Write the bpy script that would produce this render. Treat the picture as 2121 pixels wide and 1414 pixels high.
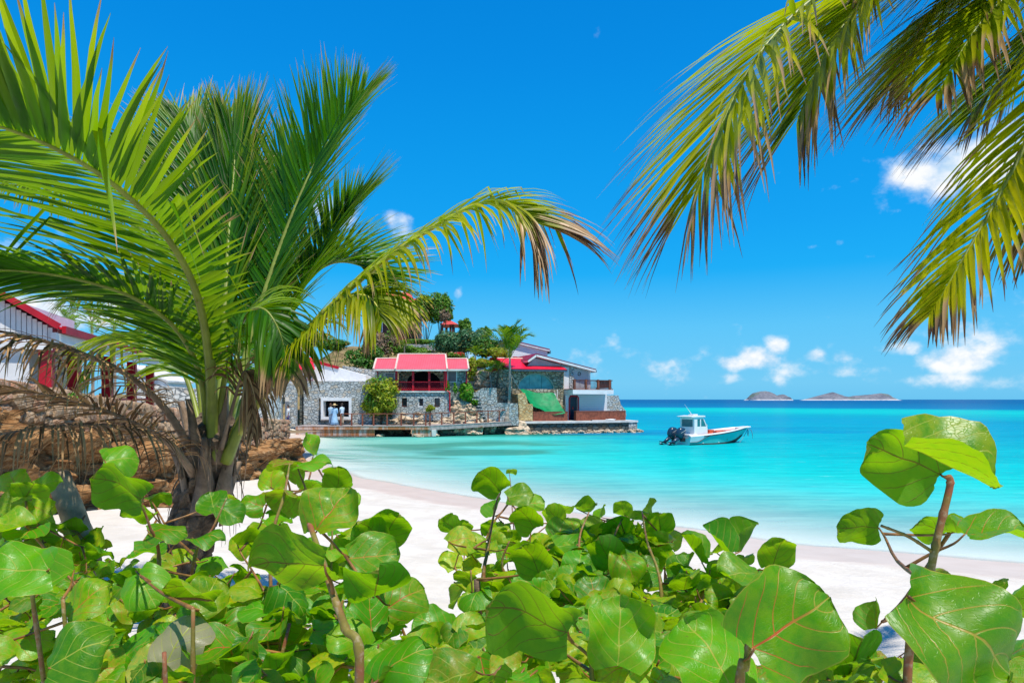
import bpy, bmesh, math, random
import numpy as np
from mathutils import Vector, Matrix, noise as mnoise

for o in list(bpy.data.objects):
    bpy.data.objects.remove(o)
SC = bpy.context.scene
COL = SC.collection
rad = math.radians

# ------------------------------------------------------------------ camera
F, CX, HY, EYE = 1414.0, 1060.5, 827.0, 3.0
cam_d = bpy.data.cameras.new('camera')
cam_d.sensor_width = 36.0
cam_d.lens = 24.0
cam_d.shift_y = (HY - 707.0) / 2121.0
cam_d.clip_start = 0.05
cam_d.clip_end = 90000.0
cam = bpy.data.objects.new('camera', cam_d)
cam.location = (0, 0, EYE)
cam.rotation_euler = (rad(90), 0, 0)
COL.objects.link(cam)
SC.camera = cam

# ------------------------------------------------------------------ sky and sun
SUN_DIR = Vector((0.22, -0.31, 0.925)).normalized()      # towards the sun
elev = math.asin(SUN_DIR.z)
W = bpy.data.worlds.new('World')
SC.world = W
W.use_nodes = True
wn, wl = W.node_tree.nodes, W.node_tree.links
wn.clear()
def wnode(t, **kw):
    n = wn.new(t)
    for k, v in kw.items():
        setattr(n, k, v)
    return n
def wmath(op, a, b=None, clamp=False):
    n = wn.new('ShaderNodeMath'); n.operation = op; n.use_clamp = clamp
    for i, x in enumerate((a, b)):
        if x is None: continue
        if isinstance(x, (int, float)): n.inputs[i].default_value = x
        else: wl.new(x, n.inputs[i])
    return n.outputs[0]
sky = wnode('ShaderNodeTexSky', sky_type='NISHITA', sun_disc=False, sun_elevation=elev,
            sun_rotation=math.atan2(SUN_DIR.x, SUN_DIR.y), altitude=0.0, air_density=1.0, dust_density=0.2, ozone_density=1.6)
hs = wnode('ShaderNodeHueSaturation')
hs.inputs['Saturation'].default_value = 1.42
hs.inputs['Value'].default_value = 1.1
hs.inputs['Hue'].default_value = 0.488
wl.new(sky.outputs[0], hs.inputs['Color'])
bg1 = wnode('ShaderNodeBackground'); bg1.inputs['Strength'].default_value = 0.13
tc = wnode('ShaderNodeTexCoord')
sep = wnode('ShaderNodeSeparateXYZ'); wl.new(tc.outputs['Generated'], sep.inputs[0])
az = wmath('ARCTAN2', sep.outputs[0], sep.outputs[1])
el = wmath('ARCSINE', sep.outputs[2])
# clear tropical air: the same deep-to-pale blue all round, blended over the physical sky
elr = wnode('ShaderNodeMapRange'); elr.inputs['From Min'].default_value = 0.0; elr.inputs['From Max'].default_value = 1.2
wl.new(el, elr.inputs['Value'])
rmp = wnode('ShaderNodeValToRGB')
STP = [(0.0, (.085, .54, .92)), (.02, (.12, .575, .94)), (.085, (.09, .55, .96)), (.15, (.0, .42, .95)), (.20, (.0, .37, .92)), (.38, (.0, .265, .80)), (.55, (.0, .20, .68)), (1.0, (.02, .15, .48))]
els = rmp.color_ramp.elements
while len(els) < len(STP): els.new(.5)
for e_, (p_, c_) in zip(els, STP):
    e_.position = p_; e_.color = (*[k / .13 * .93 for k in c_], 1)
wl.new(elr.outputs[0], rmp.inputs[0])
skm = wnode('ShaderNodeMix', data_type='RGBA'); skm.inputs[0].default_value = 0.93
wl.new(hs.outputs[0], skm.inputs[6]); wl.new(rmp.outputs[0], skm.inputs[7])
wl.new(skm.outputs[2], bg1.inputs['Color'])
# cumulus: a broken band all round the horizon plus the larger clouds of the day
def gauss(a0, e0, ra, re, amp):
    x = wmath('DIVIDE', wmath('SUBTRACT', az, a0), ra)
    y = wmath('DIVIDE', wmath('SUBTRACT', el, e0), re)
    r2 = wmath('ADD', wmath('MULTIPLY', x, x), wmath('MULTIPLY', y, y))
    return wmath('MULTIPLY', wmath('POWER', 2.718, wmath('MULTIPLY', r2, -1.0)), amp)
def ang(px, py):
    a = math.atan((px - CX) / F)
    return a, math.atan((HY - py) / F * math.cos(a))
CLOUDS = [(1520, 752, 40, 20, .46), (1570, 738, 45, 30, .54), (1605, 716, 28, 24, .52), (1690, 738, 30, 18, .34), (1745, 736, 26, 18, .33),
          (1860, 722, 50, 20, .42), (2000, 745, 90, 34, .47), (2060, 722, 60, 40, .45), (1985, 350, 150, 52, .56), (2090, 310, 90, 60, .52),
          (822, 468, 32, 38, .42), (690, 445, 50, 45, .48), (80, 645, 80, 34, .55), (240, 645, 70, 34, .5), (950, 612, 16, 26, .27),
          (1380, 748, 100, 24, .17), (1690, 510, 22, 9, .22), (1740, 500, 16, 14, .22), (1710, 655, 70, 10, .18), (1500, 782, 260, 20, .15), (2000, 785, 260, 22, .27), (1750, 770, 220, 20, .22), (2050, 700, 120, 40, .30),
          (-300, 560, 240, 90, .55), (2600, 640, 300, 90, .55), (2450, 330, 160, 60, .5)]
bias = None
for (px, py, rx, ry, amp) in CLOUDS:
    a0, e0 = ang(px, py)
    g = gauss(a0, e0, rx / F, ry / F, amp + .10)
    bias = g if bias is None else wmath('MAXIMUM', bias, g)
band = gauss(0.0, 0.05, 99.0, 0.05, 0.23)
bias = wmath('MAXIMUM', bias, band)
def cloud_noise(off):
    mp = wnode('ShaderNodeMapping'); mp.inputs['Location'].default_value = off
    mp.inputs['Scale'].default_value = (1, 1, 1.35)
    wl.new(tc.outputs['Generated'], mp.inputs[0])
    nz = wnode('ShaderNodeTexNoise'); nz.inputs['Scale'].default_value = 21.0; nz.inputs['Detail'].default_value = 9.0
    nz.inputs['Roughness'].default_value = 0.56
    wl.new(mp.outputs[0], nz.inputs[0])
    return nz.outputs[0]
n0 = cloud_noise((0, 0, 0))
n1 = cloud_noise((0.012, 0.006, -0.013))
dens = wmath('ADD', n0, bias)
mr = wnode('ShaderNodeMapRange', interpolation_type='SMOOTHSTEP')
mr.inputs['From Min'].default_value = 0.705; mr.inputs['From Max'].default_value = 1.10
wl.new(dens, mr.inputs['Value'])
fac = wmath('MULTIPLY', mr.outputs[0], 0.97, clamp=True)
shade = wmath('MULTIPLY_ADD' if False else 'MULTIPLY', wmath('SUBTRACT', n0, n1), 3.2)
shade = wmath('ADD', shade, 0.72, clamp=True)
cr = wnode('ShaderNodeMix', data_type='RGBA')
cr.inputs[6].default_value = (0.42, 0.66, 0.90, 1); cr.inputs[7].default_value = (0.98, 0.985, 1.0, 1)
wl.new(shade, cr.inputs[0])
bg2 = wnode('ShaderNodeBackground'); bg2.inputs['Strength'].default_value = 0.97
wl.new(cr.outputs[2], bg2.inputs['Color'])
wmix = wnode('ShaderNodeMixShader')
wl.new(fac, wmix.inputs[0]); wl.new(bg1.outputs[0], wmix.inputs[1]); wl.new(bg2.outputs[0], wmix.inputs[2])
wout = wnode('ShaderNodeOutputWorld'); wl.new(wmix.outputs[0], wout.inputs[0])
try:
    W.cycles.sampling_method = 'MANUAL'; W.cycles.sample_map_resolution = 512
except Exception:
    pass

sun_d = bpy.data.lights.new('sun', 'SUN')
sun_d.energy = 5.0
sun_d.angle = rad(0.55)
sun_d.color = (1.0, 0.93, 0.82)
sun = bpy.data.objects.new('sun', sun_d)
sun.rotation_euler = SUN_DIR.to_track_quat('Z', 'Y').to_euler()
sun.location = (-30, -20, 60)
COL.objects.link(sun)

SC.view_settings.view_transform = 'Standard'
SC.view_settings.look = 'None'
SC.view_settings.exposure = 0.10
SC.view_settings.gamma = 1.0
SC.view_settings.use_curve_mapping = False
SC.render.engine = 'CYCLES'
SC.cycles.max_bounces = 7
SC.cycles.diffuse_bounces = 3
SC.cycles.glossy_bounces = 3
SC.cycles.transmission_bounces = 5
SC.cycles.transparent_max_bounces = 12
SC.cycles.caustics_reflective = False
SC.cycles.caustics_refractive = False
SC.cycles.use_denoising = True
SC.cycles.sample_clamp_indirect = 6.0

# ------------------------------------------------------------------ helpers
def P(px, py, d):
    """a point d metres in front of the camera plane that the photograph shows at that pixel"""
    return Vector(((px - CX) / F * d, d, EYE + (HY - py) / F * d))

def tag(o, label=None, cat=None, group=None, kind=None):
    if label: o['label'] = label
    if cat: o['category'] = cat
    if group: o['group'] = group
    if kind: o['kind'] = kind
    return o

def thing(name, loc, label, cat, group=None):
    e = bpy.data.objects.new(name, None)
    e.location = loc
    e.empty_display_size = 0.2
    COL.objects.link(e)
    return tag(e, label, cat, group, 'thing')

def link(name, me, parent=None, mw=None):
    o = bpy.data.objects.new(name, me)
    COL.objects.link(o)
    if parent is not None:
        o.parent = parent
        if parent.parent is None and parent.type == 'EMPTY':
            o.matrix_parent_inverse = Matrix.Translation(parent.location).inverted()
    if mw is not None:
        o.matrix_basis = mw
    return o

def mesh(name, verts, faces, mat, smooth=False, cols=None, uvs=None):
    me = bpy.data.meshes.new(name)
    me.from_pydata([tuple(v) for v in verts], [], faces)
    if isinstance(mat, (list, tuple)):
        for m in mat: me.materials.append(m)
    elif mat: me.materials.append(mat)
    if smooth:
        me.polygons.foreach_set('use_smooth', [True] * len(me.polygons))
    if cols is not None:
        a = me.color_attributes.new('Col', 'FLOAT_COLOR', 'POINT')
        a.data.foreach_set('color', np.asarray(cols, dtype=np.float32).ravel())
    if uvs is not None:
        uvl = me.uv_layers.new(name='UVMap')
        li = np.zeros(len(me.loops), dtype=np.int32); me.loops.foreach_get('vertex_index', li)
        uvl.data.foreach_set('uv', np.asarray(uvs, dtype=np.float32)[li].ravel())
    me.update()
    return me

class Frame:
    """local axes: u to the right along a facade, v away from the viewer, z up"""
    def __init__(s, ox, oy, deg=0.0):
        s.ox, s.oy, s.c, s.s = ox, oy, math.cos(rad(deg)), math.sin(rad(deg))
    def p(s, u, v, z):
        return Vector((s.ox + u * s.c - v * s.s, s.oy + u * s.s + v * s.c, z))
    def u(s, px, v=0.0):
        k = (px - CX) / F
        return (k * (s.oy + v * s.c) - s.ox + v * s.s) / (s.c - k * s.s)
    def z(s, px, py, v=0.0):
        y = s.p(s.u(px, v), v, 0).y
        return EYE + (HY - py) / F * y
    def uz(s, px, py, v=0.0):
        return s.u(px, v), s.z(px, py, v)

class MB:
    def __init__(s):
        s.v, s.f = [], []
    def add(s, verts, faces):
        b = len(s.v); s.v += [Vector(x) for x in verts]
        s.f += [tuple(b + i for i in f) for f in faces]
        return s
    def box(s, fr, u0, u1, v0, v1, z0, z1):
        if u0 > u1: u0, u1 = u1, u0
        if z0 > z1: z0, z1 = z1, z0
        q = [fr.p(u, v, z) for z in (z0, z1) for (u, v) in ((u0, v0), (u1, v0), (u1, v1), (u0, v1))]
        return s.add(q, [(3, 2, 1, 0), (4, 5, 6, 7), (0, 1, 5, 4), (1, 2, 6, 5), (2, 3, 7, 6), (3, 0, 4, 7)])
    def rect(s, fr, px0, px1, py0, py1, v, t):
        u0, u1 = fr.u(px0, v), fr.u(px1, v); pm = (px0 + px1) / 2
        return s.box(fr, u0, u1, v, v + t, fr.z(pm, py1, v), fr.z(pm, py0, v))
    def prism(s, fr, poly, v0, v1):
        """polygon in (u, z) extruded along v"""
        n = len(poly)
        a = sum(poly[i][0] * poly[(i + 1) % n][1] - poly[(i + 1) % n][0] * poly[i][1] for i in range(n))
        if a < 0: poly = poly[::-1]
        q = [fr.p(u, v0, z) for u, z in poly] + [fr.p(u, v1, z) for u, z in poly]
        fs = [tuple(range(n)), tuple(range(2 * n - 1, n - 1, -1))]
        fs += [(i, i + n, (i + 1) % n + n, (i + 1) % n) for i in range(n)]
        return s.add(q, fs)
    def pxprism(s, fr, pts, v, t):
        return s.prism(fr, [fr.uz(a, b, v) for a, b in pts], v, v + t)
    def slab(s, quad, th):
        """a 3D quad thickened downwards"""
        q = [Vector(x) for x in quad]
        n = (q[1] - q[0]).cross(q[3] - q[0]).normalized()
        if n.z < 0: q = q[::-1]; n = -n
        lo = [x - n * th for x in q]
        return s.add(q + lo, [(0, 1, 2, 3), (7, 6, 5, 4)] + [(i, i + 4, (i + 1) % 4 + 4, (i + 1) % 4) for i in range(4)])
    def tube(s, pts, radii, n=6, cap=True):
        pts = [Vector(p) for p in pts]
        if isinstance(radii, (int, float)): radii = [radii] * len(pts)
        b = len(s.v); prev = None
        for i, p in enumerate(pts):
            t = (pts[min(i + 1, len(pts) - 1)] - pts[max(i - 1, 0)]).normalized()
            if prev is None:
                a = Vector((0, 0, 1)) if abs(t.z) < 0.9 else Vector((1, 0, 0))
                x = t.cross(a).normalized()
            else:
                x = (prev - t * prev.dot(t)).normalized()
            prev = x; y = t.cross(x)
            for k in range(n):
                th = 2 * math.pi * k / n
                s.v.append(p + (x * math.cos(th) + y * math.sin(th)) * radii[i])
        for i in range(len(pts) - 1):
            for k in range(n):
                s.f.append((b + i * n + k, b + i * n + (k + 1) % n, b + (i + 1) * n + (k + 1) % n, b + (i + 1) * n + k))
        if cap:
            s.f.append(tuple(b + k for k in range(n))[::-1])
            s.f.append(tuple(b + (len(pts) - 1) * n + k for k in range(n)))
        return s
    def rings(s, rings, cap=True):
        n = len(rings[0]); b = len(s.v)
        for r in rings: s.v += [Vector(x) for x in r]
        for i in range(len(rings) - 1):
            for k in range(n):
                s.f.append((b + i * n + k, b + i * n + (k + 1) % n, b + (i + 1) * n + (k + 1) % n, b + (i + 1) * n + k))
        if cap:
            s.f.append(tuple(b + k for k in range(n))[::-1]); s.f.append(tuple(b + (len(rings) - 1) * n + k for k in range(n)))
        return s
    def build(s, name, mat, parent=None, smooth=False, bevel=0.0):
        me = mesh(name, s.v, s.f, mat, smooth)
        bm = bmesh.new(); bm.from_mesh(me)
        bmesh.ops.recalc_face_normals(bm, faces=bm.faces)
        bm.to_mesh(me); bm.free()
        o = link(name, me, parent)
        if bevel:
            m = o.modifiers.new('bevel', 'BEVEL'); m.width = bevel; m.segments = 2; m.limit_method = 'ANGLE'
        return o

def bezier(pts, n):
    """smooth curve through the points (Catmull-Rom)"""
    pts = [Vector(p) for p in pts]
    q = [pts[0] * 2 - pts[1]] + pts + [pts[-1] * 2 - pts[-2]]
    m = len(pts) - 1; out = []
    for i in range(n + 1):
        t = i / n * m; k = min(int(t), m - 1); t -= k
        a, b, c, d = q[k:k + 4]
        out.append(0.5 * ((2 * b) + (c - a) * t + (2 * a - 5 * b + 4 * c - d) * t * t + (3 * b - a - 3 * c + d) * t ** 3))
    return out

# ------------------------------------------------------------------ materials
class NT:
    def __init__(s, name):
        s.m = bpy.data.materials.new(name); s.m.use_nodes = True
        s.n, s.l = s.m.node_tree.nodes, s.m.node_tree.links
        s.n.clear()
        s.out = s.n.new('ShaderNodeOutputMaterial')
    def node(s, t, ins=None, **kw):
        n = s.n.new(t)
        for k, v in kw.items(): setattr(n, k, v)
        for k, v in (ins or {}).items():
            if hasattr(v, 'is_linked') or hasattr(v, 'links'): s.l.new(v, n.inputs[k])
            else:
                i = n.inputs[k]
                if hasattr(i, 'default_value') and hasattr(i.default_value, '__len__') and len(i.default_value) == 4 and len(v) == 3: v = (*v, 1)
                i.default_value = v
        return n
    def math(s, op, a, b=0.0, c=None, clamp=False):
        ins = {0: a, 1: b}
        if c is not None: ins[2] = c
        return s.node('ShaderNodeMath', ins, operation=op, use_clamp=clamp).outputs[0]
    def mix(s, f, a, b, blend='MIX'):
        n = s.node('ShaderNodeMix', {0: f, 6: a, 7: b}, data_type='RGBA', blend_type=blend)
        return n.outputs[2]
    def noise(s, scale, detail=4, rough=0.55, vec=None, dim=0):
        ins = {'Scale': scale, 'Detail': detail, 'Roughness': rough}
        if vec is not None: ins['Vector'] = vec
        return s.node('ShaderNodeTexNoise', ins).outputs[0]
    def ramp(s, f, lo, hi):
        return s.node('ShaderNodeMapRange', {'Value': f, 'From Min': lo, 'From Max': hi}, interpolation_type='SMOOTHSTEP').outputs[0]
    def bump(s, h, strength=0.5, dist=0.02):
        return s.node('ShaderNodeBump', {'Height': h, 'Strength': strength, 'Distance': dist}).outputs[0]
    def coord(s, which='Object', scale=None):
        c = s.node('ShaderNodeTexCoord').outputs[which]
        if scale: c = s.node('ShaderNodeMapping', {'Vector': c, 'Scale': scale}).outputs[0]
        return c
    def geo(s, which='Position'):
        return s.node('ShaderNodeNewGeometry').outputs[which]
    def bsdf(s, col, rough=0.6, normal=None, spec=0.4, metallic=0.0):
        ins = {'Base Color': col, 'Roughness': rough, 'Specular IOR Level': spec, 'Metallic': metallic}
        if normal is not None: ins['Normal'] = normal
        return s.node('ShaderNodeBsdfPrincipled', ins)
    def finish(s, sh):
        s.l.new(sh.outputs[0] if hasattr(sh, 'outputs') else sh, s.out.inputs[0]); return s.m

def plain(name, c, rough=0.6, var=0.12, scale=6.0, bump=0.15, spec=0.4, dirt=None, bscale=None):
    t = NT(name); v = t.coord()
    n = t.noise(scale, 5, 0.6, v)
    c2 = tuple(x * (1 - var * 2) for x in c); c3 = tuple(min(1, x * (1 + var)) for x in c)
    col = t.mix(t.ramp(n, 0.3, 0.7), c2, c3)
    if dirt:
        col = t.mix(t.math('MULTIPLY', t.ramp(t.noise(scale * 0.4, 6, 0.65, v), 0.52, 0.75), 0.75), col, dirt)
    nb = t.bump(t.noise(bscale or scale * 5, 4, 0.6, v), bump, 0.02) if bump else None
    return t.finish(t.bsdf(col, rough, nb, spec))

def masonry(name, cells, mortar, size=0.26, depth=0.05, rough=0.85, squash=1.5):
    t = NT(name); v = t.coord('Object', (1 / size, 1 / size, squash / size))
    wv = t.node('ShaderNodeMix', {0: 0.10, 4: v, 5: t.node('ShaderNodeTexNoise', {'Scale': 1.3, 'Vector': v}).outputs[1]}, data_type='VECTOR', blend_type='MIX') if False else None
    ed = t.node('ShaderNodeTexVoronoi', {'Vector': v, 'Scale': 1.0, 'Randomness': 0.95}, feature='DISTANCE_TO_EDGE').outputs[0]
    ce = t.node('ShaderNodeTexVoronoi', {'Vector': v, 'Scale': 1.0, 'Randomness': 0.95}, feature='F1').outputs[1]
    sp = t.node('ShaderNodeSeparateColor', {0: ce})
    col = t.mix(sp.outputs[0], cells[0], cells[1])
    col = t.mix(t.math('MULTIPLY', t.ramp(sp.outputs[1], 0.55, 1.0), 0.9), col, cells[2])
    gr = t.noise(9.0, 5, 0.65, t.coord())
    col = t.mix(t.math('MULTIPLY', t.ramp(gr, 0.35, 0.75), 0.35), col, tuple(x * 0.35 for x in cells[0]))
    mk = t.ramp(ed, 0.02, 0.11)
    col = t.mix(mk, mortar, col)
    hgt = t.math('ADD', t.math('MULTIPLY', mk, 1.0), t.math('MULTIPLY', gr, 0.35))
    return t.finish(t.bsdf(col, rough, t.bump(hgt, 0.9, depth), 0.25))

def rocky(name, c1, c2, c3, scale=1.2, depth=0.08):
    t = NT(name); v = t.geo('Position')
    vs = t.node('ShaderNodeMapping', {'Vector': v, 'Scale': (1, 1, 2.6)}).outputs[0]
    a = t.noise(scale, 7, 0.62, vs); b = t.noise(scale * 4.1, 6, 0.68, vs)
    col = t.mix(t.ramp(a, 0.32, 0.68), c1, c2)
    col = t.mix(t.ramp(b, 0.48, 0.72), col, c3)
    wv = t.node('ShaderNodeMix', {0: .25, 4: vs, 5: t.node('ShaderNodeTexNoise', {'Vector': vs, 'Scale': scale * 1.5, 'Detail': 3}).outputs[1]}, data_type='VECTOR').outputs[1]
    vo = t.node('ShaderNodeTexVoronoi', {'Vector': wv, 'Scale': scale * 1.7}, feature='DISTANCE_TO_EDGE').outputs[0]
    pit = t.ramp(vo, 0.0, 0.10)
    col = t.mix(t.math('MULTIPLY', t.math('SUBTRACT', 1.0, pit), 0.5), col, tuple(x * 0.35 for x in c1))
    h = t.math('ADD', t.math('MULTIPLY', b, 0.8), t.math('MULTIPLY', pit, 0.4))
    return t.finish(t.bsdf(col, 0.9, t.bump(h, 1.0, depth), 0.2))

def boards(name, c, axis=2, pitch=0.18, rough=0.5, line=(0.3, 0.3, 0.34), var=0.06, width=0.06, depth=0.012):
    """painted lap siding / standing seams: thin dark joint lines, too small in the picture to build one by one"""
    t = NT(name); s3 = t.node('ShaderNodeSeparateXYZ', {0: t.coord()}).outputs
    x = t.math('FRACT', t.math('DIVIDE', s3[axis], pitch))
    saw = t.math('SUBTRACT', 1.0, x)
    edge = t.ramp(x, 0.0, width)
    n = t.noise(3.0, 5, 0.6)
    col = t.mix(t.ramp(n, 0.3, 0.75), tuple(k * (1 - var) for k in c), c)
    col = t.mix(edge, line, col)
    return t.finish(t.bsdf(col, rough, t.bump(t.math('ADD', saw, edge), 0.8, depth), 0.4))

def foliage(name, c1, c2, tr, rough=0.45, trans=0.35):
    """small leaves: every leaf carries its own tone in the colour attribute"""
    t = NT(name)
    a = t.node('ShaderNodeVertexColor', layer_name='Col').outputs[0]
    sp = t.node('ShaderNodeSeparateColor', {0: a}).outputs
    col = t.mix(sp[0], c1, c2)
    col = t.mix(t.ramp(sp[1], 0.86, 1.0), col, (0.30, 0.20, 0.04))
    b = t.bsdf(col, rough, None, 0.4)
    tl = t.node('ShaderNodeBsdfTranslucent', {'Color': t.mix(0.5, col, tr)})
    return t.finish(t.node('ShaderNodeMixShader', {0: trans, 1: b.outputs[0], 2: tl.outputs[0]}))

M = {}
M['white'] = plain('white_paint', (0.80, 0.80, 0.80), 0.5, 0.05, 2.0, 0.05)
M['concrete'] = plain('pale_concrete', (0.70, 0.69, 0.66), 0.8, 0.12, 1.5, 0.3, 0.3, (0.42, 0.40, 0.37), 14)
M['red'] = plain('red_paint', (0.50, 0.008, 0.022), 0.4, 0.10, 3.0, 0.05)
M['darkred'] = plain('dark_red_paint', (0.30, 0.006, 0.025), 0.45, 0.10, 3.0, 0.05)
M['roofpink'] = boards('faded_red_sheet_roof', (0.84, 0.11, 0.15), 0, 0.20, 0.45, (0.66, 0.06, 0.10), 0.15, 0.12, 0.02)
M['roofred'] = boards('bright_red_sheet_roof', (0.82, 0.008, 0.040), 0, 0.22, 0.4, (0.62, 0.006, 0.03), 0.12, 0.12, 0.02)
M['rooforange'] = boards('orange_red_sheet_roof', (0.66, 0.075, 0.05), 0, 0.25, 0.5, (0.5, 0.05, 0.04), 0.15, 0.12, 0.02)
M['ridge'] = plain('pale_ridge_cap', (0.75, 0.62, 0.52), 0.5, 0.08, 3, 0.05)
M['siding'] = boards('white_lap_siding', (0.78, 0.79, 0.82), 2, 0.17, 0.5, (0.38, 0.42, 0.48))
M['sidinggrey'] = boards('grey_lap_siding', (0.50, 0.54, 0.58), 2, 0.17, 0.5, (0.3, 0.33, 0.37))
M['stonegrey'] = masonry('grey_rubble_masonry', ((0.40, 0.45, 0.46), (0.62, 0.65, 0.64), (0.52, 0.44, 0.33)), (0.20, 0.23, 0.24), 0.30)
M['stonegreen'] = masonry('grey_green_rubble_masonry', ((0.26, 0.33, 0.32), (0.48, 0.52, 0.48), (0.20, 0.24, 0.26)), (0.12, 0.14, 0.14), 0.34)
M['stonetan'] = masonry('tan_rubble_masonry', ((0.40, 0.33, 0.20), (0.56, 0.50, 0.38), (0.24, 0.25, 0.20)), (0.17, 0.14, 0.09), 0.40, 0.06)
M['stonegold'] = masonry('golden_rubble_masonry', ((0.62, 0.45, 0.20), (0.75, 0.62, 0.36), (0.55, 0.30, 0.10)), (0.40, 0.30, 0.16), 0.30)
M['stonedark'] = masonry('dark_quay_and_shade_masonry', ((0.07, 0.09, 0.09), (0.15, 0.17, 0.15), (0.17, 0.12, 0.07)), (0.05, 0.055, 0.05), 0.55, 0.05, 0.6)
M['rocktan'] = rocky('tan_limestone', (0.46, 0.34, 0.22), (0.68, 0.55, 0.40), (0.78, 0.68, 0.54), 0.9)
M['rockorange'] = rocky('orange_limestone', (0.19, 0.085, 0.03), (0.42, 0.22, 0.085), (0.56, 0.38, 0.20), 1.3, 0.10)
M['rockdark'] = rocky('dark_wet_and_shade_rock', (0.05, 0.045, 0.04), (0.12, 0.10, 0.08), (0.26, 0.22, 0.15), 1.0)  # dark colour puts the shade under the jetty into the boulders
M['wood'] = plain('red_brown_stained_timber', (0.26, 0.075, 0.040), 0.6, 0.2, 5, 0.2)
M['darkwood'] = plain('dark_brown_timber', (0.12, 0.040, 0.030), 0.6, 0.2, 5, 0.2)
M['glass'] = plain('dark_window_glass', (0.015, 0.022, 0.03), 0.08, 0.1, 1, 0, 0.8)
M['interior'] = plain('dark_room', (0.012, 0.012, 0.014), 0.8, 0.1, 1, 0, 0.1)
M['soil'] = plain('dry_soil', (0.30, 0.21, 0.12), 0.95, 0.25, 1.5, 0.6, 0.1, (0.12, 0.14, 0.04))
M['metal'] = plain('pale_metal', (0.6, 0.6, 0.6), 0.35, 0.05, 3, 0, 0.6)
M['black'] = plain('black_rubber', (0.015, 0.016, 0.018), 0.5, 0.1, 3, 0)
M['rope'] = plain('pale_rope', (0.55, 0.58, 0.6), 0.8, 0.15, 30, 0.2)
M['ropeblue'] = plain('blue_grey_rope', (0.16, 0.30, 0.36), 0.8, 0.2, 30, 0.2)

# ------------------------------------------------------------------ ground, sea
rng = np.random.default_rng(7)
LAND = np.array([(400, -120), (120, -30), (40, 1.5), (16, 9.6), (9.6, 12.4), (5.8, 14.1), (0, 19.6), (-3.2, 23.0), (-6.2, 26.6), (-10.2, 34.5), (-13.6, 44), (-15.5, 52),
                 (-15, 56), (-6, 57.5), (0.6, 60.5), (11, 64), (12, 72), (2, 95), (-30, 140), (-120, 220), (-400, 240), (-400, -300), (400, -300)], dtype=float)
def shore_dist(x, y):
    """signed distance to the waterline, positive on land"""
    d2 = np.full(x.shape, 1e18); inside = np.zeros(x.shape, bool)
    n = len(LAND)
    for i in range(n):
        a, b = LAND[i], LAND[(i + 1) % n]
        e = b - a
        t = np.clip(((x - a[0]) * e[0] + (y - a[1]) * e[1]) / (e @ e), 0, 1)
        d2 = np.minimum(d2, (x - a[0] - t * e[0]) ** 2 + (y - a[1] - t * e[1]) ** 2)
        c = (a[1] > y) != (b[1] > y)
        with np.errstate(divide='ignore', invalid='ignore'):
            inside ^= c & (x < (b[0] - a[0]) * (y - a[1]) / (b[1] - a[1]) + a[0])
    return np.where(inside, 1, -1) * np.sqrt(d2)
def vnoise(x, y, seed=0):
    """smooth value noise on arrays"""
    xi, yi = np.floor(x).astype(int), np.floor(y).astype(int)
    fx, fy = x - xi, y - yi
    fx = fx * fx * (3 - 2 * fx); fy = fy * fy * (3 - 2 * fy)
    def h(a, b):
        v = np.sin(a * 127.1 + b * 311.7 + seed * 74.7) * 43758.5453
        return v - np.floor(v)
    return (h(xi, yi) * (1 - fx) + h(xi + 1, yi) * fx) * (1 - fy) + (h(xi, yi + 1) * (1 - fx) + h(xi + 1, yi + 1) * fx) * fy
def fbm(x, y, seed=0, oct=4):
    s, a, t = 0, 0.5, 0
    for k in range(oct):
        s = s + a * vnoise(x * 2 ** k, y * 2 ** k, seed + k * 13); t += a; a *= 0.5
    return s / t
def grid_faces(nr, nc):
    i = np.arange(nr - 1)[:, None] * nc + np.arange(nc - 1)[None, :]
    return np.stack([i, i + 1, i + nc + 1, i + nc], -1).reshape(-1, 4).tolist()
def sand_z(x, y):
    x = np.atleast_1d(np.asarray(x, float)); y = np.atleast_1d(np.asarray(y, float))
    s = shore_dist(x, y)
    wob = (fbm(x * 0.35, y * 0.35, 3) - 0.5) * 0.5
    sw = s + wob * np.clip(1 - np.abs(s) / 30, 0, 1)
    z = np.where(sw > 0, 1.32 * np.tanh(sw * 0.085 / 1.32 * 1.15), -np.minimum(0.085 * -sw, 4.0) - 0.0)
    z += np.clip(sw / 4, 0, 1) * ((fbm(x * 0.8, y * 0.8, 5) - 0.5) * 0.16 + (fbm(x * 2.7, y * 2.7, 9, 2) - 0.5) * 0.05)
    return z, sw
xs = np.concatenate([np.linspace(-400, -30, 16), np.linspace(-28, -14, 20), np.arange(-13.6, 14, 0.22), np.linspace(14.4, 40, 40), np.linspace(44, 400, 16)])
ys = np.concatenate([np.linspace(-290, -12, 14), np.arange(-10, 32, 0.22), np.arange(32, 62, 0.6), np.linspace(66, 230, 14)])
gx, gy = np.meshgrid(xs, ys)
gz, gs = sand_z(gx.ravel(), gy.ravel())
t = NT('white_coral_sand')
a = t.node('ShaderNodeVertexColor', layer_name='Col').outputs[0]
s3 = t.node('ShaderNodeSeparateColor', {0: a}).outputs
pos = t.geo('Position')
n1 = t.noise(1.4, 6, 0.6, pos); n2 = t.noise(70.0, 3, 0.7, pos); n3 = t.math('ADD', t.noise(9.0, 5, 0.6, pos), t.math('MULTIPLY', t.noise(2.6, 4, .55, pos), 1.6))
dry = t.mix(t.ramp(n1, 0.3, 0.7), (0.60, 0.55, 0.475), (0.70, 0.655, 0.585))
speck = t.ramp(t.noise(38.0, 3, 0.75, pos), 0.70, 0.76)
dry = t.mix(t.math('MULTIPLY', speck, 0.7), dry, (0.35, 0.26, 0.18))
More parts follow.
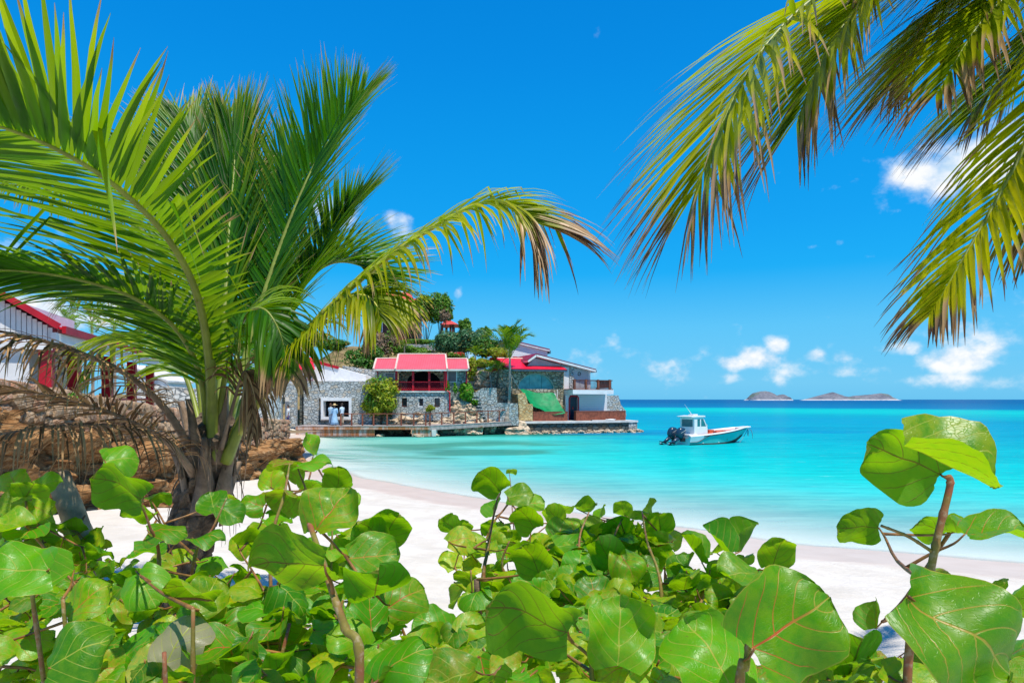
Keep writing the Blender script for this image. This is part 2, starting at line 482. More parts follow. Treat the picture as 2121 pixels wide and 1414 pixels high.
wrk = t.math('MULTIPLY', t.ramp(t.math('ABSOLUTE', t.math('SUBTRACT', t.math('ADD', s3[0], t.math('MULTIPLY', n1, .05)), .31)), .035, .0), t.ramp(t.noise(24.0, 4, .75, pos), .56, .64))
dry = t.mix(t.math('MULTIPLY', wrk, .55), dry, (.30, .21, .13))
wet = t.mix(t.ramp(n1, 0.3, 0.7), (0.60, 0.485, 0.40), (0.65, 0.54, 0.455))
wf = t.math('SUBTRACT', 1.0, t.ramp(t.math('ADD', s3[0], t.math('MULTIPLY', n1, 0.06)), 0.24, 0.31))
col = t.mix(wf, dry, wet)
under = t.ramp(s3[1], 0.001, 0.05)
col = t.mix(under, col, (0.80, 0.77, 0.70))
bmp = t.bump(t.math('ADD', t.math('MULTIPLY', n3, 1.0), t.math('MULTIPLY', n2, 0.15)), t.math('SUBTRACT', 0.55, t.math('MULTIPLY', wf, 0.5)), 0.05)
rg = t.math('SUBTRACT', 0.9, t.math('MULTIPLY', wf, 0.45))
M['sand'] = t.finish(t.bsdf(col, rg, bmp, 0.3))
cols = np.stack([np.clip(gs / 10, 0, 1), np.clip(-gs / 10, 0, 1), gs * 0, gs * 0 + 1], -1)
o = link('beach', mesh('beach', np.stack([gx.ravel(), gy.ravel(), gz], -1), grid_faces(len(ys), len(xs)), M['sand'], True, cols))
tag(o, 'white sand beach sloping down to the turquoise water', None, None, 'structure')

# sea: one sheet to the horizon, coloured by how deep the water stands over the sand
ry = np.concatenate([np.linspace(-140, 6, 14), np.arange(7, 26, 0.22), np.arange(26, 60, 0.35), 60 * np.exp(np.linspace(0.01, math.log(60000 / 60), 150))])
tt = np.concatenate([np.linspace(-1, -0.42, 20), np.linspace(-0.40, 0.40, 230), np.linspace(0.42, 1, 24)])
wx = np.outer(np.maximum(ry, 0) * 2.6 + 40, tt); wy = np.repeat(ry[:, None], len(tt), 1)
x, y = wx.ravel(), wy.ravel()
q = -shore_dist(x, y)
BEACH = LAND[:12]
qb = np.full(x.shape, 1e9)
for a, b in zip(BEACH[:-1], BEACH[1:]):
    e = b - a; tt_ = np.clip(((x - a[0]) * e[0] + (y - a[1]) * e[1]) / (e @ e), 0, 1)
    qb = np.minimum(qb, np.hypot(x - a[0] - tt_ * e[0], y - a[1] - tt_ * e[1]))
qb = np.where(q > 0, qb, q)
STOPS = [(-3, (0.7000, 0.800, 0.720), 0.0), (0, (0.5600, 0.800, 0.750), 0.05), (1.2, (0.5000, 0.800, 0.760), 0.22), (2.5, (0.4000, 0.780, 0.750), 0.42), (5, (0.2000, 0.727, 0.665), 0.66), (9, (0.0500, 0.626, 0.589), 0.90), (14, (0.0064, 0.544, 0.503), 0.97),
         (20, (0.0016, 0.492, 0.486), 1), (30, (0.0008, 0.413, 0.458), 1), (48, (0.0008, 0.325, 0.437), 1), (80, (0.0008, 0.291, 0.433), 1), (120, (0.0008, 0.374, 0.429), 1), (150, (0.0012, 0.487, 0.462), 1), (195, (0.0008, 0.452, 0.462), 1),
         (230, (0.0006, 0.174, 0.358), 1), (330, (0.0005, 0.148, 0.324), 1), (700, (0.0004, 0.109, 0.281), 1), (60000, (0.0004, 0.100, 0.264), 1)]
qs = [k[0] for k in STOPS]
qw = qb + (fbm(x * 0.05, y * 0.10, 21) - 0.5) * np.clip(qb * 0.35, 0, 22)
rgb = np.stack([np.interp(qw, qs, [k[1][i] for k in STOPS]) for i in range(3)], -1)
op = np.interp(qw, qs, [k[2] for k in STOPS])
near = (y < 230)
# darker weed and reef by jetty and quay; behind the boat, painted cloud shadow
w1 = np.exp(-(((x + 4.5) / 7.5) ** 2 + ((y - 40.5) / 8.0) ** 2))
g1 = np.clip((fbm(x * 0.16, y * 0.42, 31) + 0.32 * w1 - 0.62) * 6, 0, 1) * (w1 > 0.08) * np.clip(w1 * 3, 0, 1)
w2 = np.exp(-(((x - 2.0) / 12.0) ** 2 + ((y - 58 - 0.2 * x) / 2.6) ** 2))
g2 = np.clip(w2 * 1.5 * (0.4 + fbm(x * 0.4, y * 0.6, 41)), 0, 1)
w3 = np.exp(-(((x - 14) / 16.0) ** 2 + ((y - 66) / 13.0) ** 2))
g3 = np.clip((fbm(x * 0.09, y * 0.16, 51) + 0.35 * w3 - 0.62) * 5, 0, 1) * np.clip(w3 * 2, 0, 1)
w4 = np.exp(-(((x + 8) / 10.0) ** 2 + ((y - 47) / 11.0) ** 2))
rgb = rgb * (1 - w4[:, None] * 0.8) + np.array((0.20, 0.60, 0.44)) * w4[:, None] * 0.8
for g, c, k in ((g1, (0.05, 0.27, 0.19), 0.8), (g2, (0.02, 0.16, 0.11), 0.85), (g3, (0.001, 0.22, 0.44), 0.75)):
    f = (g * k)[:, None]; rgb = rgb * (1 - f) + np.array(c) * f; op = np.maximum(op, g * k * (q > 0.4))
foam = np.exp(-((qb - 0.22 - 0.25 * (fbm(x * .9, y * .9, 71) - .5)) / 0.10) ** 2) * np.clip((fbm(x * 1.3, y * 1.3, 77) - .38) * 4, 0, 1) * (q > -.4)
rgb = rgb * (1 - foam[:, None] * .8) + np.array((.80, .82, .80)) * foam[:, None] * .8; op = np.maximum(op, foam * .55)
t = NT('clear_lagoon_water')
vc = t.node('ShaderNodeVertexColor', layer_name='Col')
pos = t.geo('Position')
mp = t.node('ShaderNodeMapping', {'Vector': pos, 'Scale': (0.55, 1.0, 1.0)}).outputs[0]
h = t.math('ADD', t.noise(2.6, 4, 0.6, mp), t.math('MULTIPLY', t.noise(0.5, 3, 0.5, mp), 2.2))
nb = t.bump(h, 0.6, 0.12)
mp2 = t.node('ShaderNodeMapping', {'Vector': pos, 'Scale': (0.22, 1.0, 1.0)}).outputs[0]
rip = t.ramp(t.math('ADD', t.math('MULTIPLY', t.noise(1.5, 6, 0.72, mp2), .65), t.math('MULTIPLY', t.noise(0.16, 5, 0.6, mp2), .35)), 0.42, 0.60)
colw = t.mix(t.math('MULTIPLY', rip, 0.62), vc.outputs[0], t.mix(0.5, vc.outputs[0], (0.0, 0.30, 0.5), 'MULTIPLY'))  # ripple shading put into the water colour as darker streaks
spk = t.math('MULTIPLY', t.ramp(t.noise(3.2, 5, 0.75, mp2), 0.60, 0.70), .16)  # pale flecks paint wave glints into the colour
colw = t.mix(spk, colw, (.80, .92, .92))
body = t.node('ShaderNodeBsdfDiffuse', {'Color': colw, 'Normal': nb})
tr = t.node('ShaderNodeBsdfTransparent', {'Color': (0.955, 0.995, 0.985, 1)})
b2 = t.node('ShaderNodeMixShader', {0: vc.outputs[1], 1: tr.outputs[0], 2: body.outputs[0]})
gl = t.node('ShaderNodeBsdfGlossy', {'Roughness': 0.12, 'Normal': nb})
fr = t.math('MINIMUM', t.node('ShaderNodeFresnel', {'IOR': 1.33, 'Normal': nb}).outputs[0], 0.11)
M['water'] = t.finish(t.node('ShaderNodeMixShader', {0: fr, 1: b2.outputs[0], 2: gl.outputs[0]}))
o = link('sea', mesh('sea', np.stack([x, y, np.zeros_like(x)], -1), grid_faces(len(ry), len(tt)), M['water'], True, np.concatenate([rgb, op[:, None]], -1)))
tag(o, 'calm turquoise sea, clear over sand and deep blue at the horizon', None, None, 'structure')

# ------------------------------------------------------------------ islands on the horizon
t = NT('dry_hazed_island_slopes'); pos = t.geo('Position')
sx = t.node('ShaderNodeSeparateXYZ', {0: pos}).outputs
a1 = t.noise(0.028, 8, 0.66, pos); a2 = t.noise(0.09, 6, 0.7, pos)
col = t.mix(t.ramp(a1, 0.35, 0.65), (0.15, 0.165, 0.205), (0.27, 0.275, 0.31))  # blue-grey slope colours have the distance haze mixed in
col = t.mix(t.ramp(a2, 0.5, 0.75), col, (0.12, 0.14, 0.17))
col = t.mix(t.math('MULTIPLY', t.ramp(t.noise(0.012, 4, 0.6, pos), 0.55, 0.66), 0.7), col, (0.13, 0.22, 0.13))
col = t.mix(t.ramp(sx[2], 5.0, 2.5), col, (0.62, 0.62, 0.64))
M['island'] = t.finish(t.bsdf(col, 0.95, t.bump(t.math('ADD', a1, a2), 1.0, 9.0), 0.1))
def island(prof, d, depth, label):
    px = np.array([p[0] for p in prof], float); hh = np.array([HY - p[1] for p in prof], float) / F * d
    n, m = 90, 26
    X = np.interp(np.linspace(0, 1, n), np.linspace(0, 1, len(px)), (px - CX) / F * d)
    Hh = np.interp(X, (px - CX) / F * d, hh)
    vs = []
    for j in range(m):
        v = j / (m - 1) * 2 - 1
        for i in range(n):
            k = max(0.0, 1 - abs(v) ** 1.6)
            nn = mnoise.fractal(Vector((X[i] * 0.02, v * 2.1 + d * .01, 1.7)), 1.0, 2.0, 5)
            z = Hh[i] * (k ** 0.8) * (1 + 0.30 * nn * (1 - k) * 2) + 2.5 * nn * k
            vs.append((X[i] + 8 * nn, d + v * depth * (0.35 + 0.65 * min(1, Hh[i] / hh.max())), max(z, -2 if k < .02 else -1)))
    o = link('island', mesh('island', vs, grid_faces(m, n), M['island'], False))
    return tag(o, label, None, None, 'structure')
island([(1546, 828), (1552, 820), (1560, 812), (1575, 808.5), (1585, 808), (1597, 811), (1607, 817), (1617, 815), (1625, 818), (1639, 828)], 2300, 60, 'steep grey rock island at the left on the horizon')
island([(1657, 828), (1672, 824), (1690, 819), (1712, 813), (1725, 810), (1738, 814), (1755, 820), (1775, 817), (1790, 816), (1805, 814.5), (1825, 812), (1838, 815), (1848, 821), (1864, 828)], 2450, 80, 'long low grey island with two humps on the horizon')

# ------------------------------------------------------------------ hill and terrace behind the shore
def sstep(x, a, b):
    k = np.clip((x - a) / (b - a), 0, 1); return k * k * (3 - 2 * k)
def hill_z(x, y):
    x = np.asarray(x, float); y = np.asarray(y, float)
    main = 8.6 * sstep(y, 60, 79) * sstep(-x, -1.5, 9) * (1 - .72 * sstep(-x, 18, 30))
    z = np.maximum(main, 2.6 * sstep(y, 66, 74)) + 0.6
    qv = -(x - .61) * .309 + (y - 59.5) * .951; qu = (x - .61) * .951 + (y - 59.5) * .309
    z = z - 4.0 * sstep(qu, -1.2, 0.2) * (1 - sstep(qv, 8.2, 9.2)) - 0.8 * (1 - sstep(y, 58.5, 60))
    return z + (fbm(x * 0.25, y * 0.25, 61) - 0.5) * 1.5 * sstep(y, 59, 66)
hx, hy = np.meshgrid(np.linspace(-120, 9.5, 160), np.concatenate([np.linspace(58.2, 90, 60), np.linspace(92, 190, 24)]))
hz = hill_z(hx, hy)
keep = hz - 6 * sstep(hx - (hy - 60) * -0.1, 6.5, 9.5) - 10 * sstep(hy, 100, 170) * sstep(hx, -60, 0)
M['hill'] = rocky('scrubby_hillside', (0.20, 0.15, 0.07), (0.36, 0.26, 0.13), (0.09, 0.13, 0.03), 0.35, 0.2)
o = link('hill', mesh('hill', np.stack([hx.ravel(), hy.ravel(), keep.ravel()], -1), grid_faces(*hx.shape), M['hill'], True))
tag(o, 'scrubby hillside rising behind the waterfront houses', None, None, 'structure')
# level ground behind the beach wall
tx, ty = np.meshgrid(np.linspace(-120, -8.95, 60), np.linspace(-4, 38, 60))
tx = tx - 1.6 * sstep(ty, 27, 38) * (tx > -40)
tz = 2.1 + 0.10 * np.sin(tx * 0.7) * np.cos(ty * .5) - 0.75 * sstep(ty, 16, 36)
o = link('terrace_ground', mesh('terrace_ground', np.stack([tx.ravel(), ty.ravel(), tz.ravel()], -1), grid_faces(*tx.shape), M['soil'], True))
tag(o, 'dry ground of the terrace behind the beach wall', None, None, 'structure')

# ------------------------------------------------------------------ rocks
def rock_mesh(name, seed, mat, sub=2, boxy=0.6, rough=0.28, freq=1.3):
    bm = bmesh.new(); bmesh.ops.create_icosphere(bm, subdivisions=sub, radius=1.0)
    off = Vector((seed * 7.3, seed * 3.1, seed * 1.7))
    for v in bm.verts:
        c = v.co.normalized(); m = max(abs(c.x), abs(c.y), abs(c.z))
        c = c.lerp(c / m * 0.86, boxy)
        n = mnoise.fractal(c * freq + off, 1.0, 2.0, 4)
        s = mnoise.noise(Vector((c.x * .6, c.y * .6, c.z * 3.2)) + off)
        v.co = c * (1 + rough * n + rough * 0.5 * s)
    me = bpy.data.meshes.new(name); bm.to_mesh(me); bm.free()
    me.materials.append(mat)
    return me
def boulder(me, c, size, label, rz=0.0, group=None):
    o = link('boulder', me, None, Matrix.Translation(c) @ Matrix.Rotation(rz, 4, 'Z') @ Matrix.Diagonal((*size, 1)))
    return tag(o, label, 'boulder', group, 'thing')

# ------------------------------------------------------------------ beach wall of mortared stones on a natural ledge
t = NT('red_brown_wall_stone'); pos = t.geo('Position')
rn = t.node('ShaderNodeObjectInfo').outputs['Random']
c = t.mix(rn, (0.22, 0.125, 0.065), (0.40, 0.27, 0.16))
c = t.mix(t.ramp(t.math('FRACT', t.math('MULTIPLY', rn, 7.31)), 0.5, 0.95), c, (0.34, 0.17, 0.10))
nn = t.noise(16.0, 6, 0.68, pos)
c = t.mix(t.ramp(nn, 0.42, 0.70), c, (0.46, 0.35, 0.25)); c = t.mix(t.math('MULTIPLY', t.ramp(t.noise(7, 5, .6, pos), .55, .75), .6), c, (0.10, 0.075, 0.055))
M['wallstone'] = t.finish(t.bsdf(c, 0.9, t.bump(nn, 0.8, 0.03), 0.2))
M['mortar'] = plain('old_brown_mortar', (0.17, 0.13, 0.095), 0.95, 0.2, 8, 0.5)
WX = -8.6
def wall_top(y): return float(np.interp(y, [8, 11.5, 15, 18.4, 22, 27, 33, 37], [3.62, 3.34, 2.98, 2.66, 2.42, 2.17, 1.95, 1.85]))
def wall_foot(y): return float(np.interp(y, [8, 11.5, 15, 18.4, 22, 27, 33, 37], [2.98, 2.72, 2.22, 1.85, 1.6, 1.35, 1.1, 0.95]))
def wall_x(y): return float(np.interp(y, [8, 18, 27, 37], [WX - 0.1, WX, WX - 0.15, WX - 1.5]))
bw = thing('beach_wall', (WX, 20, 1.9), 'brown stone wall on the rock ledge behind the palm trunk', 'wall')
rows = np.linspace(8, 27, 45)
vs, fs = [], []
for yy in rows:
    zt, zb, xw = wall_top(yy) - 0.05, wall_foot(yy) - 0.5, wall_x(yy)
    vs += [(xw - 0.06, yy, zb), (xw - 0.06, yy, zt), (xw - 0.52, yy, zt), (xw - 0.52, yy, zb)]
for i in range(len(rows) - 1):
    for k in range(3): fs.append((i * 4 + k, i * 4 + k + 1, i * 4 + k + 5, i * 4 + k + 4))
link('mortar_core', mesh('mortar_core', vs, fs, M['mortar']), bw)
R = random.Random(5)
stones = [rock_mesh('stone', k, M['wallstone'], 2, 0.72, 0.20, 1.2) for k in range(9)]
cnt = 0
def put_stone(yy, zz, w, hgt, dx=0.0, th=0.17):
    global cnt
    m = Matrix.Translation((wall_x(yy) - 0.02 + dx, yy, zz)) @ Matrix.Rotation(R.uniform(-.14, .14), 4, 'X') @ Matrix.Diagonal((th * R.uniform(.75, 1.15), w * .60, hgt * .60, 1)) @ Matrix.Rotation(R.choice((0, math.pi / 2, math.pi)), 4, 'Z')
    link('stone', stones[R.randrange(9)], bw, m); cnt += 1
yy = 9.2
while yy < 26.6 and cnt < 298:
    w = R.uniform(0.20, 0.38)
    zb, zt = wall_foot(yy) - 0.1, wall_top(yy)
    z = zb + R.uniform(-.06, .05)
    while z < zt - 0.10:
        hgt = min(R.uniform(0.17, 0.32), zt - z)
        if zt - (z + hgt) < 0.12: hgt = zt - z
        put_stone(yy + w / 2 + R.uniform(-.03, .03), z + hgt / 2, w * R.uniform(.92, 1.06), hgt)
        z += hgt
    yy += w
# natural ledge below the wall
vs = []; ny, npf = 280, 36
yl = np.linspace(7.5, 28, ny)
for i, yy in enumerate(yl):
    zt = wall_foot(yy) + 0.06; xw = wall_x(yy); bul = 0.16 + 0.14 * math.sin(yy * 0.9)
    zs = float(sand_z(xw + 1.6, yy)[0][0]) - 0.25
    prof = [(-0.6, zt), (0.02, zt), (0.15 + bul * .3, zt - .10), (0.26 + bul * .8, zt - .34), (0.22 + bul, zt - .6 * (zt - zs)), (0.34 + bul, zs + .28), (0.62 + bul, zs)]
    arc = np.linspace(0, len(prof) - 1, npf)
    for k, a_ in enumerate(arc):
        X = float(np.interp(a_, range(len(prof)), [p_[0] for p_ in prof])); Z = float(np.interp(a_, range(len(prof)), [p_[1] for p_ in prof]))
        pv = Vector((X * 1.1, yy * 1.0, Z * 2.4))
        n1_ = mnoise.fractal(pv * 1.1, 0.9, 2.0, 6); n2_ = mnoise.noise(Vector((yy * .5, Z * 5.5, 2.2)))
        amt = min(1, k / 4)
        n3_ = abs(mnoise.noise(pv * 1.15 + Vector((3, 1, 5)))) ** .8
        vs.append((xw + X + amt * (0.24 * n1_ + 0.24 * n2_ - .55 * n3_ + .14), yy + amt * 0.14 * n2_, Z + amt * (0.10 * n1_ + .06 * n2_)))
o = link('rock_ledge', mesh('rock_ledge', vs, grid_faces(ny, npf), M['rockorange'], False))
tag(o, 'orange brown natural rock ledge at the foot of the beach wall', 'rock', None, 'thing')
lo = [rock_mesh('boulder', 20 + k, M['rockorange'], 3, 0.35, 0.30) for k in range(4)]
for k, (px, py, s, lab) in enumerate([(262, 1022, .20, 'knobbly orange rock on the sand left of the palm trunk'), (352, 1012, .17, 'small orange rock on sand close to the palm trunk'),
                                      (306, 1016, .13, 'smallest orange rock at the ledge foot near the sand'), (212, 1008, .3, 'broad orange rock under the dead brown frond'),
                                      (626, 985, .30, 'brown rock half buried where the beach meets the jetty wall')]):
    d = 14.2 if k < 4 else 27
    c = P(px, py, d); c.z = float(sand_z(c.x, c.y)[0][0]) + s * .25
    boulder(lo[k % 4], c, (s * 1.5, s * 1.3, s), lab, k * 1.3)

# ------------------------------------------------------------------ buildings
def window(fr, parent, px0, px1, py0, py1, v, fm, gm, t=0.08, bar=0.06, mull=0, depth=0.12):
    u0, u1 = fr.u(px0, v), fr.u(px1, v); pm = (px0 + px1) / 2; z0, z1 = fr.z(pm, py1, v), fr.z(pm, py0, v)
    m = MB()
    m.box(fr, u0, u0 + bar, v - t, v + .02, z0, z1).box(fr, u1 - bar, u1, v - t, v + .02, z0, z1)
    m.box(fr, u0 + bar, u1 - bar, v - t, v + .02, z1 - bar, z1).box(fr, u0 + bar, u1 - bar, v - t, v + .02, z0, z0 + bar)
    for k in range(mull):
        uc = u0 + (u1 - u0) * (k + 1) / (mull + 1)
        m.box(fr, uc - bar * .4, uc + bar * .4, v - t * .8, v + .015, z0 + bar, z1 - bar)
    w = m.build('window', fm, parent)
    MB().box(fr, u0 + bar * .5, u1 - bar * .5, v - t * .35, v + .01, z0 + bar * .5, z1 - bar * .5).build('pane', gm, w)
    return w
def wall_open(fr, u0, u1, z0, z1, v0, v1, holes):
    """a wall with rectangular openings cut right through it"""
    m = MB(); us = sorted({u0, u1, *[h[0] for h in holes], *[h[1] for h in holes]}); zs = sorted({z0, z1, *[h[2] for h in holes], *[h[3] for h in holes]})
    for i in range(len(us) - 1):
        for j in range(len(zs) - 1):
            uc, zc = (us[i] + us[i + 1]) / 2, (zs[j] + zs[j + 1]) / 2
            if not any(h[0] < uc < h[1] and h[2] < zc < h[3] for h in holes):
                m.box(fr, us[i], us[i + 1], v0, v1, zs[j], zs[j + 1])
    return m

# ---- promontory frame: quay, arched house, white house
Q = Frame(0.61, 59.5, 18.0)
qz = Q.z(1080, 873)
qu1 = Q.u(1320)
quay = thing('quay', Q.p(qu1 / 2, 0, 0), 'dark stone quay with a pale concrete top beside the sea', 'quay')
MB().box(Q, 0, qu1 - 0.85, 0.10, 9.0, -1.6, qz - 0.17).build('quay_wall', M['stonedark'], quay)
MB().box(Q, qu1 - 0.85, qu1, 0.02, 9.0, -1.6, qz - 0.17).build('end_block', M['stonegrey'], quay)
MB().box(Q, -0.05, qu1 + 0.06, -0.05, 9.1, qz - 0.17, qz).build('coping_slab', M['concrete'], quay)
m = MB(); R = random.Random(3)
rk = rock_mesh('rk', 3, M['rocktan'], 1, .4, .3)
rv = [v.co.copy() for v in rk.vertices]; rf = [tuple(p.vertices) for p in rk.polygons]
for k in range(230):
    u = R.uniform(0.1, qu1 + .4); s = R.uniform(.08, .2)
    c = Q.p(u, -0.25 - abs(R.gauss(0, .25)) * (1 if u < qu1 - .3 else .4), R.uniform(-.12, .20))
    rz = R.uniform(0, 6.3)
    m.add([c + Matrix.Rotation(rz, 3, 'Z') @ Vector((v.x * s * 1.5, v.y * s, v.z * s * .8)) for v in rv], rf)
o = m.build('rubble', M['rocktan'], None, False)
tag(o, 'loose tan rubble washed up along the foot of the dark quay', 'rubble', None, 'stuff')
bl = [rock_mesh('boulder', 40 + k, M['rocktan'], 3, 0.45, 0.32, 1.5) for k in range(5)]
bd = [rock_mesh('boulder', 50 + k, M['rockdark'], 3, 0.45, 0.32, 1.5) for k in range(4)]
boulder(bl[0], Q.p(-0.3, -0.2, 0.15), (1.1, .8, .55), 'tan boulder in the water at the left foot of the quay')
boulder(bl[1], Q.p(0.15, 0.1, 0.55), (.6, .5, .6), 'upright golden rock under the quay left corner')

# arched stone house
A = thing('arched_stone_house', Q.p(3, 5, qz), 'stone house with bright red roof and big arched blue shutter', 'house')
V = 3.0
u0, u1 = Q.u(1057, V), Q.u(1168, V)
z1 = Q.z(1110, 764, V); zs_ = Q.z(1110, 805.5, V); za = Q.z(1110, 773, V)
ua, ub = Q.u(1072, V), Q.u(1147.5, V)
arc = [(ua + (ub - ua) * (0.5 - 0.5 * math.cos(math.pi * k / 20)), zs_ + (za - zs_) * math.sin(math.pi * k / 20)) for k in range(21)]
m = MB().prism(Q, [(u0, zs_)] + arc + [(u1, zs_), (u1, z1), (u0, z1)], V, V + .4)
m.box(Q, u0, u1, V, V + .4, qz, zs_)
m.box(Q, u0, u0 + .4, V + .4, V + 4.2, qz, z1).box(Q, u1 - .4, u1, V + .4, V + 4.2, qz, z1)
m.build('wall', M['stonetan'], A)
sh = [plain('blue_green_shutter_paint', (0.16, 0.40, 0.42), 0.5, 0.15, 2, .1, .4, (0.30, 0.42, 0.36)), None]
for k in range(3):
    f0, f1 = k / 3, (k + 1) / 3
    pts = [(ua + (ub - ua) * f, zs_ + (za - zs_) * math.sqrt(max(0, 1 - (2 * f - 1) ** 2))) for f in np.linspace(f0 + .004, f1 - .004, 9)]
    MB().prism(Q, [(pts[0][0], zs_)] + pts + [(pts[-1][0], zs_)], V + .16 + .02 * (k == 1), V + .24).build('shutter', sh[0], A)
m = MB(); ring = [(ua - .0 + (ub - ua) * (0.5 - 0.5 * math.cos(math.pi * k / 20)), zs_ + (za - zs_) * math.sin(math.pi * k / 20)) for k in range(21)]
inn = [((u - (ua + ub) / 2) * .965 + (ua + ub) / 2, (z - zs_) * .95 + zs_) for u, z in ring]
m.prism(Q, ring + inn[::-1], V - .03, V + .12).build('arch_trim', M['stonetan'] if False else plain('pale_green_trim', (0.42, 0.46, 0.36), .6, .1, 3, .1), A)
rz0 = z1 - .02; rz1 = Q.z(1085, 743, V + 2.6)
e0, e1 = Q.u(1055, V - .55), Q.u(1174.5, V - .55)
r0, r1 = Q.u(1030, V + 2.6), Q.u(1138.5, V + 2.6)
roof = MB().slab([Q.p(e0, V - .55, rz0), Q.p(e1, V - .55, rz0), Q.p(r1, V + 2.6, rz1), Q.p(r0, V + 2.6, rz1)], .10)
roof.slab([Q.p(r0, V + 2.6, rz1), Q.p(r1, V + 2.6, rz1), Q.p(e1, V + 5.5, rz0), Q.p(e0, V + 5.5, rz0)], .10)
ro = roof.build('roof', M['roofred'], A)
MB().tube([Q.p(r0, V + 2.58, rz1 + .02), Q.p(r1, V + 2.58, rz1 + .02)], .07).build('ridge_cap', M['ridge'], ro)
MB().box(Q, e0, e1, V - .63, V - .52, rz0 - .22, rz0 - .07).build('gutter', plain('dark_blue_gutter', (.05, .09, .13), .4), ro)
MB().tube([Q.p(e0 - .02, V - .58, rz0 - .03), Q.p(r0 - .02, V + 2.6, rz1 - .03)], .09, 6).build('barge_board', M['red'], ro)
# stone infill under the right verge and the left pier
MB().box(Q, Q.u(1156, V - .2), u1 + .02, V - .25, V - .003, qz, Q.z(1160, 838, V)).build('pier', M['stonegold'], A)

# white house with balcony
B = thing('white_balcony_house', Q.p(8.5, 5, qz), 'white house with brown balcony and long sloping red edged roof', 'house')
VW = 2.6
wu0, wu1 = u1 + .02, Q.u(1257, VW)
zb = Q.z(1210, 816, VW)
du0, du1 = Q.u(1180, VW), Q.u(1196, VW); dz = Q.z(1188, 821, VW)
wall_open(Q, wu0, wu1, qz, zb, VW, VW + .25, [(du0, du1, qz, dz)]).build('lower_wall', M['siding'], B)
MB().box(Q, wu1 - .25, wu1 - .002, VW + .25, VW + 4, qz, zb).box(Q, wu0, wu1 - .25, VW + 3.7, VW + 4, qz, zb).build('side_wall', M['siding'], B)
dr = MB().box(Q, du0 + .02, du1 - .02, VW + .14, VW + .19, qz + .02, dz - .02).build('door', plain('dark_blue_door', (.012, .025, .05), .35, .1, 2, 0), B)
MB().box(Q, du0 + .34, du0 + .42, VW + .09, VW + .137, qz + 1.0, qz + 1.3).build('handle', M['red'], dr)
m = MB(); m.tube([Q.p(du0 - .05, VW - .05, qz), Q.p(du0 - .05, VW - .05, dz - .15), Q.p(du0 + .08, VW - .05, dz + .05), Q.p(du1 - .05, VW - .05, dz + .05), Q.p(du1 + .07, VW - .05, dz - .1), Q.p(du1 + .07, VW - .05, qz + .1)], .07, 6)
m.build('door_frame', M['red'], B)
bu1 = Q.u(1271, .9); bz0, bz1 = Q.z(1220, 816, .9), Q.z(1220, 807, .9)
MB().box(Q, wu0, bu1, .9, VW + 3.5, bz0, bz1).build('balcony_slab', M['white'], B)
MB().box(Q, wu0, bu1 - .04, .95, VW + 3.4, bz1 + .002, bz1 + .09).build('balcony_deck', M['wood'], B)
rz_ = Q.z(1220, 786.5, 1.0)
ru1 = bu1 - .15
m = MB().box(Q, wu0, ru1, .98, 1.06, rz_ - .09, rz_).box(Q, wu0, ru1, .99, 1.05, bz1 + .16, bz1 + .22)
m.box(Q, ru1, ru1 + .08, .98, 4.5, rz_ - .09, rz_).box(Q, ru1 + .01, ru1 + .07, 1.06, 4.5, bz1 + .16, bz1 + .22)
rail = m.build('balcony_rail', M['darkwood'], B)
for px in (1190, 1214, 1239, 1263):
    uu = Q.u(px, 1.0); MB().box(Q, uu - .09, uu + .09, .93, 1.10, bz1 + .09, rz_ + .04).build('rail_post', M['wood'], B)
m = MB(); uu = wu0 + .07
while uu < ru1:
    m.box(Q, uu - .018, uu + .018, 1.0, 1.036, bz1 + .22, rz_ - .09); uu += .125
vv = 1.2
while vv < 4.4:
    m.box(Q, ru1 + .02, ru1 + .06, vv - .02, vv + .02, bz1 + .22, rz_ - .09); vv += .125
tag(m.build('balusters', M['darkwood'], B), None, None, None, 'stuff')
# upper floor
VU = 3.4
uu1 = Q.u(1222.5, VU); uz1 = Q.z(1200, 763, VU)
uw0, uw1 = Q.u(1172, VU), Q.u(1187, VU)
MB().box(Q, Q.u(1187.5, VU), uu1 - .18, VU, VU + .2, bz1 + .1, uz1).build('upper_wall', M['sidinggrey'], B)
MB().box(Q, uu1 - .18, uu1, VU - .03, VU + 3, bz1 + .1, uz1 + .1).build('corner_board', M['white'], B)
MB().box(Q, wu0, Q.u(1178, VU), VU - .1, VU + .2, bz1 + .1, uz1 + .1).build('white_wall', M['white'], B)
MB().box(Q, Q.u(1178, VU), Q.u(1187.5, VU), VU - .16, VU + .2, bz1 + .1, uz1 + .1).build('stone_strip', M['stonegrey'], B)
c = Q.p(*(Q.u(1200, VU - .05), VU - .05, Q.z(1200, 774, VU)))
m = MB(); m.tube([c + Vector((.13 * math.cos(k * .524), 0, .16 * math.sin(k * .524))) for k in range(13)], .03, 5); m.build('wall_ornament', M['black'], B)
gp = [(1091, 745), (1109, 732), (1233, 764.5)]
def gable(fr, pts, v, depth, thick, parent, over=.25):
    a_, b_, c_ = [fr.uz(x_, y_, v) for x_, y_ in pts]
    m = MB()
    for p_, q_ in ((a_, b_), (b_, c_)):
        m.slab([fr.p(p_[0], v - over, p_[1]), fr.p(q_[0], v - over, q_[1]), fr.p(q_[0], v + depth, q_[1]), fr.p(p_[0], v + depth, p_[1])], .05)
    r_ = m.build('roof', M['darkred'], parent)
    m = MB()
    for p_, q_ in ((a_, b_), (b_, c_)):
        m.slab([fr.p(p_[0], v - over + .02, p_[1] - .07), fr.p(q_[0], v - over + .02, q_[1] - .07), fr.p(q_[0], v + depth - .05, q_[1] - .07), fr.p(p_[0], v + depth - .05, p_[1] - .07)], thick)
    m.build('fascia', M['white'], r_)
    return a_, b_, c_
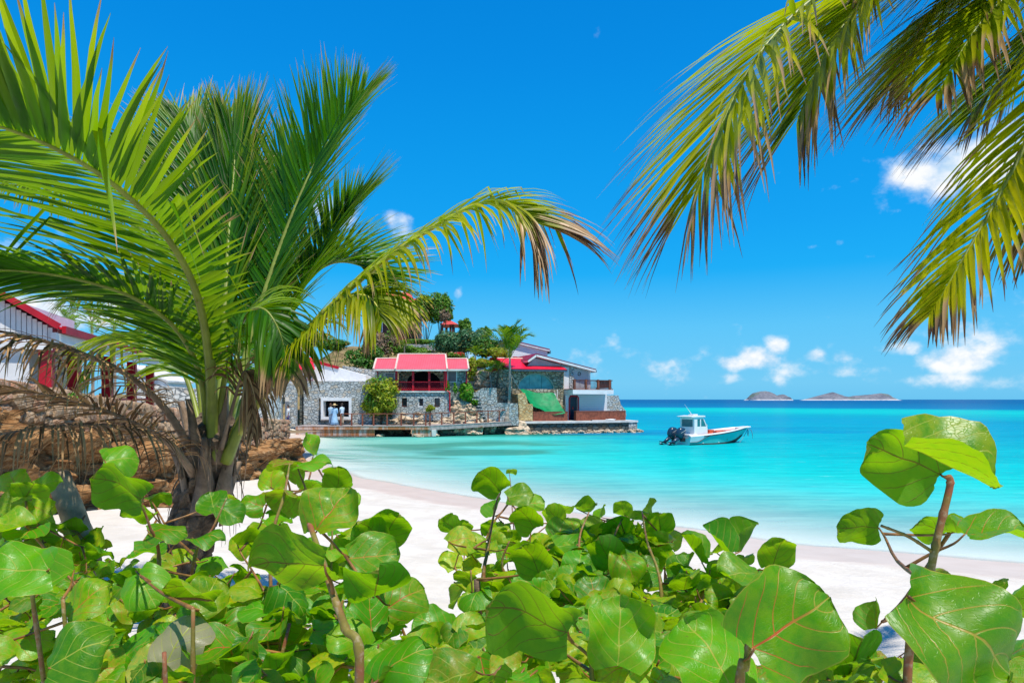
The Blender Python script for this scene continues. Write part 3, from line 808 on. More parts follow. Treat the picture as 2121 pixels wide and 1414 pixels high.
a_, b_, c_ = gable(Q, gp, VU - .3, 5.0, .20, B)
MB().prism(Q, [(a_[0] + .2, a_[1] - .5), (b_[0], b_[1] - .36), (c_[0] - 1.2, c_[1] - .12), (c_[0] - 1.2, uz1 - .35), (a_[0] + .2, uz1 - .35)], VU + .05, VU + .2).build('gable_wall', plain('overhang_shade_gable_board', (.30, .42, .46), .6, .1, 2, .05), B)  # blue-grey board colour carries the shade of the roof overhang
c1_ = Q.uz(1236, 766, VU - .5)
MB().box(Q, c_[0] - .05, c_[0] + .07, VU - .5, VU + 4.6, c_[1] - .3, c_[1] - .09).build('gutter', plain('blue_gutter', (.08, .2, .27), .4), B)
# rear white wing, higher up the slope
VR = 9.0
C_ = thing('rear_white_house', Q.p(4.5, VR, 3), 'upper white clapboard house with a red roof edge, behind the arched house', 'house')
p0, p1 = Q.uz(1052, 702.5, VR), Q.uz(1137, 724, VR)
zb_ = Q.z(1100, 760, VR) - 2.0
ue = Q.u(1134, VR)
MB().prism(Q, [(p0[0], zb_), (ue, zb_), (ue, p1[1] - .15), (p0[0], p0[1] - .15)], VR, VR + 4).build('wall', M['siding'], C_)
m = MB().slab([Q.p(p0[0] - .2, VR - .3, p0[1] + .05), Q.p(p1[0], VR - .3, p1[1] + .05), Q.p(p1[0], VR + 4.2, p1[1] + .05), Q.p(p0[0] - .2, VR + 4.2, p0[1] + .05)], .07)
r_ = m.build('roof', M['darkred'], C_)
MB().slab([Q.p(p0[0] - .2, VR - .27, p0[1] - .03), Q.p(p1[0], VR - .27, p1[1] - .03), Q.p(p1[0], VR + 4.1, p1[1] - .03), Q.p(p0[0] - .2, VR + 4.1, p0[1] - .03)], .16).build('fascia', M['white'], r_)
MB().box(Q, p1[0] - .02, p1[0] + .1, VR - .3, VR + 4.2, p1[1] - .42, p1[1] - .1).build('gutter', plain('blue_gutter_rear', (.08, .2, .27), .4), r_)
# red porch post by the rear house, and a red chair on its terrace
pp = thing('red_post', Q.p(Q.u(1057, VR - .6), VR - .6, 3.5), 'slim red post at the left corner of the upper white house', 'post')
MB().box(Q, Q.u(1055.5, VR - .6), Q.u(1058.5, VR - .6), VR - .7, VR - .55, zb_, Q.z(1057, 722, VR - .6)).build('shaft', M['red'], pp)
MB().box(Q, Q.u(1054.5, VR - .6), Q.u(1059.5, VR - .6), VR - .74, VR - .51, Q.z(1057, 723.5, VR - .6), Q.z(1057, 721.5, VR - .6) ).build('cap', M['red'], pp)
ch = thing('terrace_chair', Q.p(Q.u(1067, 7), 7, 5), 'small red chair on the terrace of the upper white house', 'chair')
cu, cz_ = Q.uz(1066, 745, 7.2)
cz_ -= .25
for du in (0, .45):
    for dv in (0, .45): MB().box(Q, cu + du - .03, cu + du + .03, 7.2 + dv - .03, 7.2 + dv + .03, cz_ - .45, cz_ + (.02 if dv == 0 else .55)).build('leg', M['red'], ch)
MB().box(Q, cu - .02, cu + .47, 7.17, 7.68, cz_ + .021, cz_ + .07).build('seat', M['red'], ch)
MB().box(Q, cu - .02, cu + .47, 7.69, 7.74, cz_ + .2, cz_ + .6).build('backrest', M['red'], ch)
tr_ = thing('upper_terrace', Q.p(3, 7.2, 3), 'stone terrace platform carrying the upper white house', 'terrace')
MB().box(Q, Q.u(1040, 6.9), Q.u(1134, 6.9), 7.25 - .35, 13, -1, cz_ - .45).build('platform', M['stonetan'], tr_)
# stone end wall on the right of the white house
o = thing('sloping_stone_wall', Q.p(wu1, 5, qz), 'rough grey stone wall end right of the white house', 'wall')
MB().pxprism(Q, [(1255, 862), (1255, 818), (1281, 818.5), (1286, 838), (1296, 850), (1297, 862)], 6.0, .8).build('masonry', M['stonegrey'], o)
# brown low panels
for (x0, x1, y0, y1, lab) in ((1104.5, 1176, 852, 868.5, 'red brown timber panel under the green tarpaulin'), (1193, 1296, 850.5, 866.5, 'long red brown timber panel in front of the white wall')):
    v = 1.0; o = thing('timber_panel', Q.p(Q.u((x0 + x1) / 2, v), v, qz), lab, 'panel', 'low timber panels on the quay')
    ua_, ub_ = Q.u(x0, v), Q.u(x1, v); zt = Q.z((x0 + x1) / 2, y0, v)
    n = int((ub_ - ua_) / .42)
    for k in range(n):
        w_ = (ub_ - ua_) / n
        MB().box(Q, ua_ + k * w_ + .004, ua_ + (k + 1) * w_ - .004, v, v + .06, qz + .01, zt - .05).build('plank', M['wood'], o)
    MB().box(Q, ua_ - .03, ub_ + .03, v - .02, v + .5, zt - .049, zt).build('cap_rail', M['wood'], o)
    MB().box(Q, ua_, ub_, v + .40, v + .46, qz + .01, zt - .05).build('back_board', M['wood'], o)
# golden buttress wall, stairs
o = thing('buttress_wall', Q.p(1, 1.5, qz), 'sunlit golden stone buttress stepping down beside the green tarpaulin', 'wall')
MB().pxprism(Q, [(1076, 871), (1072, 815), (1088, 814), (1092, 826), (1094, 836), (1104, 837), (1104, 871)], .75, 1.9).build('masonry', M['stonegold'], o, False, .05)
o = thing('quay_steps', Q.p(0.2, 1.3, qz), 'pale steps leading up from the quay beside the golden buttress', 'steps')
for k in range(4):
    MB().box(Q, Q.u(1056 - 2 * k, .8), Q.u(1076, .8) - .02, .8 + k * .3, 2.0, qz + .002 + k * .17, qz + (k + 1) * .17).build('step', M['concrete'], o)
# tarpaulin
gp_ = NT('green_tarpaulin'); v_ = gp_.coord(); n_ = gp_.noise(2.2, 6, .6, v_)
M['tarp'] = gp_.finish(gp_.bsdf(gp_.mix(gp_.ramp(n_, .3, .7), (0.002, 0.19, 0.065), (0.006, 0.28, 0.10)), .5, gp_.bump(gp_.noise(4.0, 5, .65, v_), .5, .03), .18))
TLc, TRc = Q.p(Q.u(1076, 2.8), 2.8, Q.z(1076, 806, 2.8)), Q.p(Q.u(1148, 2.75), 2.75, Q.z(1148, 814.5, 2.75))
BLc, BRc = Q.p(Q.u(1102, 1.2), 1.2, Q.z(1102, 838, 1.2)), Q.p(Q.u(1171, .85), .85, Q.z(1171, 856, .85))
vs = []; NN = 28
for j in range(NN + 1):
    for i in range(NN + 1):
        s_, t_ = i / NN, j / NN
        pnt = (TLc * (1 - s_) + TRc * s_) * (1 - t_) + (BLc * (1 - s_) + BRc * s_) * t_
        sag = -0.42 * math.sin(math.pi * s_) * math.sin(math.pi * min(1, t_ * .9 + .05)) - .30 * t_ * math.sin(math.pi * s_)
        fold = .09 * math.sin(9 * s_ + 5 * t_) * (1 - .5 * s_) + .06 * mnoise.noise(Vector((s_ * 6, t_ * 6, 3)))
        vs.append(pnt + Vector((0, -abs(fold) * .6, sag + fold)))
tp = thing('tarpaulin', Q.p(2, 2, qz + 1), 'bright green tarpaulin slung from the arched house over the panel', 'tarpaulin')
sh_ = link('sheet', mesh('sheet', vs, grid_faces(NN + 1, NN + 1), M['tarp'], True), tp)
MB().tube([Q.p(Q.u(1059, 2.3), 2.35, Q.z(1059, 776, 2.35)), TLc], .022, 5).build('rope', M['rope'], tp)
MB().tube([TRc + Vector((.3, -.1, .35)), Q.p(Q.u(1152, 1.9), 1.9, qz + .9)], .035, 6).build('pole', M['metal'], tp)
MB().box(Q, Q.u(1147, 2.7), Q.u(1151, 2.7), 2.69, 2.78, Q.z(1149, 840, 2.7), Q.z(1149, 814, 2.7)).build('white_batten', M['white'], tp)
# bits on the quay
o = thing('folded_cloth', Q.p(Q.u(1270, .5), .5, qz), 'crumpled white sheet lying on the quay before the long panel', 'cloth')
m = MB(); m.add([Q.p(Q.u(1262, .5) + .02 * k + v.x * .6, .5 + v.y * .25, qz + .09 + v.z * .09) for k, v in enumerate(rv)], rf); m.build('sheet', M['white'], o, True)
o = thing('long_bar', Q.p(Q.u(1240, .5), .45, qz), 'thin pale bar lying flat on the quay in front of the long panel', 'bar')
MB().box(Q, Q.u(1226, .45), Q.u(1256, .45), .42, .48, qz + .01, qz + .07).build('shaft', M['metal'], o)
MB().box(Q, Q.u(1224, .45), Q.u(1226, .45), .38, .52, qz + .005, qz + .09).build('end_fitting', M['black'], o)
o = thing('white_crate', Q.p(Q.u(1277, 3), 3, qz), 'white crate of gear at the quay corner right of the white house', 'crate')
cu_ = Q.u(1272, 3.0)
MB().box(Q, cu_, cu_ + .55, 3.0, 3.5, qz, qz + .55).build('bin', M['white'], o)
MB().box(Q, cu_ - .03, cu_ + .58, 2.97, 3.53, qz + .551, qz + .62).build('lid', M['metal'], o)

# ---- middle house with faded red roof
H2 = Frame(0, 57.6, 0)
D = thing('verandah_house', (-7.5, 59, 1.2), 'stone house with faded red roof and red verandah above the rocks', 'house')
v = 0.0
bz_ = H2.z(870, 856, v); tz_ = H2.z(870, 812.5, v)
holes = []
for (x0, x1) in ((832, 843), (866.5, 877), (900, 911)):
    holes.append((H2.u(x0), H2.u(x1), H2.z(870, 842.5), H2.z(870, 824)))
wall_open(H2, H2.u(813), H2.u(932), bz_ - .6, tz_, v, v + .35, holes).build('basement_wall', M['stonegrey'], D)
for a_, b_ in ((813, 814), (931, 932)): MB().box(H2, H2.u(a_), H2.u(b_), .35, 4, bz_ - .6, tz_).build('basement_side', M['stonegrey'], D)
for i, h_ in enumerate(holes):
    m = MB(); b_ = .05
    m.box(H2, h_[0], h_[0] + b_, .12, .22, h_[2], h_[3]).box(H2, h_[1] - b_, h_[1], .12, .22, h_[2], h_[3]).box(H2, h_[0] + b_, h_[1] - b_, .12, .22, h_[3] - b_, h_[3]).box(H2, h_[0] + b_, h_[1] - b_, .08, .22, h_[2], h_[2] + .08)
    w = m.build('window', M['white'] if i == 1 else M['darkwood'], D)
    MB().box(H2, h_[0] + .03, h_[1] - .03, .17, .19, h_[2] + .03, h_[3] - .03).build('pane', M['glass'], w)
MB().box(H2, H2.u(811), H2.u(933), -.12, 3.5, tz_ + .002, tz_ + .12).build('floor_slab', M['concrete'], D)
fz = tz_ + .122
ez = H2.z(870, 766.5, 0)
for px in (821, 855.5, 889, 921.5):
    MB().box(H2, H2.u(px) - .085, H2.u(px) + .085, 0.0, .17, fz, ez - .005).build('verandah_post', M['red'], D)
ht = H2.z(870, 790)
for (a_, b_) in ((821, 855.5), (855.5, 889), (889, 921.5)):
    ua_, ub_ = H2.u(a_) + .09, H2.u(b_) - .09
    pn = MB().box(H2, ua_, ub_, .04, .12, ht - .08, ht).box(H2, ua_, ub_, .04, .12, fz + .08, fz + .15).build('balustrade', M['red'], D)
    m = MB(); zz0, zz1 = fz + .15, ht - .08; w_ = zz1 - zz0
    k = -w_
    while k < ub_ - ua_:
        for s_ in (1, -1):
            xa, xb = (k, k + w_) if s_ > 0 else (k + w_, k)
            za_, zb2 = zz0, zz1
            la, lb = ua_ + xa, ua_ + xb
            # clip the lath to the bay
            def at(f): return la + (lb - la) * f, za_ + (zb2 - za_) * f
            f0 = 0; f1 = 1
            for lim in (ua_, ub_):
                if (la - lim) * (lb - lim) < 0:
                    f = (lim - la) / (lb - la)
                    if lim == ua_: (f0, f1) = (max(f0, f), f1) if lb > la else (f0, min(f1, f))
                    else: (f0, f1) = (f0, min(f1, f)) if lb > la else (max(f0, f), f1)
            mid = at((f0 + f1) / 2)[0]
            if f1 - f0 > .05 and ua_ <= mid <= ub_:
                A_, B_ = at(f0), at(f1)
                m.tube([H2.p(A_[0], .08 + .015 * s_, A_[1]), H2.p(B_[0], .08 + .015 * s_, B_[1])], .018, 4)
        k += .17
    tag(m.build('lattice', M['darkred'], pn), None, None, None, 'stuff')
MB().box(H2, H2.u(820), H2.u(925), .0, .2, ez, ez + .12).build('verandah_beam', M['white'], D)
# back wall of the verandah with an arch into the dark room
bu0, bu1_ = H2.u(819), H2.u(924); zz = fz
ua2, ub2 = H2.u(836), H2.u(908); top = H2.z(870, 767.5, 1.4)
arc = [(ua2 + (ub2 - ua2) * (0.5 - 0.5 * math.cos(math.pi * k / 20)), zz + .75 + (top - zz - .8) * math.sin(math.pi * k / 20)) for k in range(21)]
MB().prism(H2, [(bu0, zz), (ua2, zz)] + arc + [(ub2, zz), (bu1_, zz), (bu1_, top + .5), (bu0, top + .5)], 1.6, 1.9).build('back_wall', M['stonetan'], D)
MB().box(H2, bu0 + .1, bu1_ - .1, 4.2, 4.3, zz, top + .5).build('room_wall', M['interior'], D)
tb = H2.u(878); MB().box(H2, tb, tb + .12, 3.6, 3.7, zz + .7, zz + 1.3).build('wall_picture', M['metal'], D)
for px in (812 + 15, 914):
    MB().tube([H2.p(H2.u(px, 1.5), 1.55, top - .12), H2.p(H2.u(px, 1.5), 1.45, top - .12)], .12, 10).build('wall_lamp', M['metal'], D)
def hip(parent, e, r, py_e, py_r, run, mat, v0=-.3, name='roof', back=True):
    ze = H2.z(870, py_e, v0); zr = H2.z(870, py_r, v0 + run)
    A0, A1 = H2.p(H2.u(e[0], v0), v0, ze), H2.p(H2.u(e[1], v0), v0, ze)
    B0, B1 = H2.p(H2.u(r[0], v0 + run), v0 + run, zr), H2.p(H2.u(r[1], v0 + run), v0 + run, zr)
    m = MB().slab([A0, A1, B1, B0], .07)
    if back:
        m.slab([B0, B1, H2.p(H2.u(e[1], v0), v0 + 2 * run, ze), H2.p(H2.u(e[0], v0), v0 + 2 * run, ze)], .07)
    r_ = m.build(name, mat, parent)
    MB().tube([B0 + Vector((0, -.02, .03)), B1 + Vector((0, -.02, .03))], .06).build('ridge_cap', M['ridge'], r_)
    MB().box(H2, H2.u(e[0], v0), H2.u(e[1], v0), v0 - .1, v0 - .01, ze - .17, ze - .03).build('gutter', M['concrete'], r_)
    MB().tube([A1 + Vector((.03, 0, .0)), B1 + Vector((.03, 0, .0))], .08, 5).build('verge', M['ridge'], r_)
    MB().tube([A0 + Vector((-.03, 0, 0)), B0 + Vector((-.03, 0, 0))], .08, 5).build('verge', M['ridge'], r_)
    return r_
hip(D, (819.5, 925.5), (826, 922), 764, 733.5, 2.3, M['roofpink'])
hip(D, (774, 819), (780, 824), 763.5, 742.5, 1.7, M['roofpink'], .2)
hip(D, (926, 970), (922, 967), 763.5, 743, 1.7, M['roofpink'], .2)
# side wings
lz0 = H2.z(800, 812, .7)
wall_open(H2, H2.u(783, .7), H2.u(818.5, .7), lz0 - .5, H2.z(800, 765, .7), .7, 1.0, []).build('left_wing_wall', M['stonegrey'], D)
window(H2, D, 797, 818, 771, 791, .7, M['metal'], plain('grey_shutter_glass', (.22, .22, .23), .4), .06, .07)
MB().box(H2, H2.u(776, .6), H2.u(783, .6), .72, 1.6, lz0, H2.z(790, 765, .7)).build('left_wing_side', M['concrete'], D)
wall_open(H2, H2.u(925.5, .7), H2.u(967, .7), H2.z(945, 840, .7), H2.z(945, 765, .7), .7, 1.0, []).build('right_wing_wall', M['stonegreen'], D)
window(H2, D, 926.5, 947, 767, 792, .7, M['metal'], plain('rose_grey_window_glass', (.16, .12, .13), .15), .06, .09)
MB().box(H2, H2.u(965, .6), H2.u(967.5, .6), .5, .69, H2.z(966, 794, .6), H2.z(966, 765, .6)).build('corner_post', M['darkred'], D)
pipe = [(925, 765, -.1), (925, 806, -.1), (927, 809.5, -.15), (931, 811.5, -.2), (932, 815, -.2), (932, 852, -.2)]
MB().tube([H2.p(H2.u(a_), v_, H2.z(a_, b_)) for a_, b_, v_ in pipe], .06, 6).build('downpipe', M['red'], D)
MB().tube([H2.p(H2.u(a_, .6), .5, H2.z(a_, b_, .6)) for a_, b_ in ((779, 765), (783, 772), (783, 790))], .05, 6).build('downpipe', M['darkred'], D)

# ---- walls between the houses (grey)
o = thing('terrace_wall', H2.p(-3, .5, 1), 'pale grey stone retaining wall between the verandah house and arched house', 'wall')
MB().pxprism(H2, [(925, 868), (925, 818), (966, 815), (985, 812), (1000, 803), (1028, 803), (1030, 834), (1072, 835), (1075, 880), (940, 885)], 1.3, .7).build('masonry', M['stonegrey'], o)
for k in range(9):
    u_, z_ = H2.uz(985 + k * 1.2, 818 + 7 * k, 1.28)
    MB().box(H2, u_ - 1.0, u_ + .3 + .05 * k, 1.0 - .02 * k, 1.29, z_ - .14, z_).build('step', M['stonegrey'], o)
o = thing('upper_stone_wall', H2.p(-1, 4, 3), 'tan rubble wall left of the arched house below small palms', 'wall')
MB().pxprism(H2, [(1008, 840), (1008, 790), (1022, 768), (1060, 764), (1062, 840)], 4.2, 2.0).build('masonry', M['stonetan'], o)
o = thing('painted_shade_wall', H2.p(-.9, 2, 1), 'dark wall piece painting in the shade behind the tall thin palm', 'wall')
MB().pxprism(H2, [(1028, 838), (1028, 806), (1052, 802), (1054, 838)], 2.0, .6).build('masonry', M['stonedark'], o)  # dark stone slab stands in for palm shade on the wall

# ---- grey gallery building by the jetty
G = Frame(0, 57.0, 0)
E = thing('grey_stone_gallery', (-16, 58, 1), 'grey stone building with large white box window facing the jetty', 'building')
gz0, gz1 = G.z(690, 884), G.z(690, 789)
wu = [(G.u(660), G.u(727), G.z(690, 874), G.z(690, 824))]
wall_open(G, G.u(629), G.u(770), gz0, gz1, 0, .4, wu).build('front_wall', M['stonegrey'], E)
wall_open(G, G.u(560), G.u(618), gz0, gz1 - .2, -.6, -.2, [(G.u(583, -.6), G.u(599, -.6), gz0 + .1, G.z(590, 822, -.6))]).build('side_block', M['stonegrey'], E)
MB().box(G, G.u(618), G.u(629), .35, .5, gz0, gz1).build('recess', M['stonedark'], E)  # dark stone puts the shade of the recess into its colour
MB().box(G, G.u(560), G.u(770), .5, 7, gz1 - .25, gz1 - .02).build('roof_slab', M['concrete'], E)
MB().box(G, G.u(583, -.6), G.u(599, -.6) , .3, .4, gz0, G.z(590, 822, -.6)).build('doorway_wall', M['white'], E)
# white box frame, splayed
o1 = [(G.u(661.5), G.z(690, 873)), (G.u(726), G.z(690, 873)), (G.u(726), G.z(690, 825)), (G.u(661.5), G.z(690, 825))]
vf = -.55
of = [(G.u(665, vf), G.z(690, 868, vf)), (G.u(728, vf), G.z(690, 868, vf)), (G.u(728, vf), G.z(690, 823, vf)), (G.u(665, vf), G.z(690, 823, vf))]
if_ = [(G.u(669.5, vf), G.z(690, 863, vf)), (G.u(722.5, vf), G.z(690, 863, vf)), (G.u(722.5, vf), G.z(690, 830, vf)), (G.u(669.5, vf), G.z(690, 830, vf))]
ib = [(u_, z_) for u_, z_ in if_]
m = MB(); vs = [G.p(u_, .3, z_) for u_, z_ in o1] + [G.p(u_, vf, z_) for u_, z_ in of] + [G.p(u_, vf, z_) for u_, z_ in if_] + [G.p(u_, .35, z_) for u_, z_ in ib]
fs = []
for a in (0, 4, 8):
    fs += [(a + k, a + (k + 1) % 4, a + 4 + (k + 1) % 4, a + 4 + k) for k in range(4)]
wf_ = m.add(vs, fs).build('window', M['white'], E)
MB().box(G, ib[0][0], ib[1][0], .30, .34, ib[0][1], ib[2][1]).build('pane', M['interior'], wf_)
# upper terrace: ramp, small red roof pavilion, stone kerb wall
o = thing('white_ramp', G.p(-14.5, 5, 4), 'white concrete ramp rising behind the grey stone building', 'ramp')
MB().pxprism(G, [(640, 790), (640, 764), (652, 748), (700, 762), (757, 777), (760, 792), (690, 791)], 3.0, 2.5).build('slab', M['white'], o)
MB().pxprism(G, [(645, 750), (648, 744), (702, 759), (700, 764)], 2.9, .3).build('red_edge', M['red'], o)
o = thing('small_red_roof_kiosk', G.p(-17, 4, 4), 'low kiosk with red hipped roof above the grey stone building', 'kiosk')
MB().pxprism(G, [(600, 789), (600, 764), (648, 764), (648, 789)], 2.4, .2).build('wall', plain('rose_board', (.45, .26, .26), .6, .1, 3, .1), o)
kr = MB(); e_ = [G.p(G.u(599, 2), 2, G.z(620, 764, 2)), G.p(G.u(652, 2), 2, G.z(620, 764, 2)), G.p(G.u(646, 3.4), 3.4, G.z(620, 740, 3.4)), G.p(G.u(629, 3.4), 3.4, G.z(620, 740, 3.4))]
kr.slab(e_, .08).build('roof', M['roofred'], o)
for px in (606, 619, 632, 643):
    window(G, o, px - 4, px + 4, 770, 785, 2.4, M['white'], M['glass'], .05, .04)
o = thing('kerb_wall', G.p(-12, 6, 5), 'low grey stone wall with red kerb beside the white ramp', 'wall')
MB().pxprism(G, [(708, 770), (710, 757), (745, 762), (776, 766), (776, 782), (740, 779)], 5.6, .5).build('masonry', M['stonegrey'], o)
MB().pxprism(G, [(706, 771), (707, 768.5), (740, 777), (760, 783), (760, 786)], 5.45, .1).build('kerb', M['red'], o)

# ---- hilltop villa
T = Frame(0, 80, 0)
vz = float(T.z(850, 705))
U = thing('hilltop_villa', (-12, 82, vz), 'dark timber hilltop villa with orange red roof', 'house')
MB().pxprism(T, [(775, 705), (775, 640), (862, 640), (862, 705)], .8, 5).build('wall', M['darkwood'], U)
e_ = [T.p(T.u(768, 0), 0, T.z(800, 649, 0)), T.p(T.u(866, 0), 0, T.z(800, 649, 0)), T.p(T.u(850, 3), 3, T.z(800, 606, 3)), T.p(T.u(740, 3), 3, T.z(800, 602, 3))]
r_ = MB().slab(e_, .12).slab([e_[3], e_[2], T.p(T.u(866), 6, T.z(800, 649)), T.p(T.u(768), 6, T.z(800, 649))], .12).build('roof', M['rooforange'], U)
MB().tube([e_[3], e_[2]], .1).build('ridge_cap', M['ridge'], r_)
for (x0, x1) in ((784, 793), (820, 836)):
    window(T, U, x0, x1, 655, 688, .8, M['white'], M['glass'], .08, .1)
MB().pxprism(T, [(780, 706), (780, 698), (840, 698), (840, 706)], .2, .5).build('terrace_rail', M['wood'], U)
e_ = [T.p(T.u(842, 3), 3.5, T.z(860, 624, 3)), T.p(T.u(876, 3), 3.5, T.z(860, 627, 3)), T.p(T.u(872, 5), 6, T.z(860, 617, 5)), T.p(T.u(850, 5), 6, T.z(860, 615, 5))]
MB().slab(e_, .1).build('dormer_roof', M['rooforange'], U)
MB().pxprism(T, [(852, 645), (852, 622), (860, 622), (860, 645)], 3.6, 1).build('dormer_wall', M['white'], U)
K = thing('gazebo', T.p(-7.5, 3, vz), 'open hilltop gazebo with small red roof and thin posts', 'gazebo')
e0_ = T.uz(912, 672, 2); e1_ = T.uz(949, 671.5, 2); ap = T.uz(927, 660, 4)
apex = T.p(ap[0], 4, ap[1])
cs = [T.p(e0_[0], 2, e0_[1]), T.p(e1_[0], 2, e1_[1]), T.p(e1_[0], 6, e1_[1]), T.p(e0_[0], 6, e0_[1])]
m = MB(); m.add(cs + [apex], [(0, 1, 4), (1, 2, 4), (2, 3, 4), (3, 0, 4), (3, 2, 1, 0)]); m.build('roof', M['rooforange'], K)
for (px, vv) in ((915, 2.2), (925, 5.6), (933, 2.2), (938, 2.2), (940, 5.6)):
    c_ = T.u(px, vv); MB().box(T, c_ - .12, c_ + .12, vv, vv + .24, T.z(px, 712, vv), T.z(px, 670, vv)).build('post', M['darkwood'], K)
MB().box(T, T.u(905, 2.2), T.u(952, 2.2), 2.25, 2.35, T.z(930, 695, 2.2), T.z(930, 692.5, 2.2)).build('rail', M['darkwood'], K)
o = thing('hillside_wall', T.p(-11, -4, vz - 1), 'grey stone retaining wall under the hedge on the hill', 'wall')
MB().pxprism(Frame(0, 74, 0), [(838, 726), (838, 712), (905, 714), (905, 726)], 0, .6).build('masonry', M['stonegrey'], o)

# ---- left pavilion behind the beach wall
dv = Vector((-3.3, 10.7, 0)).normalized(); ang_ = math.degrees(math.atan2(dv.y, dv.x))
Lf = Frame(-12.3, 18.0, ang_)          # u runs away from the viewer along the eave, v to the left
PV = thing('beach_pavilion', Lf.p(5, 2.5, 2.1), 'white pavilion with red posts and red roof edge behind the beach wall', 'pavilion')
ez_ = 4.92; zf = 2.0
rise = 0.74
def pl(u, v, z): return Lf.p(u, v, z)
m = MB().slab([pl(.1, -.35, ez_), pl(13.5, -.35, ez_), pl(13.5, 4.2, ez_ + 4.55 * .24), pl(.1, 4.2, ez_ + 4.55 * .24)], .06)
r_ = m.build('roof', M['roofred'], PV)
MB().box(Lf, .05, 13.5, -.46, -.36, ez_ - .16, ez_ + .03).build('eave_board', M['red'], r_)
rise = 0.62
Lg = Frame(-12.3, 18.0, math.degrees(math.atan2(.826, -.564)))      # the gabled block, its ridge running away from the beach
def pg(u, v, z): return Lg.p(u, v, z)
gr = MB().slab([pg(-.3, -.30, ez_ + .02), pg(8, -.30, ez_ + .02), pg(8, 4.0, ez_ + 4.3 * rise), pg(-.3, 4.0, ez_ + 4.3 * rise)], .06)
gr.slab([pg(-.3, 4.0, ez_ + 4.3 * rise), pg(8, 4.0, ez_ + 4.3 * rise), pg(8, 8.3, ez_), pg(-.3, 8.3, ez_)], .06)
g_r = gr.build('gable_roof', M['roofred'], PV)
MB().slab([pg(-.42, -.34, ez_ + .05), pg(-.31, -.34, ez_ + .05), pg(-.31, 4.0, ez_ + 4.3 * rise + .06), pg(-.42, 4.0, ez_ + 4.3 * rise + .06)], .16).build('barge_board', M['red'], g_r)
MB().box(Lf, -.2, 13.4, -.3, -.18, ez_ - .42, ez_ - .165).build('white_fascia', M['white'], PV)
# gable boards one by one, white with mauve gaps
vg = -.15; k = 0
while vg < 4.0:
    zt = ez_ + (vg + .30) * rise - .13
    MB().box(Lg, -.16, -.10, vg, vg + .098, ez_ - .42, zt).build('gable_board', M['white'], PV); vg += .112
MB().prism(Lg, [(-.09, ez_ - .44), (-.05, ez_ - .44), (-.05, ez_), (-.09, ez_)], -.1, 8.2).add([pg(-.07, -.1, ez_ - .02), pg(-.07, 4.0, ez_ + 4.0 * rise), pg(-.07, 8.0, ez_ - .02)], [(0, 1, 2)]).build('gable_backing', plain('mauve_backing', (.35, .22, .40), .7, .1, 2, 0), PV)
MB().box(Lg, -.2, 0, -.15, 8.2, ez_ - .62, ez_ - .445).build('tie_beam', M['white'], PV)
for uu in (0.1, 2.4, 6.0, 9.6, 13.0):
    MB().box(Lf, uu - .15, uu + .15, -.15, .15, zf - .2, ez_ - .43).build('post', M['red'], PV)
MB().box(Lg, -.05, .15, .35, 8.0, zf - .2, ez_ - .65).build('end_wall', M['white'], PV)
MB().box(Lf, .2, 13.2, 3.0, 3.2, zf - .2, ez_ + 1.5).build('inner_wall', M['white'], PV)
MB().box(Lf, .4, 12.8, .0, .12, zf + .95, zf + 1.05).build('handrail', M['red'], PV)
MB().box(Lf, .4, 12.8, .3, .7, zf - .2, zf + .75).build('dwarf_wall', M['stonegrey'], PV)
for uu in (3.2, 6.9, 10.4):
    w = MB().box(Lf, uu, uu + 1.2, 2.94, 3.02, zf + .9, zf + 2.2).build('window', M['metal'], PV)
    MB().box(Lf, uu + .08, uu + 1.12, 2.92, 2.96, zf + .98, zf + 2.12).build('pane', M['glass'], w)

# grey battered wall behind the palm
o = thing('battered_wall', (-17, 33, 1), 'pale grey sloping stone wall seen between the palm fronds', 'wall')
S_ = Frame(0, 31, 0)
c4 = [S_.p(S_.u(292), .0, 1.2), S_.p(S_.u(560), 0, 1.0), S_.p(S_.u(560, 1.2), 1.2, S_.z(560, 818, 1.2)), S_.p(S_.u(292, 1.2), 1.2, S_.z(292, 796, 1.2))]
back = [p_ + Vector((0, 1.5, 0)) for p_ in c4]
m = MB(); m.add(c4 + back, [(0, 1, 2, 3), (7, 6, 5, 4)] + [(i, i + 4, (i + 1) % 4 + 4, (i + 1) % 4) for i in range(4)])
m.build('masonry', M['stonegrey'], o)
o = thing('white_block', S_.p(S_.u(300), 3, 2), 'plain white wall block beyond the last red post', 'wall')
MB().pxprism(S_, [(262, 850), (262, 756), (345, 790), (345, 850)], 2.5, 2.5).build('wall', M['white'], o)
MB().pxprism(S_, [(258, 757), (258, 753), (348, 788), (348, 792)], 2.4, 2.7).build('coping', M['concrete'], o)

# ------------------------------------------------------------------ jetty
t = NT('weathered_deck_timber'); v_ = t.coord()
vs_ = t.node('ShaderNodeMapping', {'Vector': v_, 'Scale': (2.2, 2.2, .25)}).outputs[0]
g_ = t.noise(1.6, 6, .65, vs_)
lg = t.noise(.45, 3, .5, v_)
c_ = t.mix(t.ramp(t.math('ADD', g_, t.math('MULTIPLY', lg, .6)), .54, .90), (0.62, 0.56, 0.52), (0.42, 0.155, 0.055))
M['deck'] = t.finish(t.bsdf(c_, .7, t.bump(g_, .3, .01), .3))
M['deckgrey'] = plain('grey_weathered_timber', (.40, .35, .34), .8, .15, 4, .3)
JA, JB, JC = P(612, 881.5, 54.4), P(890, 881.5, 54.4), P(1076, 871, 59.4)
J = thing('jetty', ((JA + JB) / 2).xy.to_3d(), 'timber jetty walkway running along the rocks to the quay', 'jetty')
def seg(Pa, Pb):
    d_ = (Pb - Pa); n_ = Vector((-d_.y, d_.x, 0)).normalized(); return d_, n_
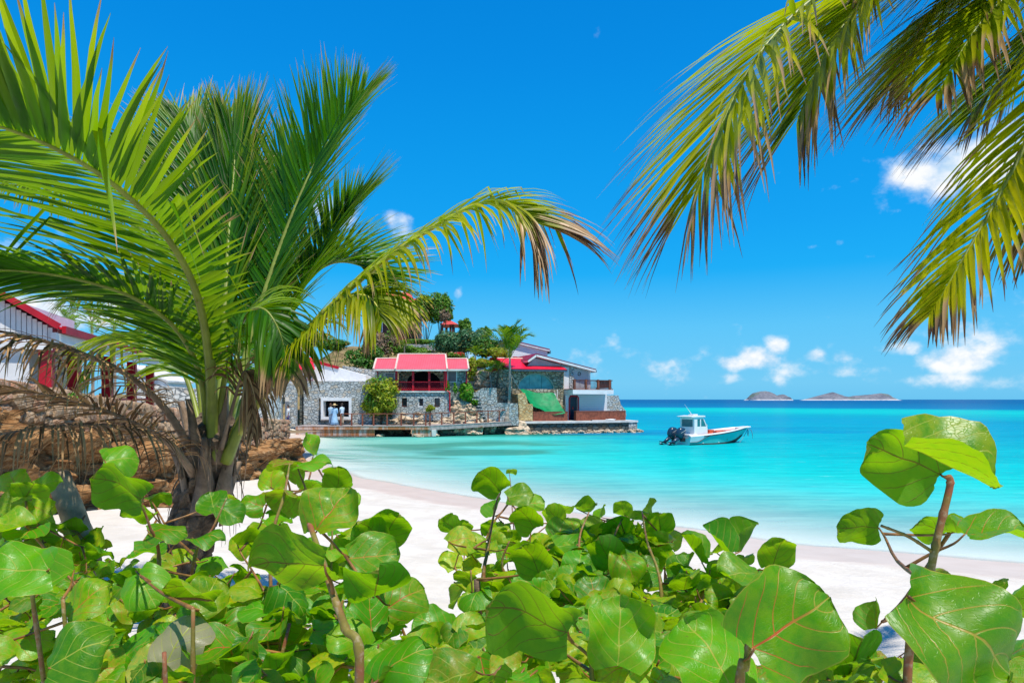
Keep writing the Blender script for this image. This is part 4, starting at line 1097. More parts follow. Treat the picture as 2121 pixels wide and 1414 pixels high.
def jbox(m, Pa, Pb, off0, off1, dz0, dz1):
    d_, n_ = seg(Pa, Pb)
    q_ = [p_ + n_ * o_ + Vector((0, 0, z_)) for z_ in (dz0, dz1) for (p_, o_) in ((Pa, off0), (Pb, off0), (Pb, off1), (Pa, off1))]
    return m.add(q_, [(3, 2, 1, 0), (4, 5, 6, 7), (0, 1, 5, 4), (1, 2, 6, 5), (2, 3, 7, 6), (3, 0, 4, 7)])
jbox(MB(), JA, JB, 0, .12, -.30, -.045).build('edge_beam', M['deck'], J)
jbox(MB(), JB + Vector((.004, 0, 0)), JC, 0, .12, -.36, -.045).build('edge_beam', M['deckgrey'], J)
m = MB()
for (Pa, Pb) in ((JA, JB), (JB, JC)):
    L_ = (Pb - Pa).length; n = int(L_ / .16)
    for k in range(n):
        jbox(m, Pa.lerp(Pb, (k + .03) / n), Pa.lerp(Pb, (k + .97) / n), -.03, 2.3, -.043, 0)
tag(m.build('deck_planks', M['deckgrey'], J), None, None, None, 'stuff')
def plank_panel(x0, x1, d, ztop, zbot, name):
    n = max(2, int((x1 - x0) / 12)); pan = None
    for k in range(n):
        a_, b_ = P(x0 + (x1 - x0) * k / n, 0, d), P(x0 + (x1 - x0) * (k + 1) / n, 0, d)
        m = MB(); fr_ = Frame(0, 0, 0)
        m.box(fr_, a_.x + .006, b_.x - .006, d, d + .08, zbot, ztop)
        m.build('fascia_plank', M['deck'], J)
plank_panel(613, 776, 54.5, .575, .02, 'a'); plank_panel(853, 893, 54.5, .575, .06, 'b')
MB().box(Frame(0, 0, 0), P(894, 0, 54.5).x, P(903, 0, 54.5).x, 54.5, 55.8, .06, .57).build('pier_block', M['concrete'], J)
MB().box(Frame(0, 0, 0), P(613, 0, 54.6).x, P(770, 0, 54.6).x, 54.62, 56.9, -.6, .57).build('base_block', M['concrete'], J)
# footing stones under the jetty front
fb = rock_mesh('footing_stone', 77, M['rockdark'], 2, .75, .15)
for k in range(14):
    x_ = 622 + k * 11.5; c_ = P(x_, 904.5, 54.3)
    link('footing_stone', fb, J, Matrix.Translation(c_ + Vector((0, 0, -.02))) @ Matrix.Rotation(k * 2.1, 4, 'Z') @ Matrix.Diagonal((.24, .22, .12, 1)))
# railing
RL = thing('jetty_railing', P(830, 880, 54.8).xy.to_3d(), 'brown timber railing along the jetty', 'railing')
def on_j(px, off=.35):
    k = (px - CX) / F
    for (Pa, Pb) in ((JA, JB), (JB, JC)):
        d_, n_ = seg(Pa, Pb); a_ = Pa + n_ * off
        s_ = (k * a_.y - a_.x) / (d_.x - k * d_.y)
        if s_ <= 1.0001 or Pb is JC:
            return a_ + d_ * s_
posts = [706, 728.5, 751, 774, 802, 831, 857, 882, 890.5, 915, 940, 964, 988, 1011, 1034, 1056.5]
for px in posts:
    b_ = on_j(px)
    MB().box(Frame(b_.x, b_.y, 0), -.055, .055, -.055, .055, b_.z + .001, b_.z + .92).build('post', M['wood'], RL)
for (a_, b_) in zip(posts[:-1], posts[1:]):
    A_, B_ = on_j(a_) + Vector((0, 0, .96)), on_j(b_) + Vector((0, 0, .96))
    if b_ - a_ > 5:
        jbox(MB(), A_, B_ - (B_ - A_).normalized() * .004, -.07, .07, -.039, .025).build('top_rail', M['wood'], RL)

# ------------------------------------------------------------------ cliff of tan rock behind the jetty
R = random.Random(11)
vs = []; nr, nc = 120, 26
for i in range(nr):
    px = 728 + (1000 - 728) * i / (nr - 1)
    topy = float(np.interp(px, [728, 740, 770, 800, 850, 925, 935, 950, 965, 985, 1000], [868, 858, 855, 851, 856, 856, 838, 832, 834, 848, 875]))
    zt = 3 + (HY - topy) / F * 57.2
    for j in range(nc):
        f = j / (nc - 1)
        z_ = zt + .1 - f * (zt + 1.0); y_ = 57.9 - 1.2 * f ** .7
        x_ = (px - CX) / F * 57.0
        pv = Vector((x_ * .8, y_, z_ * 2.2))
        n1_ = mnoise.fractal(pv * .9, .9, 2.0, 6); n2_ = mnoise.noise(Vector((x_ * .35, z_ * 4.2, 7.1))) ; n3_ = abs(mnoise.noise(pv * 2.1))
        vs.append((x_ + .12 * n1_, y_ - .55 * n1_ - .35 * n2_ + .25 * n3_, z_ + .16 * n1_))
o = link('rock_outcrop', mesh('rock_outcrop', vs, [f_[::-1] for f_ in grid_faces(nr, nc)], M['rocktan'], False))
tag(o, 'pale layered rock outcrop behind the jetty railing', 'rock', None, 'thing')
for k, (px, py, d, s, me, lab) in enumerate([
        (790, 895, 56.3, (.9, .6, .45), bd[0], 'dark boulder with painted shade under the jetty near its left block'), (826, 890, 56.6, (1.3, .6, .55), bd[1], 'broad dark boulder in the middle shadow under the jetty'),
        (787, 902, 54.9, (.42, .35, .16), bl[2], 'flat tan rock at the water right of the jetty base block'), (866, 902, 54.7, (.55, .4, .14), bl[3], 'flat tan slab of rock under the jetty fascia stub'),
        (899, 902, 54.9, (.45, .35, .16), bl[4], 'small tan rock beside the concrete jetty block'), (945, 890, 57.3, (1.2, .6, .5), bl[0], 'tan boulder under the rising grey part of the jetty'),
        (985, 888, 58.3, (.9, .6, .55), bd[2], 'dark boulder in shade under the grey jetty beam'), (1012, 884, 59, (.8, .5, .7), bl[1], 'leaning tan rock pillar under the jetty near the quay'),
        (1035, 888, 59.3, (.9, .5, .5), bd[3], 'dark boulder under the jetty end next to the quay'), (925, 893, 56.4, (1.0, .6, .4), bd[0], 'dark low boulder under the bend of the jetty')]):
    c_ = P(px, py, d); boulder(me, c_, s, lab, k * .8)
for k, (px, py, s, lab) in enumerate([(952, 842, (.9, .8, .65), 'pale boulder below the round green shrub'), (992, 787, (1.0, .8, .6), 'tan boulder on the slope left of the small palms'), (1001, 776, (.7, .6, .45), 'upper tan boulder by the hillside steps'),
                                      (985, 797, (.8, .7, .5), 'lower tan boulder above the grey retaining wall'), (1010, 795, (.9, .6, .5), 'tan boulder behind the white palm trunks')]):
    boulder(bl[k], P(px, py, 58.6 if k == 0 else 62.5), s, lab, k * 1.1)
o = thing('hillside_steps', P(990, 770, 63), 'stone steps climbing the slope between the two houses', 'steps')
for k in range(7):
    c_ = P(993 - k * .6, 790 - k * 5.5, 62 + k * .45)
    MB().box(Frame(c_.x, c_.y, 8), -.75, .75, 0, .8, c_.z - .5, c_.z).build('step', M['stonegrey'], o)

# ------------------------------------------------------------------ people on the jetty
def skin_body(name, joints, edges, mat, parent, root=0):
    me = bpy.data.meshes.new(name)
    me.from_pydata([j[:3] for j in joints], edges, [])
    o = link(name, me, parent)
    sk = o.modifiers.new('skin', 'SKIN'); sk.use_smooth_shade = True
    me.skin_vertices[0].data[root].use_root = True
    for i, j in enumerate(joints):
        r_ = j[3]; me.skin_vertices[0].data[i].radius = (r_, r_ if len(j) < 5 else j[4])
    ss = o.modifiers.new('sub', 'SUBSURF'); ss.levels = 1; ss.render_levels = 1
    me.materials.append(mat)
    return o
M['skin'] = plain('skin', (.42, .23, .15), .6, .08, 8, 0)
def cloth(name, c): return plain(name, c, .85, .10, 5, .2)
def ring(c, rx, ry, n=16, wob=0.0, seed=0):
    return [c + Vector((rx * (1 + wob * math.sin(5 * 2 * math.pi * k / n + seed)) * math.cos(2 * math.pi * k / n), ry * (1 + wob * math.cos(4 * 2 * math.pi * k / n + seed)) * math.sin(2 * math.pi * k / n), 0)) for k in range(n)]
def person(base, hgt, face, label, top, bottom, hair, dress=None, hat=False, arm=(0.05, 0.0), shorts=False, shoes=(.05, .04, .03)):
    """standing figure; face = heading in degrees (0 looks along +y, away from the viewer)"""
    root = thing('person', base, label, 'person', 'people on the jetty')
    k = hgt / 1.75; R3 = Matrix.Rotation(rad(face), 3, 'Z')
    def w(x_, y_, z_): return base + R3 @ Vector((x_ * k, y_ * k, z_ * k))
    J_ = []; E_ = []
    def j(x_, y_, z_, r_, r2=None):
        p_ = w(x_, y_, z_); J_.append((p_.x, p_.y, p_.z, r_ * k, (r2 or r_) * k)); return len(J_) - 1
    pel = j(0, 0, .93, .125, .10); wai = j(0, .01, 1.08, .115, .09); che = j(0, .01, 1.30, .135, .10); nk0 = j(0, 0, 1.45, .06); nk = j(0, .01, 1.53, .048)
    hd = j(0, .025, 1.62, .075, .088); hd2 = j(0, .02, 1.71, .068, .08); nose = None
    E_ += [(pel, wai), (wai, che), (che, nk0), (nk0, nk), (nk, hd), (hd, hd2)]
    for s_ in (-1, 1):
        sh_ = j(.165 * s_, 0, 1.40, .055); elb = j(.215 * s_, -.02 + arm[0], 1.13, .042); wr = j(.20 * s_, .06 + arm[1], .90, .028); pa = j(.195 * s_, .08 + arm[1], .82, .033, .018)
        E_ += [(che, sh_), (sh_, elb), (elb, wr), (wr, pa)]
        for q_ in range(4):
            f_ = j(.195 * s_, .055 + arm[1] + .018 * q_, .745 - .008 * (q_ % 3), .008); E_.append((pa, f_))
        th_ = j(.195 * s_ - .02 * s_, .115 + arm[1], .80, .009); E_.append((pa, th_))
        hip_ = j(.085 * s_, 0, .88, .085); kn = j(.095 * s_, .02, .49, .058); an = j(.095 * s_, -.01, .09, .038); to = j(.10 * s_, .13, .03, .032)
        E_ += [(pel, hip_), (hip_, kn), (kn, an), (an, to)]
    skin_body('body', J_, E_, M['skin'], root)
    face_ = MB()
    face_.add([w(0, .125, 1.66), w(-.012, .10, 1.625), w(.012, .10, 1.625), w(0, .095, 1.675)], [(0, 1, 2), (0, 3, 1), (0, 2, 3), (1, 3, 2)]); face_.build('nose', M['skin'], root)
    for s_ in (-1, 1):
        MB().rings([ring(w(.03 * s_, .10, 1.672 + dz), r_, r_ * .4, 6) for dz, r_ in ((-.008, .003), (0, .012), (.008, .003))]).build('eye', M['black'], root)
        MB().rings([ring(w(.082 * s_, .02, 1.655 + dz), .008, r_, 6) for dz, r_ in ((-.03, .006), (0, .018), (.03, .010))]).build('ear', M['skin'], root)
    MB().rings([ring(w(0, .098, 1.598 + dz), r_, .006, 6) for dz, r_ in ((-.006, .012), (0, .024), (.006, .012))]).build('mouth', plain('lips', (.35, .1, .08), .5, 0, 2, 0), root)
    # hair cap
    MB().rings([ring(w(0, -.005 - .02 * (z_ < 1.66), z_), a_ * k, b_ * k, 12) for z_, a_, b_ in ((1.58, .07, .065), (1.64, .088, .088), (1.70, .090, .098), (1.76, .078, .088), (1.80, .03, .035))]).build('hair', hair, root, True)
    if dress:
        m = MB().rings([[R3 @ (q_ - base) + base for q_ in ring(base + Vector((0, 0, z_ * k)), a_ * k, b_ * k, 20, wob, z_)] for z_, a_, b_, wob in
                        ((.06, .34, .30, .10), (.30, .29, .25, .09), (.60, .24, .20, .06), (.88, .185, .15, .03), (1.04, .15, .125, 0), (1.15, .155, .13, 0), (1.32, .185, .135, 0), (1.43, .15, .10, 0), (1.47, .075, .07, 0))])
        m.build('dress', dress, root, True)
        for s_ in (-1, 1):
            MB().tube([w(.14 * s_, 0, 1.42), w(.185 * s_, -.01, 1.33), w(.225 * s_, -.02 + arm[0], 1.14), w(.215 * s_, .03 + arm[1], .98)], [.075 * k, .085 * k, .075 * k, .07 * k], 8).build('sleeve', dress, root, True)
    else:
        m = MB().rings([[R3 @ (q_ - base) + base for q_ in ring(base + Vector((0, 0, z_ * k)), a_ * k, b_ * k, 18, .02, z_)] for z_, a_, b_ in
                        ((.84, .175, .145), (.95, .17, .14), (1.1, .165, .135), (1.30, .19, .14), (1.42, .16, .105), (1.48, .07, .07))])
        m.build('shirt', top, root, True)
        for s_ in (-1, 1):
            MB().tube([w(.14 * s_, 0, 1.42), w(.185 * s_, -.01, 1.33), w(.215 * s_, -.02 + arm[0], 1.14)], [.075 * k, .075 * k, .062 * k], 8).build('sleeve', top, root, True)
            lo_ = .5 if shorts else .10
            MB().tube([w(.085 * s_, 0, .92), w(.092 * s_, .01, .7), w(.097 * s_, .02, .5)] + ([] if shorts else [w(.097 * s_, .0, .28), w(.097 * s_, -.01, .08)]), [.105 * k, .095 * k, .08 * k] + ([] if shorts else [.07 * k, .065 * k]), 9).build('trouser_leg', bottom, root, True)
    for s_ in (-1, 1):
        MB().rings([ring(w(.098 * s_, .05, z_), .05 * k, b_ * k, 10) for z_, b_ in ((.0, .13), (.035, .135), (.06, .10))]).build('shoe', plain('shoe_leather', shoes, .6, .1, 4, 0), root, True)
    if hat:
        h_ = M['straw'] if 'straw' in M else M.setdefault('straw', plain('straw', (.62, .45, .22), .8, .15, 30, .4))
        m = MB().rings([ring(w(0, .01, z_), a_ * k, a_ * k, 22, wb) for z_, a_, wb in ((1.70, .245, .03), (1.72, .235, .03), (1.735, .11, 0), (1.80, .105, 0), (1.845, .08, 0), (1.855, .02, 0))])
        m.build('hat', h_, root, True)
    return root
zdk = JA.z + .001
b_ = P(693, 881, 55.5); b_.z = zdk
person(b_, 1.68, 12, 'woman in long pale blue dress and straw hat on the jetty', None, None, plain('brown_hair', (.10, .055, .03), .6), cloth('sky_blue_cotton', (.33, .55, .78)), True)
b_ = P(708.5, 879, 55.8); b_.z = zdk
person(b_, 1.76, 60, 'man in light blue shirt and beige trousers beside the railing end', cloth('light_blue_shirt', (.52, .66, .80)), cloth('beige_trousers', (.55, .46, .34)), plain('dark_hair', (.04, .025, .018), .6), arm=(.06, .16))
b_ = P(685, 880, 55.9); b_.z = zdk
person(b_, 1.74, -25, 'person in pale blue top standing half hidden left of the woman', cloth('pale_blue_top', (.40, .58, .72)), cloth('pale_trousers', (.50, .60, .70)), plain('auburn_hair', (.13, .06, .03), .6))
G2 = float(G.z(690, 884)); b_ = P(597, 880, 56.2); b_.z = G2 + .1 if G2 < .9 else zdk
person(b_, 1.72, 120, 'person in white shirt and dark blue shorts at the white doorway', cloth('white_shirt', (.7, .72, .75)), cloth('navy_shorts', (.05, .05, .16)), plain('black_hair', (.02, .015, .012), .6), shorts=True)

# ------------------------------------------------------------------ motor boat
BT = thing('motor_boat', P(1480, 921, 45.6).xy.to_3d(), 'white and turquoise open motor boat with small cabin, moored', 'boat')
s0 = P(1411, 922, 44.8); s0.z = 0
BF = Frame(s0.x + .1, s0.y + .75, 27.0)     # u stern to bow, v to port (far side)
M['teal'] = plain('turquoise_gelcoat', (0.06, 0.56, 0.54), .25, .04, 1.5, 0, .5)
M['gel'] = plain('white_gelcoat', (.80, .80, .80), .25, .03, 1.5, 0, .5)
M['anti'] = plain('dark_antifouling', (.10, .035, .03), .6, .15, 3, .1)
M['orange'] = plain('orange_red_deck_paint', (.60, .13, .06), .6, .15, 2, .1, .4, (.65, .35, .25))
LB = 5.65
ST = []
for k in range(21):
    f = k / 20; u = LB * f
    wg = 1.12 * (1 - max(0, (f - .42) / .58) ** 2.6) * (1 - .06 * (1 - f)); wg = max(wg, .02)
    wc = .93 * (1 - max(0, (f - .35) / .60) ** 2.0); wc = max(wc, .015)
    zg = .56 + .52 * f ** 1.35; zc = .02 + .50 * max(0, (f - .45) / .55) ** 2.2
    zk = -.28 + .75 * max(0, (f - .62) / .38) ** 2.4
    ux = u + .55 * max(0, (f - .6) / .4) ** 2
    ST.append((u, ux, wg, wc, zg, zc, zk))
def hull_pt(k, side, h):
    """h = 0 chine .. 1 gunwale"""
    u, ux, wg, wc, zg, zc, zk = ST[k]; e_ = max(h, 0.0) ** 1.25
    return BF.p(u + (ux - u) * h, -side * (wc + (wg - wc) * e_), zc + (zg - zc) * h)
def strip(name, h0, h1, k0, k1, mat, off=0.0, sides=(1, -1), hf=None):
    m = MB()
    for sd in sides:
        rows_ = []
        for k in range(k0, k1 + 1):
            a_, b_ = (h0, h1) if hf is None else hf(k)
            col_ = [hull_pt(k, sd, a_ + (b_ - a_) * q_ / 4) + BF.p(0, -sd * off, 0) - BF.p(0, 0, 0) for q_ in range(5)]
            rows_.append(col_)
        m.add([p_ for r_ in rows_ for p_ in r_], grid_faces(len(rows_), 5))
    return m.build(name, mat, BT, True)
strip('hull_side', .10, .93, 0, 20, M['teal'])
strip('waterline_band', -.02, .10, 0, 20, M['anti'], 0)
m = MB()
for sd in (1, -1):
    rows_ = [[hull_pt(k, sd, 0), BF.p(ST[k][0], 0, ST[k][6])] for k in range(21)]
    m.add([p_ for r_ in rows_ for p_ in r_], grid_faces(21, 2))
m.build('bottom', M['anti'], BT, True)
m = MB()
rows_ = []
for sd in (1, -1):
    for k in range(21):
        u, ux, wg, wc, zg, zc, zk = ST[k]
        wi = max(wg - (.20 if k < 17 else .24), .0)
        rows_.append([hull_pt(k, sd, .93), hull_pt(k, sd, 1.0) + Vector((0, 0, .0)), BF.p(ux, -sd * wg * .97, zg + .05), BF.p(ux - .02, -sd * wi, zg + .05), BF.p(ux - .02, -sd * wi, zg - .10)])
m.add([p_ for r_ in rows_[:21] for p_ in r_], grid_faces(21, 5)); m.add([p_ for r_ in rows_[21:] for p_ in r_], grid_faces(21, 5))
m.build('gunwale', M['gel'], BT, True)
MB().prism(BF, [(LB * .92, ST[18][4] + .03), (LB + .45, ST[20][4] + .04), (LB + .45, ST[20][4] - .05), (LB * .92, ST[18][4] - .05)], -.38, .38).build('bow_cap', M['gel'], BT, False, .04)
m = MB(); m.tube([hull_pt(k, 1, .92) + BF.p(0, -.015, 0) - BF.p(0, 0, 0) for k in range(4, 21)], .028, 6); m.tube([hull_pt(k, -1, .92) + BF.p(0, .015, 0) - BF.p(0, 0, 0) for k in range(4, 21)], .028, 6)
m.build('rub_rail', M['black'], BT, True)
# white stern quarter that sweeps down to the waterline
strip('stern_quarter', .3, 1, 0, 6, M['gel'], .012, (1, -1), lambda k: (float(np.interp(k, [0, 2, 3, 4, 5, 6], [.30, .30, .42, .66, .84, .93])), .99))
m = MB(); sw = []
for k in range(0, 7):
    sw.append(hull_pt(k, 1, float(np.interp(k, [0, 2, 3, 4, 5, 6], [.28, .28, .40, .64, .82, .92]))) + BF.p(0, -.025, 0) - BF.p(0, 0, 0))
m.tube(sw, .02, 5).build('quarter_trim', M['black'], BT)
u, ux, wg, wc, zg, zc, zk = ST[0]
m = MB().add([BF.p(0, -wg, zg), BF.p(0, wg, zg), BF.p(0, wc, zc), BF.p(0, 0, zk), BF.p(0, -wc, zc)], [(0, 1, 2, 3, 4)]); m.build('transom', M['gel'], BT)
# deck inside and cargo floor
m = MB(); pts_ = [BF.p(ST[k][1] - .03, -max(ST[k][2] - .18, .01), ST[k][4] - .10) for k in range(0, 20)] + [BF.p(ST[k][1] - .03, max(ST[k][2] - .18, .01), ST[k][4] - .10) for k in range(19, -1, -1)]
m.add(pts_, [tuple(range(len(pts_)))]).build('deck', M['orange'], BT)
for (ua_, va_, w_, h_) in ((2.9, -.35, .5, .14), (3.5, .1, .7, .12), (3.0, .45, .45, .18)):
    MB().box(BF, ua_, ua_ + w_, va_, va_ + .35, .56 + .06 * ua_ - .12, .56 + .06 * ua_ + h_ - .02).build('deck_hatch', M['orange'], BT, False, .02)
# stern platform box
MB().box(BF, .06, .8, -.86, .86, .34, .70).build('stern_well', M['gel'], BT, False, .05)
# cabin
cu0, cu1 = .62, 1.68; cw = .70; cz0, cz1 = .55, 1.82
m = MB()
prof_ = [(cu0, cz0), (cu1 + .10, cz0), (cu1 + .08, 1.10), (cu1 - .34, cz1), (cu0 + .02, cz1)]
zw0, zw1 = 1.20, 1.69
# sides with window openings built from pieces
for sd in (-1, 1):
    v0_, v1_ = (sd * cw, sd * (cw - .06)) if sd < 0 else (sd * (cw - .06), sd * cw)
    fx = lambda z_: cu1 + .08 - (z_ - 1.10) / (cz1 - 1.10) * .36
    MB().prism(BF, [(cu0, cz0), (cu1 + .10, cz0), (cu1 + .08, 1.10), (fx(zw0), zw0), (cu0, zw0)], v0_, v1_).build('cabin_side', M['gel'], BT)
    MB().prism(BF, [(cu0, zw1), (fx(zw1), zw1), (fx(cz1), cz1), (cu0, cz1)], v0_, v1_).build('cabin_side_top', M['gel'], BT)
    for (a_, b_) in ((cu0, cu0 + .26), (cu0 + .50, cu0 + .58)):
        MB().box(BF, a_, b_, v0_, v1_, zw0, zw1).build('side_pillar', M['gel'], BT)
    MB().prism(BF, [(fx(zw0) - .06, zw0), (fx(zw0), zw0), (fx(zw1), zw1), (fx(zw1) - .06, zw1)], v0_, v1_).build('windscreen_pillar', M['gel'], BT)
    gl_ = M.setdefault('boatglass', plain('tinted_cabin_glass', (.02, .19, .21), .08, .1, 1, 0, .8))
    MB().box(BF, cu0 + .26, cu0 + .50, v0_ + .02, v1_ - .02, zw0, zw1).build('side_window', gl_, BT)
    MB().prism(BF, [(cu0 + .58, zw0), (fx(zw0) - .06, zw0), (fx(zw1) - .06, zw1), (cu0 + .58, zw1)], v0_ + .02, v1_ - .02).build('quarter_window', gl_, BT)
b0, b1 = 1.18, 1.67
MB().box(BF, cu0, cu0 + .06, -cw + .06, cw - .06, cz0, b0).box(BF, cu0, cu0 + .06, -cw + .06, cw - .06, b1, cz1).box(BF, cu0, cu0 + .06, -cw + .06, -cw + .16, b0, b1).box(BF, cu0, cu0 + .06, cw - .16, cw - .06, b0, b1).build('cabin_back', M['gel'], BT)
MB().box(BF, cu0 + .02, cu0 + .04, -cw + .16, cw - .16, b0, b1).build('back_window', gl_, BT)
MB().add([BF.p(cu1 + .07, -cw + .07, 1.12), BF.p(cu1 + .07, cw - .07, 1.12), BF.p(fx(cz1) - .0, cw - .07, cz1 - .02), BF.p(fx(cz1) - .0, -cw + .07, cz1 - .02)], [(0, 1, 2, 3)]).build('windscreen', gl_, BT)
MB().box(BF, cu1 + .02, cu1 + .08, -cw + .06, cw - .06, cz0, 1.12).build('cabin_front', M['gel'], BT)
MB().prism(BF, [(cu0 - .28, cz1 + .045), (cu0 - .20, cz1 - .015), (fx(cz1) + .16, cz1 + .002), (fx(cz1) + .10, cz1 + .10), (cu0 + .35, cz1 + .11)], -cw - .06, cw + .06).build('cabin_roof', M['gel'], BT, False, .02)
MB().box(BF, .95, 1.35, -.25, .25, cz1 + .11, cz1 + .19).build('roof_hatch', M['gel'], BT, False, .03)
MB().tube([BF.p(cu1 + .12, -cw + .1, 1.1), BF.p(cu1 + .15, -cw + .1, 1.28), BF.p(cu1 + .05, -cw + .1, 1.36), BF.p(cu1 + .05, cw - .1, 1.36), BF.p(cu1 + .15, cw - .1, 1.28), BF.p(cu1 + .12, cw - .1, 1.1)], .02, 6).build('grab_rail', M['metal'], BT)
MB().tube([BF.p(1.15, .1, cz1 + .12), BF.p(.45, .05, cz1 + .85)], [.018, .009], 6).build('antenna', M['gel'], BT)
MB().tube([BF.p(1.15, .1, cz1 + .08), BF.p(1.12, .1, cz1 + .18)], .035, 8).build('antenna_base', M['metal'], BT)
# twin outboards
M['cowl'] = plain('dark_blue_engine_cowl', (.016, .045, .085), .22, .05, 1.5, 0, .6)
for vv in (-.42, .42):
    en = MB()
    def pr(c_, a_, b_, n=14):   # superellipse ring in the u-v plane, tilted
        out = []
        for q_ in range(n):
            th_ = 2 * math.pi * q_ / n; cs_, sn_ = math.cos(th_), math.sin(th_)
            out.append(BF.p(c_[0] + a_ * abs(cs_) ** .7 * (1 if cs_ > 0 else -1), vv + b_ * abs(sn_) ** .7 * (1 if sn_ > 0 else -1), c_[1] + .55 * a_ * cs_ * -.6))
        return out
    en.rings([pr((-.42, .48), .20, .16), pr((-.40, .60), .27, .20), pr((-.33, .80), .30, .22), pr((-.24, .96), .29, .22), pr((-.16, 1.07), .24, .18), pr((-.12, 1.12), .12, .10)])
    e_ = en.build('outboard_engine', M['cowl'], BT, True)
    MB().rings([pr((-.48, .48), .17, .12), pr((-.78, .28), .13, .09), pr((-1.02, .10), .12, .07)]).build('midsection', M['cowl'], e_, True)
    MB().prism(BF, [(-1.30, .20), (-.86, .06), (-.84, .10), (-1.28, .24)], vv - .14, vv + .14).build('anti_ventilation_plate', M['black'], e_)
    MB().tube([BF.p(-1.36, vv, .10), BF.p(-1.2, vv, .04), BF.p(-.98, vv, -.04)], [.03, .075, .05], 10).build('gearcase', M['black'], e_)
    for q_ in range(3):
        a_ = q_ * 2.094 + .4
        MB().add([BF.p(-1.36, vv, .10), BF.p(-1.33, vv + .16 * math.cos(a_), .10 + .16 * math.sin(a_)), BF.p(-1.38, vv + .16 * math.cos(a_ + .7), .10 + .16 * math.sin(a_ + .7)), BF.p(-1.35, vv + .04, .10)], [(0, 1, 2, 3)]).build('propeller_blade', M['metal'], e_)
    MB().box(BF, -.30, .04, vv - .10, vv + .10, .22, .46).build('bracket', M['black'], e_, False, .03)
    MB().prism(BF, [(-.45, .78), (-.02, .99), (-.02, 1.01), (-.45, .80)], vv - .226, vv + .226).build('cowl_stripe', M['metal'], e_)
# scupper fittings and bow line
for (k, h_) in ((4, .16), (9, .14), (12, .3)):
    c_ = hull_pt(k, 1, h_); MB().rings([ring(c_ + BF.p(0, -.02, 0) - BF.p(0, 0, 0) + Vector((0, 0, dz)), r_, r_, 8) for dz, r_ in ((-.03, .015), (0, .035), (.03, .015))]).build('through_hull', M['gel'] if k != 12 else M['black'], BT)
bowp = BF.p(LB + .52, -.02, ST[20][4] - .12)
m = MB(); R = random.Random(4)
for k in range(7):
    d_ = Vector((R.uniform(-.25, .55), R.uniform(-.3, .1), 0)); l_ = R.uniform(.35, .8)
    m.tube(bezier([bowp, bowp + d_ * .5 + Vector((0, 0, -.25 * l_)), bowp + d_ * .7 + Vector((0, 0, -l_))], 6), .014, 4)
m.tube(bezier([bowp, BF.p(LB + .2, -.05, .55), BF.p(LB - .25, -.2, .22), BF.p(LB - .55, -.3, .03), BF.p(LB - .8, -.5, -.3)], 10), .02, 5)
o = thing('mooring_rope', bowp, 'tangled blue grey mooring rope hanging from the boat bow', 'rope')
m.build('strand', M['ropeblue'], o)

# ------------------------------------------------------------------ shrubs and trees on the slope
M['bark'] = plain('grey_brown_bark', (.16, .11, .07), .9, .25, 12, .6)
M['f_dark'] = foliage('dark_green_leaves', (.03, .12, .015), (.11, .29, .03), (.12, .30, .02))
M['f_mid'] = foliage('mid_green_leaves', (.055, .18, .014), (.19, .38, .03), (.25, .45, .03))
M['f_blue'] = foliage('blue_green_leaves', (.03, .13, .05), (.12, .29, .13), (.12, .32, .10))
M['f_yel'] = foliage('yellow_green_leaves', (.17, .28, .01), (.46, .50, .02), (.45, .5, .03))
M['f_bright'] = foliage('bright_green_leaves', (.06, .25, .012), (.17, .44, .02), (.3, .6, .02))
M['f_red'] = foliage('red_flowers', (.45, .012, .012), (.70, .05, .03), (.7, .05, .02))
M['f_dry'] = foliage('dry_twigs', (.20, .13, .08), (.42, .32, .22), (.4, .3, .2))
def leaf_cloud(center, radii, n, leaf, seed, clumps=26, shell=.72, aspect=.55, flat=.35):
    r = np.random.default_rng(seed)
    c = r.normal(size=(clumps, 3)); c /= np.linalg.norm(c, axis=1)[:, None]
    c *= (r.uniform(.25, 1.0, clumps) ** .45)[:, None] * shell
    c[:, 2] = np.where(c[:, 2] < -.55, -c[:, 2], c[:, 2])
    k = r.integers(0, clumps, n)
    rad_ = r.uniform(.18, .55, clumps); c *= r.uniform(.75, 1.25, (clumps, 3))
    d = r.normal(size=(n, 3)); d /= np.linalg.norm(d, axis=1)[:, None]
    pos = c[k] + d * (rad_[k] * r.uniform(.55, 1.05, n))[:, None]
    pos = pos * np.array(radii) + np.array(center)
    nrm = d + np.array((0, 0, flat)) + r.normal(size=(n, 3)) * .45; nrm /= np.linalg.norm(nrm, axis=1)[:, None]
    a = np.cross(nrm, r.normal(size=(n, 3))); a /= np.linalg.norm(a, axis=1)[:, None]
    b = np.cross(nrm, a)
    L = leaf * r.uniform(.6, 1.3, n)[:, None]
    v = np.stack([pos - a * L, pos + b * L * aspect + nrm * L * .12, pos + a * L - nrm * L * .15, pos - b * L * aspect + nrm * L * .12], 1).reshape(-1, 3)
    f = (np.arange(n)[:, None] * 4 + np.arange(4)[None, :]).tolist()
    tone = np.clip(r.uniform(0, 1, n) * .7 + .3 * r.uniform(0, 1, clumps)[k], 0, 1); t2 = r.uniform(0, 1, n)
    col = np.repeat(np.stack([tone, t2, tone * 0, tone * 0 + 1], -1), 4, 0)
    return v, f, col
def land_z(x_, y_):
    return float(hill_z(x_, y_)) if y_ > 58.2 else (1.9 if y_ < 38 else 1.3)
